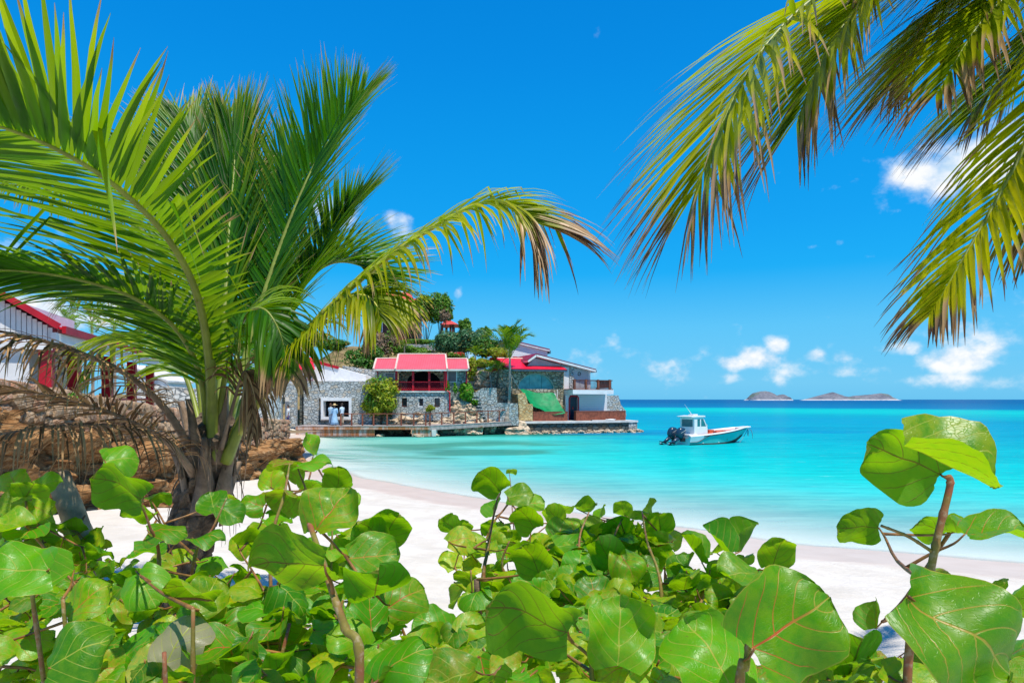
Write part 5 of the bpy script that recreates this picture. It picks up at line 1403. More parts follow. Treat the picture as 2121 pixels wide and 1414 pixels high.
def shrub(name, center, radii, n, leaf, mat, label, cat='shrub', seed=1, ground=None, stems=4, trunk=.05, clumps=26, group=None, extra=None):
    center = Vector(center); gz_ = ground if ground is not None else center.z - radii[2] * 1.25
    base = Vector((center.x, center.y, gz_))
    o = thing(name, base, label, cat, group)
    v, f, col = leaf_cloud(center, radii, n, leaf, seed, clumps)
    tag(link('crown', mesh('crown', v, f, M[mat], False, col), o), None, None, None, 'stuff')
    R_ = random.Random(seed)
    for k in range(stems):
        e_ = center + Vector((R_.uniform(-.55, .55) * radii[0], R_.uniform(-.5, .5) * radii[1], R_.uniform(-.1, .5) * radii[2]))
        m_ = base.lerp(e_, .5) + Vector((R_.uniform(-.1, .1) * radii[0], 0, .1 * radii[2]))
        MB().tube(bezier([base + Vector((R_.uniform(-.1, .1), R_.uniform(-.1, .1), -.1)), m_, e_], 6), [trunk * (1 - .12 * q_) for q_ in range(7)], 6).build('stem' if trunk < .1 else 'trunk', M['bark'], o, True)
    if extra:
        for (mk, nn, lf, nm) in extra:
            v, f, col = leaf_cloud(center, [q_ * 1.03 for q_ in radii], nn, lf, seed + 99, max(3, clumps // 3))
            tag(link(nm, mesh(nm, v, f, M[mk], False, col), o), None, None, None, 'stuff')
    return o
def S(px, py, d, rx, ry):           # centre and radii from the outline in pixels
    return P(px, py, d), (rx / F * d, (rx + ry) * .5 / F * d, ry / F * d)
SH = [
 ('sea_grape_bush', 790, 825, 56.9, 40, 42, 2600, .15, 'f_yel', 'yellow green sea grape bush right of the white box window', 5, [('f_mid', 1500, .16, 'lower_leaves')]),
 ('round_shrub', 966, 812, 58.2, 17, 20, 1500, .12, 'f_bright', 'round bright green shrub beside the faded red roofed house', 3, None),
 ('hillside_shrub', 760, 740, 64, 40, 30, 1900, .16, 'f_dark', 'dark green shrub on the slope left of the verandah house', 4, None),
 ('hillside_shrub', 690, 716, 68, 34, 14, 1000, .15, 'f_dark', 'low dark hedge shrub behind the drooping yellow frond', 3, None),
 ('hedge', 860, 708, 75.5, 48, 7, 1800, .12, 'f_mid', 'narrow clipped hedge on top of the hillside wall', 3, None),
 ('hillside_shrub', 855, 728, 72, 42, 12, 1700, .14, 'f_mid', 'green shrub just above the faded red roof ridge', 3, None),
 ('hillside_shrub', 935, 712, 71, 40, 26, 2600, .16, 'f_blue', 'blue green shrub mass below the hilltop gazebo', 4, None),
 ('hillside_shrub', 975, 705, 70, 38, 28, 2600, .16, 'f_blue', 'rounded blue green shrub left of the tall thin palm', 4, None),
 ('hillside_shrub', 1008, 722, 68, 30, 26, 1900, .15, 'f_dark', 'dark shrub directly behind the tall thin palm fronds', 3, None),
 ('small_tree', 962, 676, 77, 14, 20, 900, .16, 'f_mid', 'small leafy tree on the skyline right of the gazebo', 4, None),
 ('small_tree', 1003, 690, 73, 14, 14, 700, .15, 'f_mid', 'small tree on the skyline left of the tall palm', 3, None),
 ('hillside_shrub', 1030, 735, 66.5, 30, 16, 1500, .13, 'f_yel', 'yellow green shrub beside the upper white house', 3, [('f_red', 60, .10, 'flowers')]),
 ('flowering_shrub', 945, 738, 66, 22, 9, 900, .12, 'f_mid', 'low shrub with red flowers behind the right roof wing', 3, [('f_red', 500, .11, 'flowers')]),
 ('flowering_shrub', 1000, 752, 64.5, 24, 9, 1100, .12, 'f_yel', 'yellow green shrub with orange red flowers above the steps', 3, [('f_red', 160, .09, 'flowers')]),
 ('sea_almond', 978, 765, 62, 12, 24, 800, .13, 'f_yel', 'slender yellow green tree in front of the hillside steps', 2, None),
 ('hillside_shrub', 882, 640, 78.5, 36, 36, 2500, .17, 'f_mid', 'leafy tree in front of the hilltop villa', 5, [('f_yel', 700, .15, 'yellow_leaves')]),  # yellow green leaves mixed all through the crown
 ('hillside_shrub', 915, 640, 77.5, 26, 34, 1700, .17, 'f_mid', 'tree with bare twigs beside the hilltop gazebo', 5, None),
 ('dry_bush', 920, 655, 76.5, 13, 16, 900, .10, 'f_dry', 'dry grey twiggy bush hanging beside the gazebo', 5, None),
 ('dry_bush', 842, 682, 77, 30, 20, 900, .12, 'f_dry', 'dry brown scrub under the hilltop villa windows', 4, [('f_mid', 300, .13, 'green_leaves')]),
 ('dry_bush', 800, 715, 72, 30, 26, 1100, .13, 'f_dry', 'dry brown scrub on the slope below the villa', 4, [('f_mid', 600, .13, 'green_leaves')]),
 ('low_plant', 891, 846, 57.3, 9, 7, 260, .08, 'f_yel', 'small yellow green weed at the foot of the basement wall', 2, None),
 ('low_plant', 927, 802, 57.7, 5, 11, 200, .10, 'f_mid', 'spiky green plant beside the red downpipe', 2, None),
 ('low_plant', 943, 802, 57.7, 5, 12, 200, .10, 'f_bright', 'upright bright plant between the downpipe and round shrub', 2, None),
 ('low_plant', 984, 833, 58.4, 7, 7, 200, .09, 'f_bright', 'small bright weed on the grey retaining wall', 2, None),
 ('low_plant', 1073, 745, 67, 5, 3, 150, .08, 'f_bright', 'tiny green potted plant beside the red terrace chair', 2, None),
 ('hillside_shrub', 40, 700, 60, 70, 40, 1500, .25, 'f_dark', 'dark shrub behind the white pavilion at far left', 4, None),
 ('hillside_shrub', 560, 735, 66, 60, 26, 1800, .18, 'f_mid', 'green shrubs on the slope behind the green palm trunk', 4, None),
 ('hillside_shrub', 470, 770, 50, 70, 30, 1800, .16, 'f_mid', 'broad green shrub behind the tall coconut palm stems', 4, None),
 ('hillside_shrub', 620, 700, 74, 60, 30, 1600, .18, 'f_dark', 'dark green shrubs on the upper slope behind the palm', 4, None),
 ('low_plant', 150, 822, 12.7, 10, 8, 160, .035, 'f_bright', 'small weed sprouting from the top of the beach wall', 2, None),
]
for k, (nm, px, py, d, rx, ry, n, lf, mk, lab, st, ex) in enumerate(SH):
    c_, r_ = S(px, py, d, rx * 1.05, ry * 1.02); n = int(n * 2.2)
    gr_ = c_.z - r_[2] * 1.25
    if d > 45 and c_.x < 0 and nm not in ('round_shrub', 'low_plant', 'sea_grape_bush'): gr_ = min(gr_, land_z(c_.x, c_.y) - .1)
    shrub(nm, c_, r_, n, lf, mk, lab, 'tree' if 'tree' in nm or nm == 'sea_almond' else ('hedge' if nm == 'hedge' else ('plant' if nm == 'low_plant' else 'shrub')), 100 + k * 7, gr_, st, .05 if d > 20 else .006, 30 if n > 1000 else 14, None, ex)

# ------------------------------------------------------------------ palms
def palm_mat(name, g1, g2, yel, brown, tan, trans, rough=.40):
    t = NT(name)
    vc = t.node('ShaderNodeVertexColor', layer_name='Col')
    sp = t.node('ShaderNodeSeparateColor', {0: vc.outputs[0]}).outputs    # r: along leaflet, g: yellowing and painted backlight, b: dryness
    rnd = vc.outputs[1]
    pos = t.geo('Position')
    st = t.noise(22.0, 4, .6, pos)
    col = t.mix(t.ramp(t.math('ADD', rnd, t.math('MULTIPLY', st, .3)), .1, 1.1), g1, g2)
    y_ = t.ramp(t.math('ADD', t.math('ADD', t.math('MULTIPLY', sp[0], .40), sp[1]), t.math('MULTIPLY', rnd, .25)), .45, 1.25)
    col = t.mix(y_, col, yel)
    br = t.ramp(t.math('ADD', t.math('ADD', t.math('MULTIPLY', sp[0], 1.0), t.math('MULTIPLY', rnd, .28)), t.math('ADD', t.math('MULTIPLY', sp[2], 1.6), t.math('MULTIPLY', sp[1], .22))), 1.08, 1.26)
    dry = t.mix(t.ramp(t.math('ADD', rnd, t.math('MULTIPLY', st, .4)), .25, 1.0), brown, tan)
    col = t.mix(br, col, dry)
    b = t.bsdf(col, rough, None, .32)
    tl = t.node('ShaderNodeBsdfTranslucent', {'Color': t.mix(.45, col, t.mix(br, (.50, .72, .005), (.35, .22, .08)))})
    f = t.math('MULTIPLY', t.math('SUBTRACT', 1.0, t.math('MULTIPLY', br, .6)), trans)
    return t.finish(t.node('ShaderNodeMixShader', {0: f, 1: b.outputs[0], 2: tl.outputs[0]}))
M['palm'] = palm_mat('coconut_leaflet', (.012, .080, .001), (.055, .225, .002), (.55, .50, .003), (.10, .045, .022), (.42, .27, .13), .50)
M['palmdead'] = palm_mat('dead_coconut_leaflet', (.10, .06, .02), (.2, .13, .05), (.4, .28, .12), (.10, .048, .018), (.42, .25, .11), .22, .7)
M['rachis'] = plain('green_leaf_stalk', (.22, .27, .035), .45, .15, 6, .1)
M['rachisy'] = plain('yellow_leaf_stalk', (.42, .40, .05), .45, .15, 6, .1)
M['rachisd'] = plain('dead_leaf_stalk', (.25, .17, .11), .8, .25, 8, .3)
M['trunk'] = plain('fibrous_palm_trunk', (.16, .115, .08), .95, .3, 9, 1.0, .1, (.28, .22, .16), 40)

def frond(tree, pts, nrm, length, n, mat='palm', rmat='rachis', ang0=62, ang1=26, droop=.35, width=.032, r0=.022, start=.14, yellow=0.0, dry=0.0, dry_tip=0.0,
          vee=.25, seed=1, single=False, side_len=(1.0, 1.0), side_droop=(1.0, 1.0), jit=.06, curl=0.0, prof=None, name='frond', broken=0.0, side_yellow=(0, 0), side_ang=(0, 0), side_prof=(None, None)):
    """a pinnate leaf: curved stalk with leaflets left and right of it; nrm = direction the upper face looks"""
    R_ = random.Random(seed)
    NS = 46
    C_ = bezier(pts, NS); nrm = Vector(nrm).normalized()
    rr = [max(r0 * (1 - .93 * (i / NS) ** .8), .0018) for i in range(NS + 1)]
    fo = MB().tube(C_, rr, 7).build(name, M[rmat], tree, True)
    V_, F_, K_ = [], [], []
    SEG = 7
    def leaflet(i_f, sd):
        x = i_f * NS; k = min(int(x), NS - 1); p = C_[k].lerp(C_[k + 1], x - k)
        T_ = (C_[min(k + 2, NS)] - C_[max(k - 1, 0)]).normalized()
        S_ = T_.cross(nrm).normalized() * sd; N_ = S_.cross(T_).normalized() * sd
        if N_.dot(nrm) < 0: N_ = -N_
        f = (i_f - start) / (1 - start)
        al = rad(ang0 + (ang1 - ang0) * f + side_ang[0 if sd > 0 else 1] + R_.uniform(-4, 4) + (R_.gauss(0, 9) if R_.random() < .12 else 0))
        d = (T_ * math.cos(al) + S_ * math.sin(al) + N_ * (vee + R_.uniform(-jit, jit))).normalized()
        pf = (math.sin(math.pi * (.16 + .80 * f)) ** .65) if prof is None else float(np.interp(f, prof[0], prof[1]))
        L = length * pf * R_.uniform(.88, 1.06) * side_len[0 if sd > 0 else 1]
        sp_ = side_prof[0 if sd > 0 else 1]
        if sp_: L *= float(np.interp(f, sp_[0], sp_[1]))
        dr = droop * side_droop[0 if sd > 0 else 1] * R_.uniform(.7, 1.35)
        w = width * (.75 + .25 * pf) * R_.uniform(.85, 1.1)
        yl = yellow + side_yellow[0 if sd > 0 else 1] + R_.uniform(-.12, .12); rn = R_.random(); dd = dry + (dry_tip * max(0, f - .55) / .45) + (R_.uniform(.0, .12) if R_.random() < .25 else 0)
        bk = R_.uniform(.35, .8) if R_.random() < broken else None
        q = p.copy(); vs_, ks_ = [], []
        for s in range(SEG + 1):
            t_ = s / SEG
            if s: q = q + d * (L / SEG)
            wv = w * (min(1, .35 + t_ * 5) if t_ < .13 else (1 - ((t_ - .13) / .87) ** 1.45)) + .001
            up = (N_ - d * N_.dot(d)).normalized(); lat = d.cross(up).normalized()
            vs_ += [q - lat * wv * .5 + up * wv * .20, q, q + lat * wv * .5 + up * wv * .20]
            ks_ += [(t_, yl, dd, rn)] * 3
            g = dr * (.25 + 1.6 * t_) / SEG
            if bk is not None and t_ < bk <= t_ + 1 / SEG: g += .9
            d = (d + Vector((0, 0, -g * 1.6)) + S_ * curl / SEG + Vector((R_.uniform(-1, 1), R_.uniform(-1, 1), R_.uniform(-1, 1))) * .035).normalized()
        fs_ = []
        for s in range(SEG):
            b = s * 3; fs_ += [(b, b + 1, b + 4, b + 3), (b + 1, b + 2, b + 5, b + 4)]
        return vs_, fs_, ks_
    for i in range(n):
        f = start + (1 - start) * (i + .5) / n
        for sd in (1, -1):
            vs_, fs_, ks_ = leaflet(min(.999, f + R_.uniform(-.004, .004)), sd)
            if single:
                link('leaflet', mesh('leaflet', vs_, fs_, M[mat], True, ks_), fo)
            else:
                b = len(V_); V_ += vs_; K_ += ks_; F_ += [tuple(b + q_ for q_ in f_) for f_ in fs_]
    if not single:
        tag(link('leaflets', mesh('leaflets', V_, F_, M[mat], True, K_), fo), None, None, None, 'stuff')
    return fo

def pts(*a): return [P(*q) for q in a]

# ---- the coconut palm on the beach
cb = P(372, 1160, 5.25); cb.z = float(sand_z(cb.x, cb.y)[0][0]) - .15
PT = thing('coconut_palm', cb, 'large green coconut palm leaning on the beach at left', 'palm')
tc_ = bezier([cb, P(380, 1180, 5.25), P(398, 1080, 5.22), P(425, 990, 5.2), P(438, 915, 5.2), P(446, 850, 5.2)], 60)
R = random.Random(8); rings_ = []
for i, c_ in enumerate(tc_):
    f = i / 60; r_ = .165 - .035 * f + .05 * max(0, 1 - abs(f - .80) / .2) - (.08 * max(0, (f - .9) / .1))
    rr_ = []
    for k in range(26):
        a_ = 2 * math.pi * k / 26
        n_ = mnoise.noise(Vector((math.cos(a_) * 2.2, math.sin(a_) * 2.2, c_.z * 5.5))) * .035 + (.026 if (int(c_.z * 9.0 + 1.3 * math.sin(a_ * 2)) % 2) else 0) + .02 * math.sin(a_ * 9 + c_.z * 20)
        rr_.append(c_ + Vector((math.cos(a_), math.sin(a_), 0)) * (r_ + n_))
    rings_.append(rr_)
MB().rings(rings_).build('trunk', M['trunk'], PT, False)
# old leaf bases clasping the trunk, fibre rags
for k in range(11):
    a_ = k * 2.4 + .3; f = .55 + .035 * k; c_ = tc_[int(f * 60)]
    dr_ = Vector((math.cos(a_), math.sin(a_), 0)); b0_ = c_ + dr_ * .16 - Vector((0, 0, .28))
    q_ = bezier([b0_, c_ + dr_ * .20 - Vector((0, 0, .05)), c_ + dr_ * (.27 + .02 * (k % 3)) + Vector((0, 0, .20 + .05 * (k % 4)))], 8)
    m = MB(); rows_ = []
    lt = Vector((-dr_.y, dr_.x, 0))
    for s_, p_ in enumerate(q_):
        w_ = .11 * (1 - s_ / 9.5); rows_.append([p_ - lt * w_ - dr_ * .03, p_ + dr_ * .015, p_ + lt * w_ - dr_ * .03, p_ - dr_ * .045])
    m.rings(rows_).build('leaf_base', M['rachisd'], PT, True)
m = MB()
for k in range(34):
    a_ = R.uniform(0, 6.28); c_ = tc_[R.randrange(30, 56)]; dr_ = Vector((math.cos(a_), math.sin(a_), 0))
    p_ = c_ + dr_ * .2; m.tube(bezier([p_, p_ + dr_ * .05 - Vector((0, 0, .08)), p_ + dr_ * R.uniform(.02, .1) - Vector((0, 0, R.uniform(.15, .4)))], 4), [.006, .005, .004, .003, .0015], 4)
tag(m.build('fibre', M['rachisd'], PT), None, None, None, 'stuff')
for (x_, y_, s_) in ((408, 958, .09), (452, 965, .075)):
    pass
# living fronds
frond(PT, pts((437, 930, 5.2), (434, 760, 4.75), (408, 610, 4.25), (345, 490, 3.8), (240, 385, 3.35), (120, 310, 3.0), (0, 262, 2.75), (-140, 225, 2.5)), (.08, .75, .62), 1.22, 88, width=.043, r0=.038, start=.11, ang0=62, ang1=50, droop=.10, vee=.10, seed=3, single=True, side_len=(1.25, 1.05), side_droop=(1.3, .5), yellow=.02, broken=.06, jit=.04, side_ang=(16, -10), side_yellow=(-.15, .18), side_prof=(None, ((0, .3, .5, .7), (.40, .45, .75, 1))))  # upper leaflets yellower than lower: backlight put into their colour
frond(PT, pts((452, 905, 5.3), (466, 640, 5.6), (476, 460, 5.9), (486, 340, 6.15), (484, 270, 6.3)), (-.1, -.72, .68), 1.12, 130, ang0=24, ang1=10, droop=.02, width=.025, r0=.034, start=.22, vee=.10, seed=4, yellow=.22)
frond(PT, pts((468, 905, 5.25), (520, 700, 5.5), (585, 500, 5.75), (648, 350, 5.95), (705, 260, 6.1), (750, 205, 6.2)), (-.30, -.70, .62), 1.12, 150, ang0=48, ang1=22, droop=.10, width=.027, r0=.036, start=.16, vee=.22, seed=5, side_len=(.85, 1.05), yellow=.16)
frond(PT, pts((430, 900, 5.3), (432, 700, 5.7), (418, 500, 6.1), (385, 375, 6.4), (335, 310, 6.6), (290, 310, 6.65)), (.12, -.70, .68), 1.2, 110, ang0=52, ang1=30, droop=.15, width=.027, r0=.03, start=.2, vee=.15, seed=6, yellow=.1)
frond(PT, pts((425, 895, 5.3), (395, 680, 5.7), (330, 520, 6.1), (230, 430, 6.4), (100, 390, 6.6), (0, 380, 6.7)), (-.1, .2, .95), .9, 80, ang0=55, ang1=30, droop=.5, width=.03, r0=.028, start=.2, vee=.05, seed=7, yellow=.22)
frond(PT, pts((474, 915, 5.15), (560, 770, 4.95), (690, 630, 4.75), (830, 515, 4.6), (985, 425, 4.5), (1070, 432, 4.45), (1110, 462, 4.4)), (-.3, -.35, .9), .66, 110, ang0=60, ang1=34, droop=.85, width=.032, r0=.036, start=.2, vee=.12, seed=8, single=False, yellow=.55, dry_tip=.42, side_droop=(1.2, .55), prof=((0, .12, .4, .7, .85, 1), (.75, 1, 1, .95, 1.0, .9)), broken=.18, rmat='rachisy')
frond(PT, pts((478, 920, 5.05), (560, 800, 4.85), (640, 690, 4.65), (712, 625, 4.5), (752, 612, 4.4), (778, 630, 4.35), (790, 660, 4.3)), (-.35, -.3, .9), .54, 96, ang0=62, ang1=35, droop=.95, width=.034, r0=.032, start=.2, vee=.1, seed=9, yellow=.50, dry_tip=.15, broken=.2, rmat='rachisy')
frond(PT, pts((470, 900, 5.4), (545, 740, 5.7), (610, 610, 5.95), (680, 548, 6.1), (745, 550, 6.2), (790, 590, 6.2)), (-.4, -.55, .7), 1.0, 100, ang0=62, ang1=36, droop=.18, width=.034, r0=.028, start=.2, vee=.35, seed=10, yellow=.12)
frond(PT, pts((470, 900, 5.35), (560, 720, 5.9), (640, 560, 6.3), (700, 470, 6.5), (745, 420, 6.6)), (-.5, -.6, .5), 1.0, 86, ang0=50, ang1=28, droop=.12, width=.034, r0=.026, start=.25, vee=.25, seed=11, yellow=.16)
frond(PT, pts((420, 905, 5.2), (385, 780, 5.45), (330, 705, 5.7), (270, 690, 5.9), (215, 720, 6.0), (180, 780, 6.0)), (.1, -.3, .95), .72, 76, ang0=64, ang1=36, droop=.9, width=.036, r0=.026, start=.2, vee=.1, seed=12, yellow=.42, dry_tip=.15)
frond(PT, pts((425, 900, 5.4), (400, 740, 5.9), (360, 640, 6.3), (300, 590, 6.6), (230, 585, 6.8), (150, 620, 6.9)), (.0, -.2, .95), .85, 76, ang0=60, ang1=34, droop=.75, width=.036, r0=.026, start=.2, vee=.1, seed=13, yellow=.30, dry_tip=.1)
frond(PT, pts((448, 900, 5.1), (470, 760, 4.9), (505, 660, 4.75), (545, 640, 4.65), (580, 690, 4.6), (600, 780, 4.6)), (0, -.5, .85), .60, 46, ang0=60, ang1=34, droop=1.2, width=.042, r0=.026, start=.2, vee=.05, seed=14, yellow=.12, dry_tip=.5, broken=.3)
frond(PT, pts((430, 915, 5.15), (418, 790, 4.9), (372, 690, 4.6), (285, 620, 4.3), (160, 578, 4.0), (30, 560, 3.8), (-90, 560, 3.6)), (.0, .55, .85), .80, 84, ang0=52, ang1=24, droop=.35, width=.034, r0=.03, start=.15, vee=.06, seed=21, yellow=.05, side_len=(1.0, .75), jit=.05)
frond(PT, pts((440, 905, 5.35), (446, 690, 5.8), (436, 480, 6.2), (412, 330, 6.5), (385, 250, 6.7)), (.1, -.7, .68), 1.1, 120, ang0=44, ang1=18, droop=.06, width=.030, r0=.03, start=.2, vee=.15, seed=22, yellow=.20)
frond(PT, pts((462, 905, 5.4), (500, 690, 5.9), (545, 500, 6.3), (590, 380, 6.6), (620, 320, 6.75)), (-.2, -.7, .66), 1.05, 110, ang0=46, ang1=20, droop=.08, width=.030, r0=.03, start=.2, vee=.18, seed=23, yellow=.18)
# dry hanging fronds
frond(PT, pts((405, 950, 5.1), (345, 850, 4.75), (262, 775, 4.4), (150, 725, 4.1), (20, 690, 3.85), (-120, 668, 3.6)), (.05, -.2, .95), .62, 54, 'palmdead', 'rachisd', ang0=68, ang1=40, droop=1.1, width=.018, r0=.034, start=.22, vee=.05, seed=15, dry=.72, jit=.2, broken=.25, name='dead_frond')
frond(PT, pts((402, 985, 5.05), (358, 925, 4.75), (290, 893, 4.4), (190, 880, 4.0), (80, 886, 3.65), (-80, 915, 3.3)), (-.05, -.15, .95), .58, 66, 'palmdead', 'rachisd', ang0=66, ang1=38, droop=1.25, width=.016, r0=.030, start=.12, vee=.1, seed=16, dry=.9, jit=.25, broken=.2, name='dead_frond')
frond(PT, pts((400, 975, 5.0), (350, 915, 4.6), (250, 862, 4.1), (120, 822, 3.7), (-40, 800, 3.4)), (-.1, .3, .9), .45, 46, 'palmdead', 'rachisd', ang0=50, ang1=25, droop=.5, width=.018, r0=.022, start=.3, vee=.05, seed=17, dry=.95, jit=.2, name='dead_frond')
frond(PT, pts((458, 930, 5.0), (482, 840, 4.85), (505, 770, 4.75), (520, 800, 4.7), (524, 900, 4.7)), (.2, -.8, .4), .40, 30, 'palmdead', 'rachisd', ang0=40, ang1=20, droop=1.6, width=.022, r0=.018, start=.3, vee=.05, seed=18, dry=.8, jit=.25, name='dead_frond')
# pale stalk bases rising from the crown
for (a_, b_, c2_, r_) in (((446, 950, 5.1), (440, 850, 5.0), (437, 740, 4.7), .055), ((468, 955, 5.1), (500, 880, 5.0), (560, 770, 4.95), .048)):
    MB().tube(bezier([P(*a_), P(*b_), P(*c2_)], 10), [r_ * (1 - .045 * k) for k in range(11)], 9).build('leaf_stalk', M['rachis'], PT, True)

# ---- the palm that overhangs from the right (its trunk stands outside the picture)
pb = Vector((5.1, 2.9, 0)); pb.z = float(sand_z(pb.x, pb.y)[0][0]) - .1
ct = Vector((4.2, 2.85, 5.15))
P2 = thing('overhanging_palm', pb, 'coconut palm whose fronds hang into the top right of the view', 'palm')
tp_ = bezier([pb, pb + Vector((-.15, 0, 1.4)), ct + Vector((.25, 0, -1.1)), ct], 30)
MB().tube(tp_, [.19 - .003 * k + (.012 if k % 2 else 0) for k in range(31)], 14).build('trunk', M['trunk'], P2)
cc = (ct.x * F / ct.y + CX, HY - (ct.z - EYE) * F / ct.y, ct.y)
def rp(*a): return [ct] + [P(*q) for q in a]
frond(P2, rp((2330, -330, 2.85), (2080, -150, 2.85), (1870, -75, 2.8), (1700, -10, 2.7), (1575, 110, 2.6), (1490, 270, 2.52), (1440, 400, 2.5)), (-.25, -.1, .95), .80, 112, ang0=66, ang1=30, droop=.32, width=.024, r0=.03, start=.18, vee=.10, seed=31, single=True, yellow=.66, dry_tip=.30, side_droop=(.75, 1.0), jit=.10, side_yellow=(.12, 0), prof=((0, .08, .75, 1), (.85, 1, .95, .55)))
frond(P2, rp((2400, -200, 2.75), (2290, -20, 2.65), (2190, 170, 2.55), (2090, 370, 2.5), (1990, 545, 2.45), (1930, 650, 2.42)), (-.6, -.2, .75), .54, 80, ang0=56, ang1=24, droop=.32, width=.024, r0=.028, start=.2, vee=.1, seed=32, single=True, yellow=.78, dry_tip=.30, side_yellow=(0, .05))
frond(P2, rp((2350, -380, 3.2), (2150, -260, 3.3), (1980, -170, 3.35), (1830, -70, 3.35), (1730, 60, 3.3), (1680, 180, 3.25)), (-.3, -.1, .9), .95, 96, ang0=62, ang1=32, droop=.32, width=.024, r0=.026, start=.2, vee=.1, seed=36, yellow=.55, dry_tip=.30)
frond(P2, rp((2330, -360, 3.0), (2110, -190, 3.0), (1930, -95, 3.0), (1800, -10, 2.95), (1705, 120, 2.9), (1655, 240, 2.88)), (-.28, -.1, .92), .86, 100, ang0=64, ang1=32, droop=.32, width=.024, r0=.026, start=.2, vee=.1, seed=37, yellow=.58, dry_tip=.30, prof=((0, .08, .75, 1), (.85, 1, .95, .55)))
frond(P2, rp((2450, -330, 2.9), (2300, -220, 2.9), (2150, -120, 2.9), (2030, -10, 2.85), (1950, 120, 2.8)), (-.3, -.1, .9), .8, 90, ang0=62, ang1=32, droop=.32, width=.024, r0=.026, start=.2, vee=.1, seed=38, yellow=.6, dry_tip=.30)
frond(P2, rp((2450, -260, 2.7), (2290, -150, 2.65), (2150, -60, 2.6), (2030, 50, 2.55), (1945, 190, 2.5)), (-.3, -.1, .9), .66, 96, ang0=60, ang1=30, droop=.35, width=.024, r0=.024, start=.2, vee=.1, seed=39, yellow=.6, dry_tip=.35)
frond(P2, rp((2430, -420, 3.1), (2230, -300, 3.15), (2050, -190, 3.2), (1890, -110, 3.2), (1770, -10, 3.15)), (-.25, -.1, .92), .95, 96, ang0=64, ang1=34, droop=.35, width=.026, r0=.024, start=.2, vee=.1, seed=45, yellow=.5, dry_tip=.3)
frond(P2, rp((2420, -300, 3.0), (2230, -170, 3.15), (2060, -60, 3.25), (1920, 60, 3.3), (1840, 190, 3.3)), (-.3, -.1, .9), .92, 96, ang0=62, ang1=32, droop=.32, width=.024, r0=.026, start=.2, vee=.1, seed=33, yellow=.50, dry_tip=.30)
frond(P2, rp((2400, -250, 3.0), (2260, -60, 3.1), (2130, 90, 3.2), (2010, 240, 3.25)), (-.4, -.1, .9), .85, 90, ang0=60, ang1=30, droop=.32, width=.024, r0=.026, start=.25, vee=.1, seed=34, yellow=.58, dry_tip=.30)
frond(P2, rp((2500, -200, 2.6), (2350, 60, 2.5), (2240, 300, 2.45), (2180, 480, 2.4)), (-.5, -.2, .8), .6, 80, ang0=60, ang1=30, droop=.8, width=.027, r0=.026, start=.2, vee=.1, seed=35, yellow=.5, dry_tip=.2)
for k, (dx, dy, dz_) in enumerate(((1.9, .7, .5), (1.2, -1.6, .7), (-.4, -2.0, 1.0), (.6, 1.9, .9), (2.0, -.4, -.3))):
    e_ = ct + Vector((dx, dy, dz_)); frond(P2, [ct, ct + Vector((dx * .45, dy * .45, dz_ + .5)), e_, e_ + Vector((dx * .35, dy * .35, -.7))], (dx * -.2, dy * -.2, .95), .6, 40, droop=.7, width=.034, r0=.026, seed=40 + k, yellow=.1)

# ---- smaller palms further off
def far_palm(name, base, top, nf, fl, ll, label, seed, lean=0.0, tr=.13, yellow=.1, mat='palm', spread=(.1, 1.0), n=26, trunkmat='palmstem', wid=.05):
    o = thing(name, base, label, 'palm')
    b_, t_ = Vector(base), Vector(top)
    c_ = bezier([b_, b_.lerp(t_, .35) + Vector((lean, 0, 0)), b_.lerp(t_, .7) + Vector((lean * .7, 0, 0)), t_], 26)
    MB().tube(c_, [tr * (1.7 if k < 2 else 1.25 if k < 4 else 1) * (1 - .012 * k) + (.012 if k % 2 else 0) for k in range(27)], 10).build('trunk', M[trunkmat], o)
    R_ = random.Random(seed)
    for k in range(nf):
        a_ = k * 2.399 + R_.uniform(-.2, .2); e_ = spread[0] + (spread[1] - spread[0]) * (k + .5) / nf
        L_ = fl * R_.uniform(.85, 1.1); h_ = math.cos(e_ * 1.55); w_ = math.sin(e_ * 1.55)
        d_ = Vector((math.cos(a_) * w_, math.sin(a_) * w_, h_))
        p1_ = t_ + d_ * L_ * .45; p2_ = t_ + d_ * L_ * .8 + Vector((math.cos(a_), math.sin(a_), 0)) * L_ * .08 - Vector((0, 0, L_ * .10 * e_)); p3_ = t_ + d_ * L_ + Vector((math.cos(a_), math.sin(a_), 0)) * L_ * .15 - Vector((0, 0, L_ * (.08 + .34 * e_)))
        nr_ = Vector((-math.cos(a_) * h_, -math.sin(a_) * h_, w_ + .15))
        frond(o, [t_, p1_, p2_, p3_], nr_, ll, n, mat, ang0=58, ang1=30, droop=.35, width=wid, r0=tr * .28, start=.18, seed=seed + k, yellow=yellow + R_.uniform(-.1, .15))
    return o
M['palmstem'] = plain('grey_ringed_palm_stem', (.38, .31, .25), .85, .2, 3, .6)
tb_ = P(1049, 872, 58.9); tb_.z = Q.z(1050, 868, 0) - .2
far_palm('thin_palm', tb_, P(1056, 742, 59.4), 12, 3.5, .95, 'tall thin palm with ringed grey stem left of the arched house', 210, .12, .13, .10, spread=(.04, .52), n=34, wid=.08)
for k, (px, py, d, hgt, lab) in enumerate(((1014, 770, 61.5, 36, 'short palm with pale trunk above the grey retaining wall'), (1033, 764, 61.5, 40, 'short palm with dark leaning trunk left of the arched house'))):
    t_ = P(px, py, d); b_ = P(px + (4, -4)[k], py + hgt, d)
    far_palm('short_palm', b_, t_, 9, 1.25, .42, lab, 230 + k * 20, 0, .10, .25, spread=(.25, 1.0), n=18, trunkmat='palmstem' if k == 0 else 'bark', wid=.05)
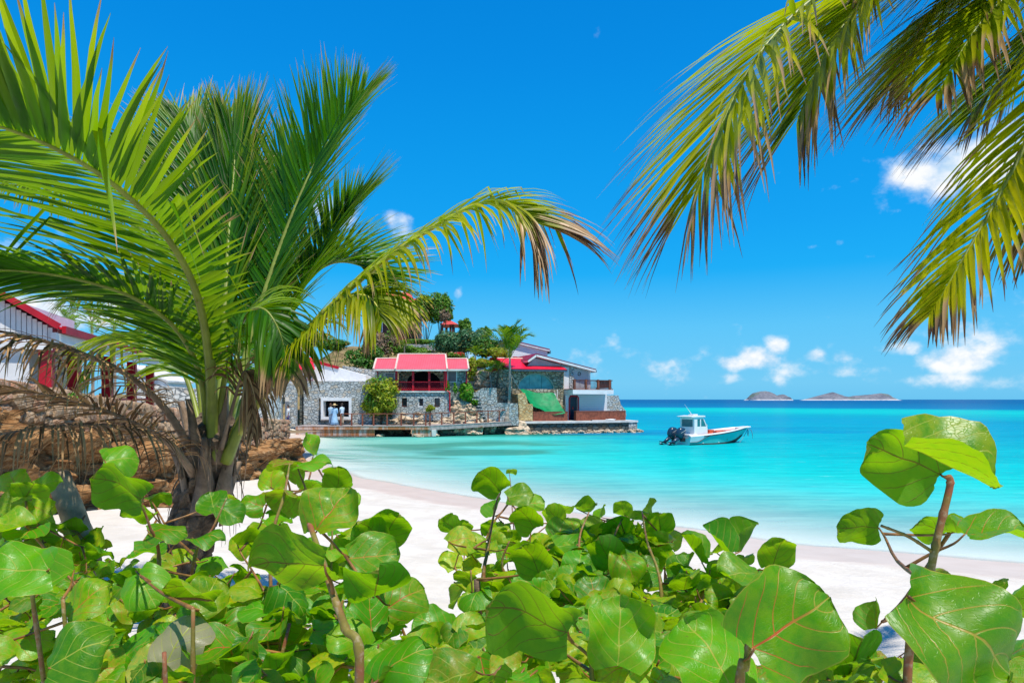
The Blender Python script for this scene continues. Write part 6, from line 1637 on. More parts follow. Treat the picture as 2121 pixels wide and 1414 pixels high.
for k, (px, py, d, lab) in enumerate(((142, 672, 62, 'distant palm top left of pair behind the pavilion roof'), (190, 668, 60, 'distant palm top right of pair behind the pavilion roof'), (236, 672, 66, 'faint distant palm top nearest the coconut palm leaflets'))):
    t_ = P(px, py, d); b_ = t_.copy(); b_.z = land_z(t_.x, t_.y) - .2
    far_palm('background_palm', b_, t_, 11, 2.0, .6, lab, 260 + k * 20, .1, .14, .0, spread=(.2, 1.1), n=20, wid=.07)
t_ = P(985, 735, 66); far_palm('fan_palm', t_ - Vector((0, 0, 1.5)), t_, 9, 1.1, .4, 'low spiky green palm among the shrubs above the steps', 330, 0, .08, .2, spread=(.2, .9), n=14, wid=.05)
t_ = P(838, 716, 71); far_palm('fan_palm', t_ - Vector((0, 0, 1.0)), t_, 8, .9, .35, 'small spiky palm at the left end of the hillside wall', 340, 0, .08, .2, spread=(.2, .9), n=12, wid=.05)
t_ = P(330, 775, 40); far_palm('garden_palm', t_ - Vector((0, 0, 2.6)), t_, 10, 2.2, .7, 'bushy yellow green palm behind the lower palm leaflets', 350, 0, .12, .35, spread=(.2, 1.0), n=22, wid=.06)
t_ = P(70, 745, 26); far_palm('garden_palm', t_ - Vector((0, 0, 2.4)), t_, 8, 1.3, .5, 'small yellow green palm in front of the white pavilion wall', 365, 0, .08, .4, spread=(.3, 1.0), n=18, wid=.045)

# bare leaning trunk stub at the left
sb = P(195, 1330, 3.6); sb.z = float(sand_z(sb.x, sb.y)[0][0]) - .1
o = thing('leaning_stump', sb, 'bare leaning cut trunk beside the sea grape leaves at left', 'stump')
st_ = bezier([sb, P(185, 1200, 3.62), P(158, 1085, 3.65), P(120, 985, 3.7)], 14)
MB().tube(st_, [.075, .073, .071, .069, .068, .067, .066, .065, .064, .063, .062, .061, .060, .059, .060], 12).build('trunk', plain('smooth_grey_brown_bark', (.34, .27, .17), .8, .25, 7, .4, .2, (.22, .20, .10)), o, True)
MB().tube([st_[9], st_[9] + Vector((.06, -.03, .07))], [.012, .004], 6).build('twig_spur', M['bark'], o)

# ------------------------------------------------------------------ sea grapes in the foreground
t = NT('sea_grape_leaf')
uv = t.node('ShaderNodeUVMap', uv_map='UVMap').outputs[0]
sx = t.node('ShaderNodeSeparateXYZ', {0: uv}).outputs
U_, V_ = sx[0], t.math('ABSOLUTE', sx[1])
oi = t.node('ShaderNodeObjectInfo')
oc = t.node('ShaderNodeSeparateColor', {0: oi.outputs['Color']}).outputs      # r yellowing, g browning, b purple bloom
rn = oi.outputs['Random']
back = t.geo('Backfacing')
# veins: a midrib and side veins that sweep forward
mid = t.ramp(V_, .030, .012)
ph = t.math('SUBTRACT', U_, t.math('MULTIPLY', t.math('POWER', V_, 1.25), .55))
fr_ = t.math('ABSOLUTE', t.math('SUBTRACT', t.math('FRACT', t.math('ADD', t.math('MULTIPLY', ph, 4.0), .42)), .5))
lat = t.ramp(fr_, .045, .014)
lat = t.math('MULTIPLY', lat, t.ramp(V_, .98, .80))
wob = t.noise(3.0, 3, .5, uv)
vor = t.node('ShaderNodeTexVoronoi', {'Vector': uv, 'Scale': 17.0}, feature='DISTANCE_TO_EDGE').outputs[0]
fine = t.math('MULTIPLY', t.ramp(vor, .06, .0), .35)
vein = t.math('MAXIMUM', mid, t.math('MULTIPLY', lat, .85), clamp=True)
vein2 = t.math('MAXIMUM', vein, fine)
ob = t.coord('Object')
n1 = t.noise(7.0, 5, .6, ob); n2 = t.noise(38.0, 4, .7, ob)
green = t.mix(rn, (.014, .150, .001), (.070, .330, .001))
green = t.mix(t.math('MULTIPLY', t.ramp(n1, .4, .75), .45), green, (.12, .31, .004))
yel = t.mix(t.ramp(n1, .35, .65), (.30, .52, .002), (.52, .46, .004))
col = t.mix(t.math('MULTIPLY', oc[0], t.ramp(n1, .15, .55)), green, yel)
brn = t.mix(t.ramp(n2, .4, .65), (.28, .10, .02), (.16, .07, .025))
col = t.mix(t.math('MULTIPLY', oc[1], t.ramp(t.math('ADD', t.math('MULTIPLY', n1, .7), t.math('MULTIPLY', n2, .3)), .42, .56)), col, brn)
col = t.mix(t.math('MULTIPLY', oc[2], .8), col, (.36, .26, .22))
edge = t.ramp(t.math('MAXIMUM', V_, U_), .965, 1.0)
blot = t.math('MULTIPLY', t.ramp(t.noise(24.0, 2, .5, ob), .70, .74), .8)
col = t.mix(blot, col, (.14, .07, .02))
vcol = t.mix(t.ramp(t.math('FRACT', t.math('MULTIPLY', rn, 5.7)), .30, .75), (.40, .46, .05), (.62, .055, .03))
far = t.ramp(U_, .95, .25)
vcol = t.mix(t.math('MULTIPLY', t.math('SUBTRACT', 1.0, far), .8), vcol, (.42, .47, .06))
top = t.mix(t.math('MULTIPLY', vein, .85), t.mix(t.math('MULTIPLY', fine, .5), col, (.20, .42, .012)), vcol)
top = t.mix(t.math('MULTIPLY', edge, .6), top, (.45, .30, .05))
und = t.mix(.35, col, (.05, .14, .012)); und = t.mix(t.math('MULTIPLY', vein, .9), und, (.20, .07, .025)); und = t.mix(t.math('MULTIPLY', fine, .8), und, (.05, .12, .01))
c2 = t.mix(back, top, und)
hgt_ = t.math('SUBTRACT', t.math('MULTIPLY', n1, .25), t.math('ADD', t.math('MULTIPLY', vein, .9), t.math('MULTIPLY', fine, .6)))
nb = t.bump(hgt_, .30, .005)
rgh = t.math('ADD', t.math('ADD', .27, t.math('MULTIPLY', n1, .2)), t.math('MULTIPLY', back, .25))
b = t.bsdf(c2, rgh, nb, .38)
tl = t.node('ShaderNodeBsdfTranslucent', {'Color': t.mix(t.math('MULTIPLY', vein, .7), t.mix(.6, col, (.50, .86, .004)), (.16, .10, .01)), 'Normal': nb})
M['grape'] = t.finish(t.node('ShaderNodeMixShader', {0: t.math('MULTIPLY_ADD', back, .24, .34), 1: b.outputs[0], 2: tl.outputs[0]}))
t = NT('sea_grape_stem'); n_ = t.noise(9.0, 4, .6, t.geo('Position')); n2_ = t.noise(60.0, 3, .6, t.geo('Position'))
c_ = t.mix(t.ramp(n_, .35, .65), (.20, .17, .03), (.28, .09, .045)); c_ = t.mix(t.math('MULTIPLY', t.ramp(n2_, .5, .7), .5), c_, (.40, .33, .22))
M['grapestem'] = t.finish(t.bsdf(c_, .6, t.bump(n2_, .4, .004), .3))
M['petiole'] = plain('red_green_petiole', (.26, .12, .03), .45, .3, 20, .1)
M['grapewood'] = plain('sea_grape_wood', (.20, .13, .085), .85, .3, 14, .5)

def leaf_mesh(seed, cup, fold, wave, twist, nibble=0.0):
    """round, heart-based leaf: x along the midrib (0 base .. 1 tip), y across; upper face +z"""
    R_ = random.Random(seed); n, m = 19, 14
    vs, uvs = [], []
    ax = R_.uniform(-.04, .04); off = R_.uniform(0, 10); wid = R_.uniform(.50, .58)
    for i in range(n):
        u = .5 - .5 * math.cos(math.pi * i / (n - 1))
        # half width: round outline with a wide heart-shaped base
        hw = wid * (max(0.0, 1 - abs((u - .47) / .53) ** 2.35)) ** .5
        hw = max(hw, wid * .20 * max(0.0, 1 - u * 12)) + wid * .015
        for j in range(m + 1):
            w = j / m * 2 - 1
            e = 1 + .035 * math.sin(u * 9 + off + (2 if w > 0 else 0)) * abs(w)
            if nibble and abs(w) > .8:
                e -= nibble * max(0, mnoise.noise(Vector((u * 5, w * 2 + off, seed)))) * 1.2
            y = hw * w * e
            x = u - .10 * (abs(w) ** 1.2) * (1 - u) ** 5 - .05 * abs(w) ** 2.2 * u ** 6 + ax * w * .4
            z = -cup * (y * y * 1.6 + (u - .45) ** 2 * .9) + fold * abs(y) + wave * .06 * math.sin(u * 7 + off) * w + wave * .05 * mnoise.noise(Vector((x * 2.6, y * 2.6, off)))
            z += twist * (u - .5) * y
            # quilted between the side veins
            ph_ = (u - .55 * abs(w) ** 1.25) * 4.0 + .42
            z += .014 * math.cos(2 * math.pi * (ph_ - .5)) * -1 * (abs(w) > .04)
            vs.append((x, y, z)); uvs.append((u, w))
    fs = [(i * (m + 1) + j, (i + 1) * (m + 1) + j, (i + 1) * (m + 1) + j + 1, i * (m + 1) + j + 1) for i in range(n - 1) for j in range(m)]
    return mesh('leaf', vs, fs, M['grape'], True, None, uvs)
R = random.Random(2)
LM = [leaf_mesh(k, R.uniform(-.35, .75), R.uniform(.0, .38), R.uniform(1.0, 2.6), R.uniform(-.5, .5), .0 if k % 4 else .22) for k in range(14)]
LMB = [leaf_mesh(80 + k, (.15, .3, -.1, .4, .2, .3)[k], (.05, .12, .2, .0, .15, .08)[k], (2.6, 2.2, 2.9, 2.4, 2.8, 2.5)[k], (.2, -.3, .3, -.2, .1, -.35)[k], .10) for k in range(6)]     # the big near leaves, wavier
LMF = [leaf_mesh(50 + k, .05, .75 + .15 * k, .8, .3 * (-1) ** k) for k in range(3)]       # strongly folded
LMC = [leaf_mesh(60 + k, .85, .0, 1.8, .6 * (-1) ** k, .35) for k in range(3)]            # curled, nibbled

class Plant:
    def __init__(s, px, d, label):
        b_ = P(px, 1200, d); b_.z = float(sand_z(b_.x, b_.y)[0][0]) - .05
        s.base = b_; s.root = thing('sea_grape_plant', b_, label, 'plant', 'sea grape plants in the foreground'); s.nodes = []; s.pet = MB(); s.nl = 0
    def stem(s, pl_, r0=.011, r1=.005, root=True):
        q_ = [P(*a_) for a_ in pl_]
        if root: q_ = [s.base + Vector((random.Random(len(s.nodes)).uniform(-.12, .12), 0, 0)), s.base.lerp(q_[0], .55) + Vector((0, 0, -.05))] + q_
        if root and len(pl_) == 2: q_ = [s.base, s.base.lerp(q_[-1], .5) + (q_[-2] - s.base.lerp(q_[-1], .5)) * .25, q_[-1]]
        c_ = bezier(q_, 8 * len(q_)); n = len(c_)
        rr_ = [(r0 + (r1 - r0) * k / (n - 1)) * (1.22 if k % 7 == 0 else 1) for k in range(n)]
        MB().tube(c_, rr_, 7).build('stem', M['grapestem'] if r0 < .0145 else M['grapewood'], s.root, True)
        s.nodes += c_[n // 4:]
    def leaf(s, c, size, mid_deg, nrm, me=None, col=(0, 0, 0), attach=True, tilt=0.0):
        """c: centre in space; size in metres; mid_deg: direction base -> tip in the picture; nrm: where the upper face looks"""
        n_ = Vector(nrm).normalized()
        a_ = rad(mid_deg); img = Vector((math.cos(a_), 0, math.sin(a_)))
        # follow the picture direction on the leaf plane (solve the depth component)
        X_ = img - n_ * img.dot(n_)
        if X_.length < .15: X_ = Vector((0, 1, 0)) - n_ * n_.y
        X_.normalize(); Y_ = n_.cross(X_)
        base_ = c - X_ * size * .48
        m_ = Matrix(((X_.x, Y_.x, n_.x, base_.x), (X_.y, Y_.y, n_.y, base_.y), (X_.z, Y_.z, n_.z, base_.z), (0, 0, 0, 1))) @ Matrix.Diagonal((size, size, size, 1))
        o_ = link('leaf', me or LM[s.nl % len(LM)], s.root, m_); s.nl += 1
        o_.color = (*col, 1)
        if s.nodes:
            if attach:
                t_ = min(s.nodes, key=lambda q_: (q_ - base_).length + .6 * max(0, q_.z - base_.z))
                dist = (t_ - base_).length
                if dist > .10:      # a side twig carries it
                    mid_ = t_.lerp(base_, .5) + Vector((0, .01, -.04 * dist)); k_ = t_.lerp(base_, .82) - Vector((0, 0, .008))
                    c_ = bezier([t_, mid_, k_, base_], 9); s.pet.tube(c_, [max(.0020, .0046 - .0003 * q_) * (1 + .5 * min(1, dist)) for q_ in range(10)], 6)
                    s.nodes += c_[2:8]
                else:
                    s.pet.tube(bezier([t_, t_.lerp(base_, .5) - Vector((0, 0, .006)), base_], 4), .0026, 5)
        return o_
    def close(s):
        if s.pet.v: tag(s.pet.build('petioles', M['petiole'], s.root, True), None, None, None, 'stuff')

NF = {'F': (0, -.72, .68), 'FL': (-.45, -.6, .62), 'FR': (.45, -.6, .62), 'T': (0, -.28, .96), 'B': (0, .62, .78), 'BL': (-.4, .55, .7), 'BR': (.4, .55, .7), 'V': (.1, -.93, .35),
      'EL': (-.85, -.2, .45), 'ER': (.85, -.2, .45), 'S': (0, -.12, .99), 'FD': (.38, -.52, .76), 'BB': (.1, .88, .45)}
def dsize(px):
    real = .125 + .095 * min(px, 240) / 230
    return real, real * F / px
def add(pl_, rows_):
    R_ = random.Random(len(rows_) * 31 + int(pl_.base.x * 100))
    for r_ in rows_:
        px, py, sz, mid_, code = r_[:5]; col = r_[5] if len(r_) > 5 else (R_.choice((0, .1, .2, .35, .5)), 0, 0); me = r_[6] if len(r_) > 6 else None; dd = r_[7] if len(r_) > 7 else 0
        real, d = dsize(sz); n_ = Vector(NF[code]) + Vector((R_.uniform(-.15, .15), R_.uniform(-.1, .1), R_.uniform(-.1, .1)))
        pl_.leaf(P(px, py, d + dd), real * (.88 if sz > 180 else .80), mid_, n_, me, col, r_[8] if len(r_) > 8 else True)

# plant by plant: stems traced first, then the leaves that can be told apart
G1 = Plant(150, 1.9, 'sea grape with large round leaves in the bottom left corner')
G1.stem([(150, 1330, 1.75), (60, 1180, 1.78)]); G1.stem([(120, 1414, 1.7), (130, 1380, 1.65)]); G1.stem([(220, 1300, 1.9), (130, 1240, 1.85)])
add(G1, [(38, 1178, 156, 185, 'F', (.05, 0, 0), LMB[0]), (110, 1205, 125, 215, 'FL', (.1, 0, 0), LMF[0]), (180, 1240, 120, 60, 'F'), (165, 1348, 165, 38, 'F', (.05, 0, 0), LMB[1]), (55, 1320, 125, 20, 'T'), (40, 1272, 95, 200, 'FR', (.75, 0, 0)),
         (38, 1402, 100, 160, 'F'), (110, 1255, 100, 250, 'T'), (230, 1400, 110, 300, 'F'), (200, 1165, 85, 60, 'B', (.1, 0, 0), None, .6)])
G2_ = Plant(300, 2.6, 'sea grape with backlit round leaves left of the palm trunk')
G2_.stem([(330, 1180, 2.45), (310, 1090, 2.4), (283, 1022, 2.35)], .010, .003)
G2_.stem([(400, 1170, 2.7), (440, 1095, 2.7), (470, 1030, 2.75)], .010, .003)
add(G2_, [(250, 1006, 136, 152, 'BB', (.05, 0, 0), LM[1]), (252, 950, 84, 25, 'FR', (.1, 0, 0)), (330, 1022, 58, 20, 'BL', (0, 0, 0), LMC[0]), (283, 1063, 78, 170, 'B'), (345, 1095, 95, 30, 'T'), (310, 1143, 82, 40, 'S'),
          (345, 1168, 55, 180, 'S'), (440, 1040, 75, 110, 'F'), (476, 1062, 78, 330, 'FR'), (430, 1110, 85, 5, 'S'), (475, 1030, 62, 30, 'B', (.7, .8, 0), LMC[1]), (440, 1200, 65, 140, 'B')])
G3 = Plant(380, 1.75, 'sea grape with a mauve bloomed leaf below the palm trunk')
G3.stem([(420, 1330, 1.72), (400, 1260, 1.75)]); G3.stem([(350, 1414, 1.65), (340, 1350, 1.6)]); G3.stem([(520, 1330, 1.9), (600, 1290, 1.95)])
add(G3, [(300, 1215, 118, 300, 'F'), (398, 1222, 132, 150, 'B'), (432, 1228, 105, 60, 'FR', (.35, 0, 0)), (325, 1370, 138, 110, 'F', (.7, .1, .25)), (375, 1318, 140, 75, 'F', (.1, 0, .95)), (440, 1345, 140, 230, 'T'),
         (545, 1300, 85, 200, 'F'), (600, 1270, 90, 250, 'FL'), (620, 1295, 70, 200, 'B', (.6, .2, 0)), (500, 1215, 90, 40, 'T'), (520, 1260, 100, 320, 'F'), (640, 1230, 95, 10, 'F'), (560, 1370, 110, 190, 'T')])
G4 = Plant(640, 1.75, 'sea grape with a thick reddish stem and nibbled leaves, left of centre')
G4.stem([(745, 1400, 1.5), (715, 1300, 1.52), (690, 1230, 1.55), (650, 1110, 1.75), (628, 1052, 1.95)], .013, .006)
G4.stem([(560, 1180, 2.2), (590, 1020, 2.3), (600, 960, 2.4)], .009, .003); G4.stem([(700, 1130, 2.3), (690, 1040, 2.4)], .009, .003)
add(G4, [(562, 985, 75, 100, 'F', (.5, 0, 0)), (600, 955, 85, 60, 'B', (.6, .75, 0), LMC[2]), (650, 958, 88, 15, 'T'), (702, 984, 78, 80, 'BB', (0, .1, 0), LM[4]), (655, 1000, 70, 60, 'B'), (640, 920, 60, 120, 'ER'),
         (690, 1055, 142, 70, 'F', (.35, 0, 0), LMB[2]), (590, 1018, 100, 200, 'B', (.75, .9, 0), LMC[0]), (600, 1165, 190, 190, 'BB', (.25, .25, 0), LM[8]), (770, 1100, 98, 120, 'BB'), (812, 1085, 98, 60, 'BB', (.15, 0, 0)), (725, 1030, 52, 30, 'F'),
         (775, 1150, 130, 10, 'F', (.15, 0, 0)), (780, 1213, 152, 88, 'B', (0, 0, 0), LM[5]), (845, 1232, 120, 40, 'FR', (.25, 0, 0)), (757, 1290, 100, 100, 'F', (.1, 0, 0)), (700, 1290, 110, 260, 'T'), (895, 1292, 105, 140, 'F'),
         (825, 1368, 165, 40, 'FL'), (742, 1396, 100, 350, 'B', (.5, .2, 0), LMC[1]), (665, 1372, 125, 120, 'F'), (690, 1180, 90, 310, 'T'), (730, 1120, 90, 250, 'T'), (520, 1040, 70, 160, 'F'), (545, 1090, 80, 190, 'T'), (500, 1120, 70, 220, 'F')])
G5 = Plant(1020, 2.7, 'sea grape with upright backlit leaves in the centre')
G5.stem([(1000, 1230, 2.7), (1010, 1140, 2.75), (1020, 1080, 2.8), (1035, 1010, 2.85)], .012, .003)
G5.stem([(990, 1260, 2.5), (975, 1180, 2.5)], .010, .003); G5.stem([(1060, 1250, 2.6), (1040, 1170, 2.6), (1055, 1120, 2.6)], .010, .003); G5.stem([(1130, 1200, 2.8), (1100, 1090, 2.9)], .009, .003)
G5.stem([(985, 1290, 2.4), (988, 1200, 2.45)], .016, .012)
add(G5, [(1015, 994, 86, 128, 'BB', (.15, 0, 0), LM[1]), (1060, 974, 26, 70, 'B', (.3, 0, 0)), (1078, 1024, 72, 15, 'F'), (1030, 1050, 62, 130, 'EL', (0, 0, 0), LMF[1]), (1090, 1068, 80, 120, 'BB'), (1146, 1066, 56, 120, 'BB'), (1172, 1056, 44, 60, 'B', (.3, 0, 0)),
         (1105, 1042, 60, 20, 'F'), (930, 1086, 60, 140, 'BB'), (960, 1090, 50, 60, 'BB'), (957, 1116, 76, 20, 'F', (.75, 0, .1)), (1050, 1113, 60, 190, 'B', (.4, .9, 0)), (934, 1160, 58, 100, 'F', (.7, 0, 0)), (977, 1175, 52, 40, 'F', (.85, .1, 0)),
         (1100, 1150, 104, 110, 'BB'), (1120, 1172, 90, 300, 'F', (.2, 0, 0)), (985, 1140, 62, 200, 'B'), (1075, 1200, 70, 250, 'B'), (1020, 1220, 80, 200, 'BB'), (1180, 1130, 80, 30, 'T'), (1160, 1100, 70, 70, 'F'), (950, 1240, 60, 230, 'EL', (.2, .3, 0), LMF[0])])
G6 = Plant(1290, 2.6, 'dense sea grape right of centre with many overlapping leaves')
G6.stem([(1290, 1250, 2.6), (1270, 1130, 2.75), (1290, 1070, 2.9)], .010, .003); G6.stem([(1370, 1250, 2.5), (1340, 1120, 2.7), (1330, 1060, 2.9)], .010, .003); G6.stem([(1210, 1230, 2.6), (1200, 1120, 2.8), (1220, 1060, 2.9)], .010, .003)
add(G6, [(1254, 1145, 90, 110, 'BB', (.05, 0, 0), LM[5]), (1282, 1090, 76, 120, 'BB'), (1366, 1080, 76, 100, 'BB', (.35, 0, 0)), (1290, 1052, 48, 100, 'BB'), (1325, 1062, 55, 60, 'B', (.3, 0, 0)), (1215, 1050, 56, 20, 'B'), (1245, 1062, 45, 140, 'EL'),
         (1230, 1090, 64, 60, 'F'), (1330, 1120, 70, 10, 'F', (.2, 0, 0)), (1300, 1170, 92, 290, 'F'), (1200, 1165, 85, 80, 'F'), (1245, 1105, 55, 10, 'F', (.85, .2, 0)), (1330, 1190, 70, 250, 'T'), (1370, 1145, 66, 300, 'EL', (0, 0, 0), LMF[2]), (1390, 1110, 60, 80, 'F', (.3, 0, 0)),
         (1375, 1245, 62, 80, 'F'), (1330, 1245, 72, 60, 'F'), (1230, 1222, 95, 95, 'F', (.05, 0, 0)), (1185, 1085, 60, 100, 'F'), (1350, 1050, 46, 70, 'EL'), (1270, 1190, 80, 330, 'T'), (1310, 1140, 66, 200, 'T')])
G7 = Plant(1520, 2.5, 'sea grape with folded leaves pointing up, by the water edge')
G7.stem([(1450, 1280, 2.3), (1480, 1200, 2.5), (1500, 1150, 2.6)], .012, .003); G7.stem([(1400, 1290, 2.2), (1440, 1230, 2.35)], .010, .003); G7.stem([(1520, 1250, 2.4), (1570, 1180, 2.5)], .010, .003)
add(G7, [(1432, 1135, 92, 120, 'ER', (.1, 0, 0), LMF[0]), (1482, 1118, 95, 112, 'FR', (0, 0, 0), LMF[1]), (1552, 1112, 86, 38, 'EL', (.1, 0, 0), LMF[2]), (1610, 1142, 96, 80, 'BB', (.5, 0, 0), LM[2]), (1425, 1178, 88, 130, 'EL', (.05, 0, 0), LMF[0]), (1528, 1188, 108, 190, 'T'),
         (1475, 1256, 76, 130, 'FR', (.1, 0, 0)), (1450, 1210, 80, 60, 'F'), (1540, 1160, 60, 100, 'B'), (1495, 1210, 70, 20, 'F'), (1400, 1200, 62, 240, 'T'), (1415, 1250, 65, 60, 'F', (.3, 0, 0)), (1500, 1300, 90, 250, 'BB'), (1550, 1220, 80, 300, 'B'), (1600, 1190, 70, 250, 'B')])
G8 = Plant(1450, 1.35, 'sea grape with the largest round glossy leaf, bottom right of centre')
G8.stem([(1530, 1440, 1.34), (1545, 1380, 1.35), (1552, 1300, 1.37)], .011, .006); G8.stem([(1230, 1440, 1.6), (1228, 1370, 1.62), (1175, 1320, 1.65)], .009, .003); G8.stem([(1060, 1440, 1.6), (1040, 1380, 1.6)], .009, .003)
add(G8, [(1642, 1290, 240, 30, 'V', (.12, 0, 0), LMB[0]), (1470, 1350, 198, 105, 'F', (.1, 0, 0), LMB[1]), (1408, 1360, 120, 100, 'EL', (0, 0, 0), LMF[1]), (1282, 1305, 176, 82, 'V', (.2, 0, 0), LMB[2]), (1095, 1275, 205, 158, 'BB', (.1, 0, 0), LMB[3]), (1000, 1375, 130, 105, 'FR', (.1, 0, 0), LMF[0]),
         (1070, 1385, 150, 80, 'F'), (928, 1330, 80, 190, 'B', (.75, .3, 0), LMC[0]), (1150, 1370, 110, 20, 'T'), (1330, 1395, 120, 200, 'T'), (1560, 1400, 120, 320, 'T'), (1210, 1400, 100, 60, 'F'), (960, 1400, 110, 110, 'F'), (1390, 1280, 95, 60, 'T', (0, 0, 0), None, .4), (890, 1390, 110, 120, 'F', (.1, 0, 0))])
G9 = Plant(1900, 1.55, 'tall sea grape stem with folded top leaf at the right edge')
G9.stem([(1880, 1400, 1.5), (1915, 1260, 1.5), (1930, 1170, 1.5), (1945, 1100, 1.5), (1968, 1005, 1.5), (1962, 985, 1.5)], .0105, .007)
G9.stem([(1928, 1140, 1.5), (1880, 1110, 1.5), (1825, 1088, 1.5)], .004, .003, False); G9.stem([(1990, 1420, 1.25), (1985, 1270, 1.25)], .010, .006)
add(G9, [(1872, 948, 185, 158, 'BB', (.15, .0, 0), LMB[5]), (1962, 965, 215, 318, 'FD', (.35, 0, 0), LMF[0], -.02, False), (1778, 1092, 112, 178, 'BB', (.1, .1, 0), LM[7]), (1940, 1092, 116, 165, 'B'), (2062, 1103, 165, 2, 'S', (.1, 0, 0), LM[6]), (1815, 1272, 78, 140, 'EL', (0, 0, 0), LMF[1]),
         (1995, 1310, 300, 322, 'V', (.1, 0, 0), LMB[4]), (2075, 1268, 190, 340, 'B', (0, 0, 0), None, .15), (1955, 1188, 55, 60, 'F', (.6, 1, 0), LMC[1]), (2065, 1205, 52, 100, 'B', (.4, 0, 0)), (1770, 1365, 145, 80, 'BB', (0, 0, 0), LMF[2]), (1918, 1392, 130, 10, 'T'),
         (1832, 1362, 45, 80, 'F', (.6, 1, 0), LMC[2]), (1700, 1405, 120, 130, 'T'), (2010, 1400, 150, 200, 'T', (0, 0, 0), None, .2), (1865, 1410, 110, 120, 'B')])
G10 = Plant(60, 3.4, 'shaded sea grape thicket behind the leaning stump at far left')
G10.stem([(60, 1150, 3.3), (40, 1040, 3.4), (30, 1000, 3.4)], .010, .003); G10.stem([(110, 1120, 3.2), (90, 1040, 3.3)], .010, .003)
add(G10, [(25, 990, 70, 120, 'F', (.4, 0, 0)), (65, 1010, 80, 60, 'B', (.35, 0, 0)), (95, 1000, 70, 30, 'F', (.3, 0, 0)), (30, 1040, 80, 200, 'F'), (75, 1050, 75, 330, 'F'), (20, 1085, 90, 160, 'T'), (100, 1085, 70, 20, 'B'), (55, 1105, 90, 270, 'T'), (150, 1090, 60, 120, 'B'), (210, 1140, 70, 330, 'B')])

# the inner, mostly shaded leaves of each plant
def fill(pl_, n, px0, px1, top, bot, d0, d1, seed, size=(.10, .145)):
    R_ = random.Random(seed); n = int(n * 2.2); size = (min(size[0], .075), size[1] * .85)
    for k in range(n):
        px = R_.uniform(px0, px1); tp2 = float(np.interp(px, [q_[0] for q_ in top], [q_[1] for q_ in top]))
        f = R_.random() ** .8; py = tp2 + (bot - tp2) * f
        d = d0 + (d1 - d0) * (1 - f) + R_.uniform(-.15, .15)
        n_ = Vector(NF[R_.choice(('F', 'T', 'T', 'B', 'S', 'FL', 'FR', 'BL', 'BR', 'BB'))]) + Vector((R_.uniform(-.3, .3), R_.uniform(-.3, .3), R_.uniform(-.1, .2)))
        pl_.leaf(P(px, py, d), R_.uniform(*size), R_.uniform(0, 360), n_, None, (R_.choice((0, 0, .1, .3, .5, .7)), R_.choice((0, 0, 0, 0, .3)), 0))
fill(G1, 26, -20, 260, [(-20, 1120), (120, 1160), (200, 1200), (260, 1260)], 1440, 1.8, 2.7, 1)
fill(G10, 48, -20, 260, [(-20, 980), (80, 985), (130, 1060), (260, 1150)], 1270, 2.7, 3.7, 2)
fill(G2_, 10, 260, 470, [(260, 1170), (470, 1120)], 1230, 2.3, 2.9, 3, (.10, .14))
fill(G3, 34, 260, 620, [(260, 1200), (400, 1190), (520, 1130), (620, 1120)], 1430, 1.8, 2.6, 4)
fill(G4, 40, 500, 870, [(500, 1120), (560, 1060), (640, 1050), (700, 1070), (760, 1130), (830, 1190), (870, 1240)], 1430, 1.7, 2.6, 5)
fill(G5, 26, 960, 1160, [(960, 1150), (1010, 1080), (1080, 1090), (1160, 1120)], 1260, 2.4, 3.1, 6, (.10, .15))
fill(G6, 52, 1150, 1420, [(1150, 1110), (1220, 1075), (1300, 1070), (1360, 1080), (1420, 1140)], 1290, 2.3, 3.1, 7, (.10, .15))
fill(G7, 24, 1390, 1610, [(1390, 1160), (1480, 1140), (1560, 1180), (1610, 1190)], 1300, 2.0, 2.7, 8, (.10, .15))
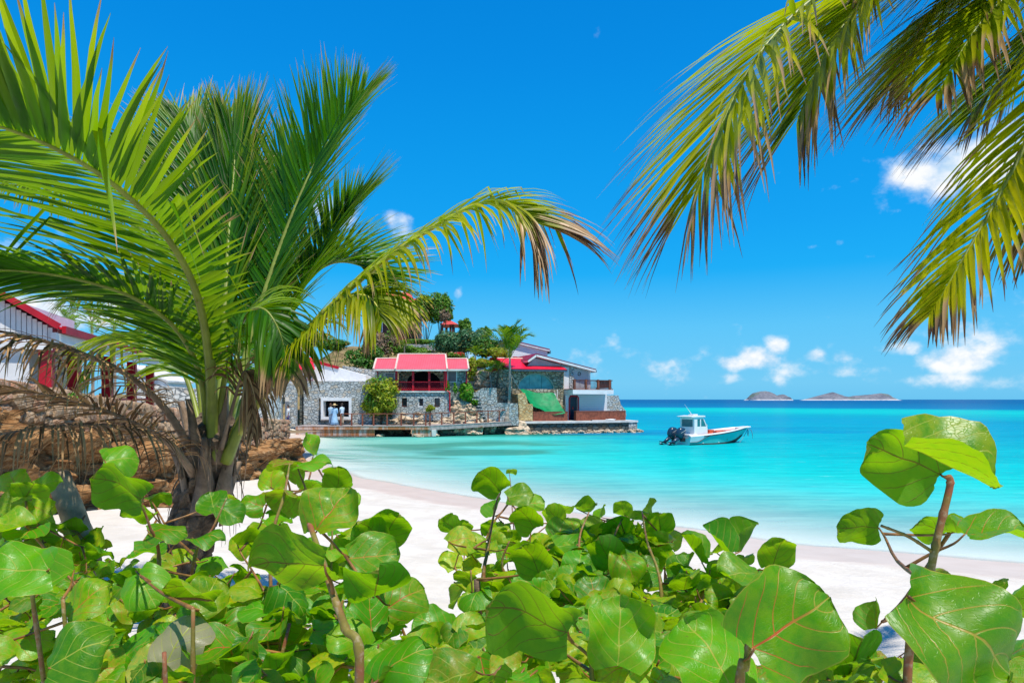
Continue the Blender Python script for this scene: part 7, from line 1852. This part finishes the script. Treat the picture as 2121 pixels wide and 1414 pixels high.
fill(G8, 46, 860, 1560, [(860, 1300), (960, 1290), (1050, 1290), (1250, 1240), (1400, 1260), (1500, 1280), (1560, 1340)], 1440, 1.55, 2.2, 9)
fill(G9, 12, 1870, 2160, [(1870, 1360), (1960, 1330), (2160, 1290)], 1440, 1.45, 2.1, 10)
fill(G9, 5, 1660, 1800, [(1660, 1395), (1800, 1370)], 1440, 1.5, 2.0, 11)
for g_ in (G1, G2_, G3, G4, G5, G6, G7, G8, G9, G10): g_.close()
# fallen leaves on the sand under the plants: nobody could count them
R = random.Random(12); m = MB()
for k in range(2200):
    px = R.uniform(-160, 2180) if k % 2 else R.uniform(-300, 700); d = R.uniform(1.0, 3.4); p_ = P(px, 900, d)
    if 830 < px < 960 and d > 2.4 or 1640 < px < 1860 and d > 1.7: continue
    p_.z = float(sand_z(p_.x, p_.y)[0][0]) + .02; s_ = R.uniform(.04, .075); a_ = R.uniform(0, 6.3); tl_ = Matrix.Rotation(R.uniform(-.4, .4), 3, 'X') @ Matrix.Rotation(a_, 3, 'Z')
    m.add([p_ + tl_ @ Vector((s_ * math.cos(q_ * .785) * 1.1, s_ * math.sin(q_ * .785), .012 * (q_ % 2))) for q_ in range(8)], [tuple(range(8))])
o = m.build('leaf_litter', plain('dry_fallen_leaf', (.30, .16, .07), .8, .35, 5, .2), None, False)
tag(o, 'dry brown fallen leaves on the sand under the sea grapes', 'leaf litter', None, 'stuff')
# dry twigs on the sand by the palm foot
o = thing('dry_twigs', P(600, 1050, 8).xy.to_3d() + Vector((0, 0, 1)), 'dark dry twigs lying on the white sand right of the palm', 'twig')
m = MB(); R = random.Random(6)
for k in range(9):
    px, py = R.uniform(520, 600), R.uniform(1038, 1064); d = 9.0; a_ = P(px, py, d); d2 = Vector((R.uniform(-.3, .3), R.uniform(-.25, .25), 0))
    q_ = []
    for f in (0, .5, 1):
        p_ = a_ + d2 * (f - .5) * 1.6 + Vector((R.uniform(-.03, .03), R.uniform(-.03, .03), 0)); p_.z = float(sand_z(p_.x, p_.y)[0][0]) + .015; q_.append(p_)
    m.tube(q_, [.007, .006, .003], 5)
m.build('twig_tangle', M['bark'], o)
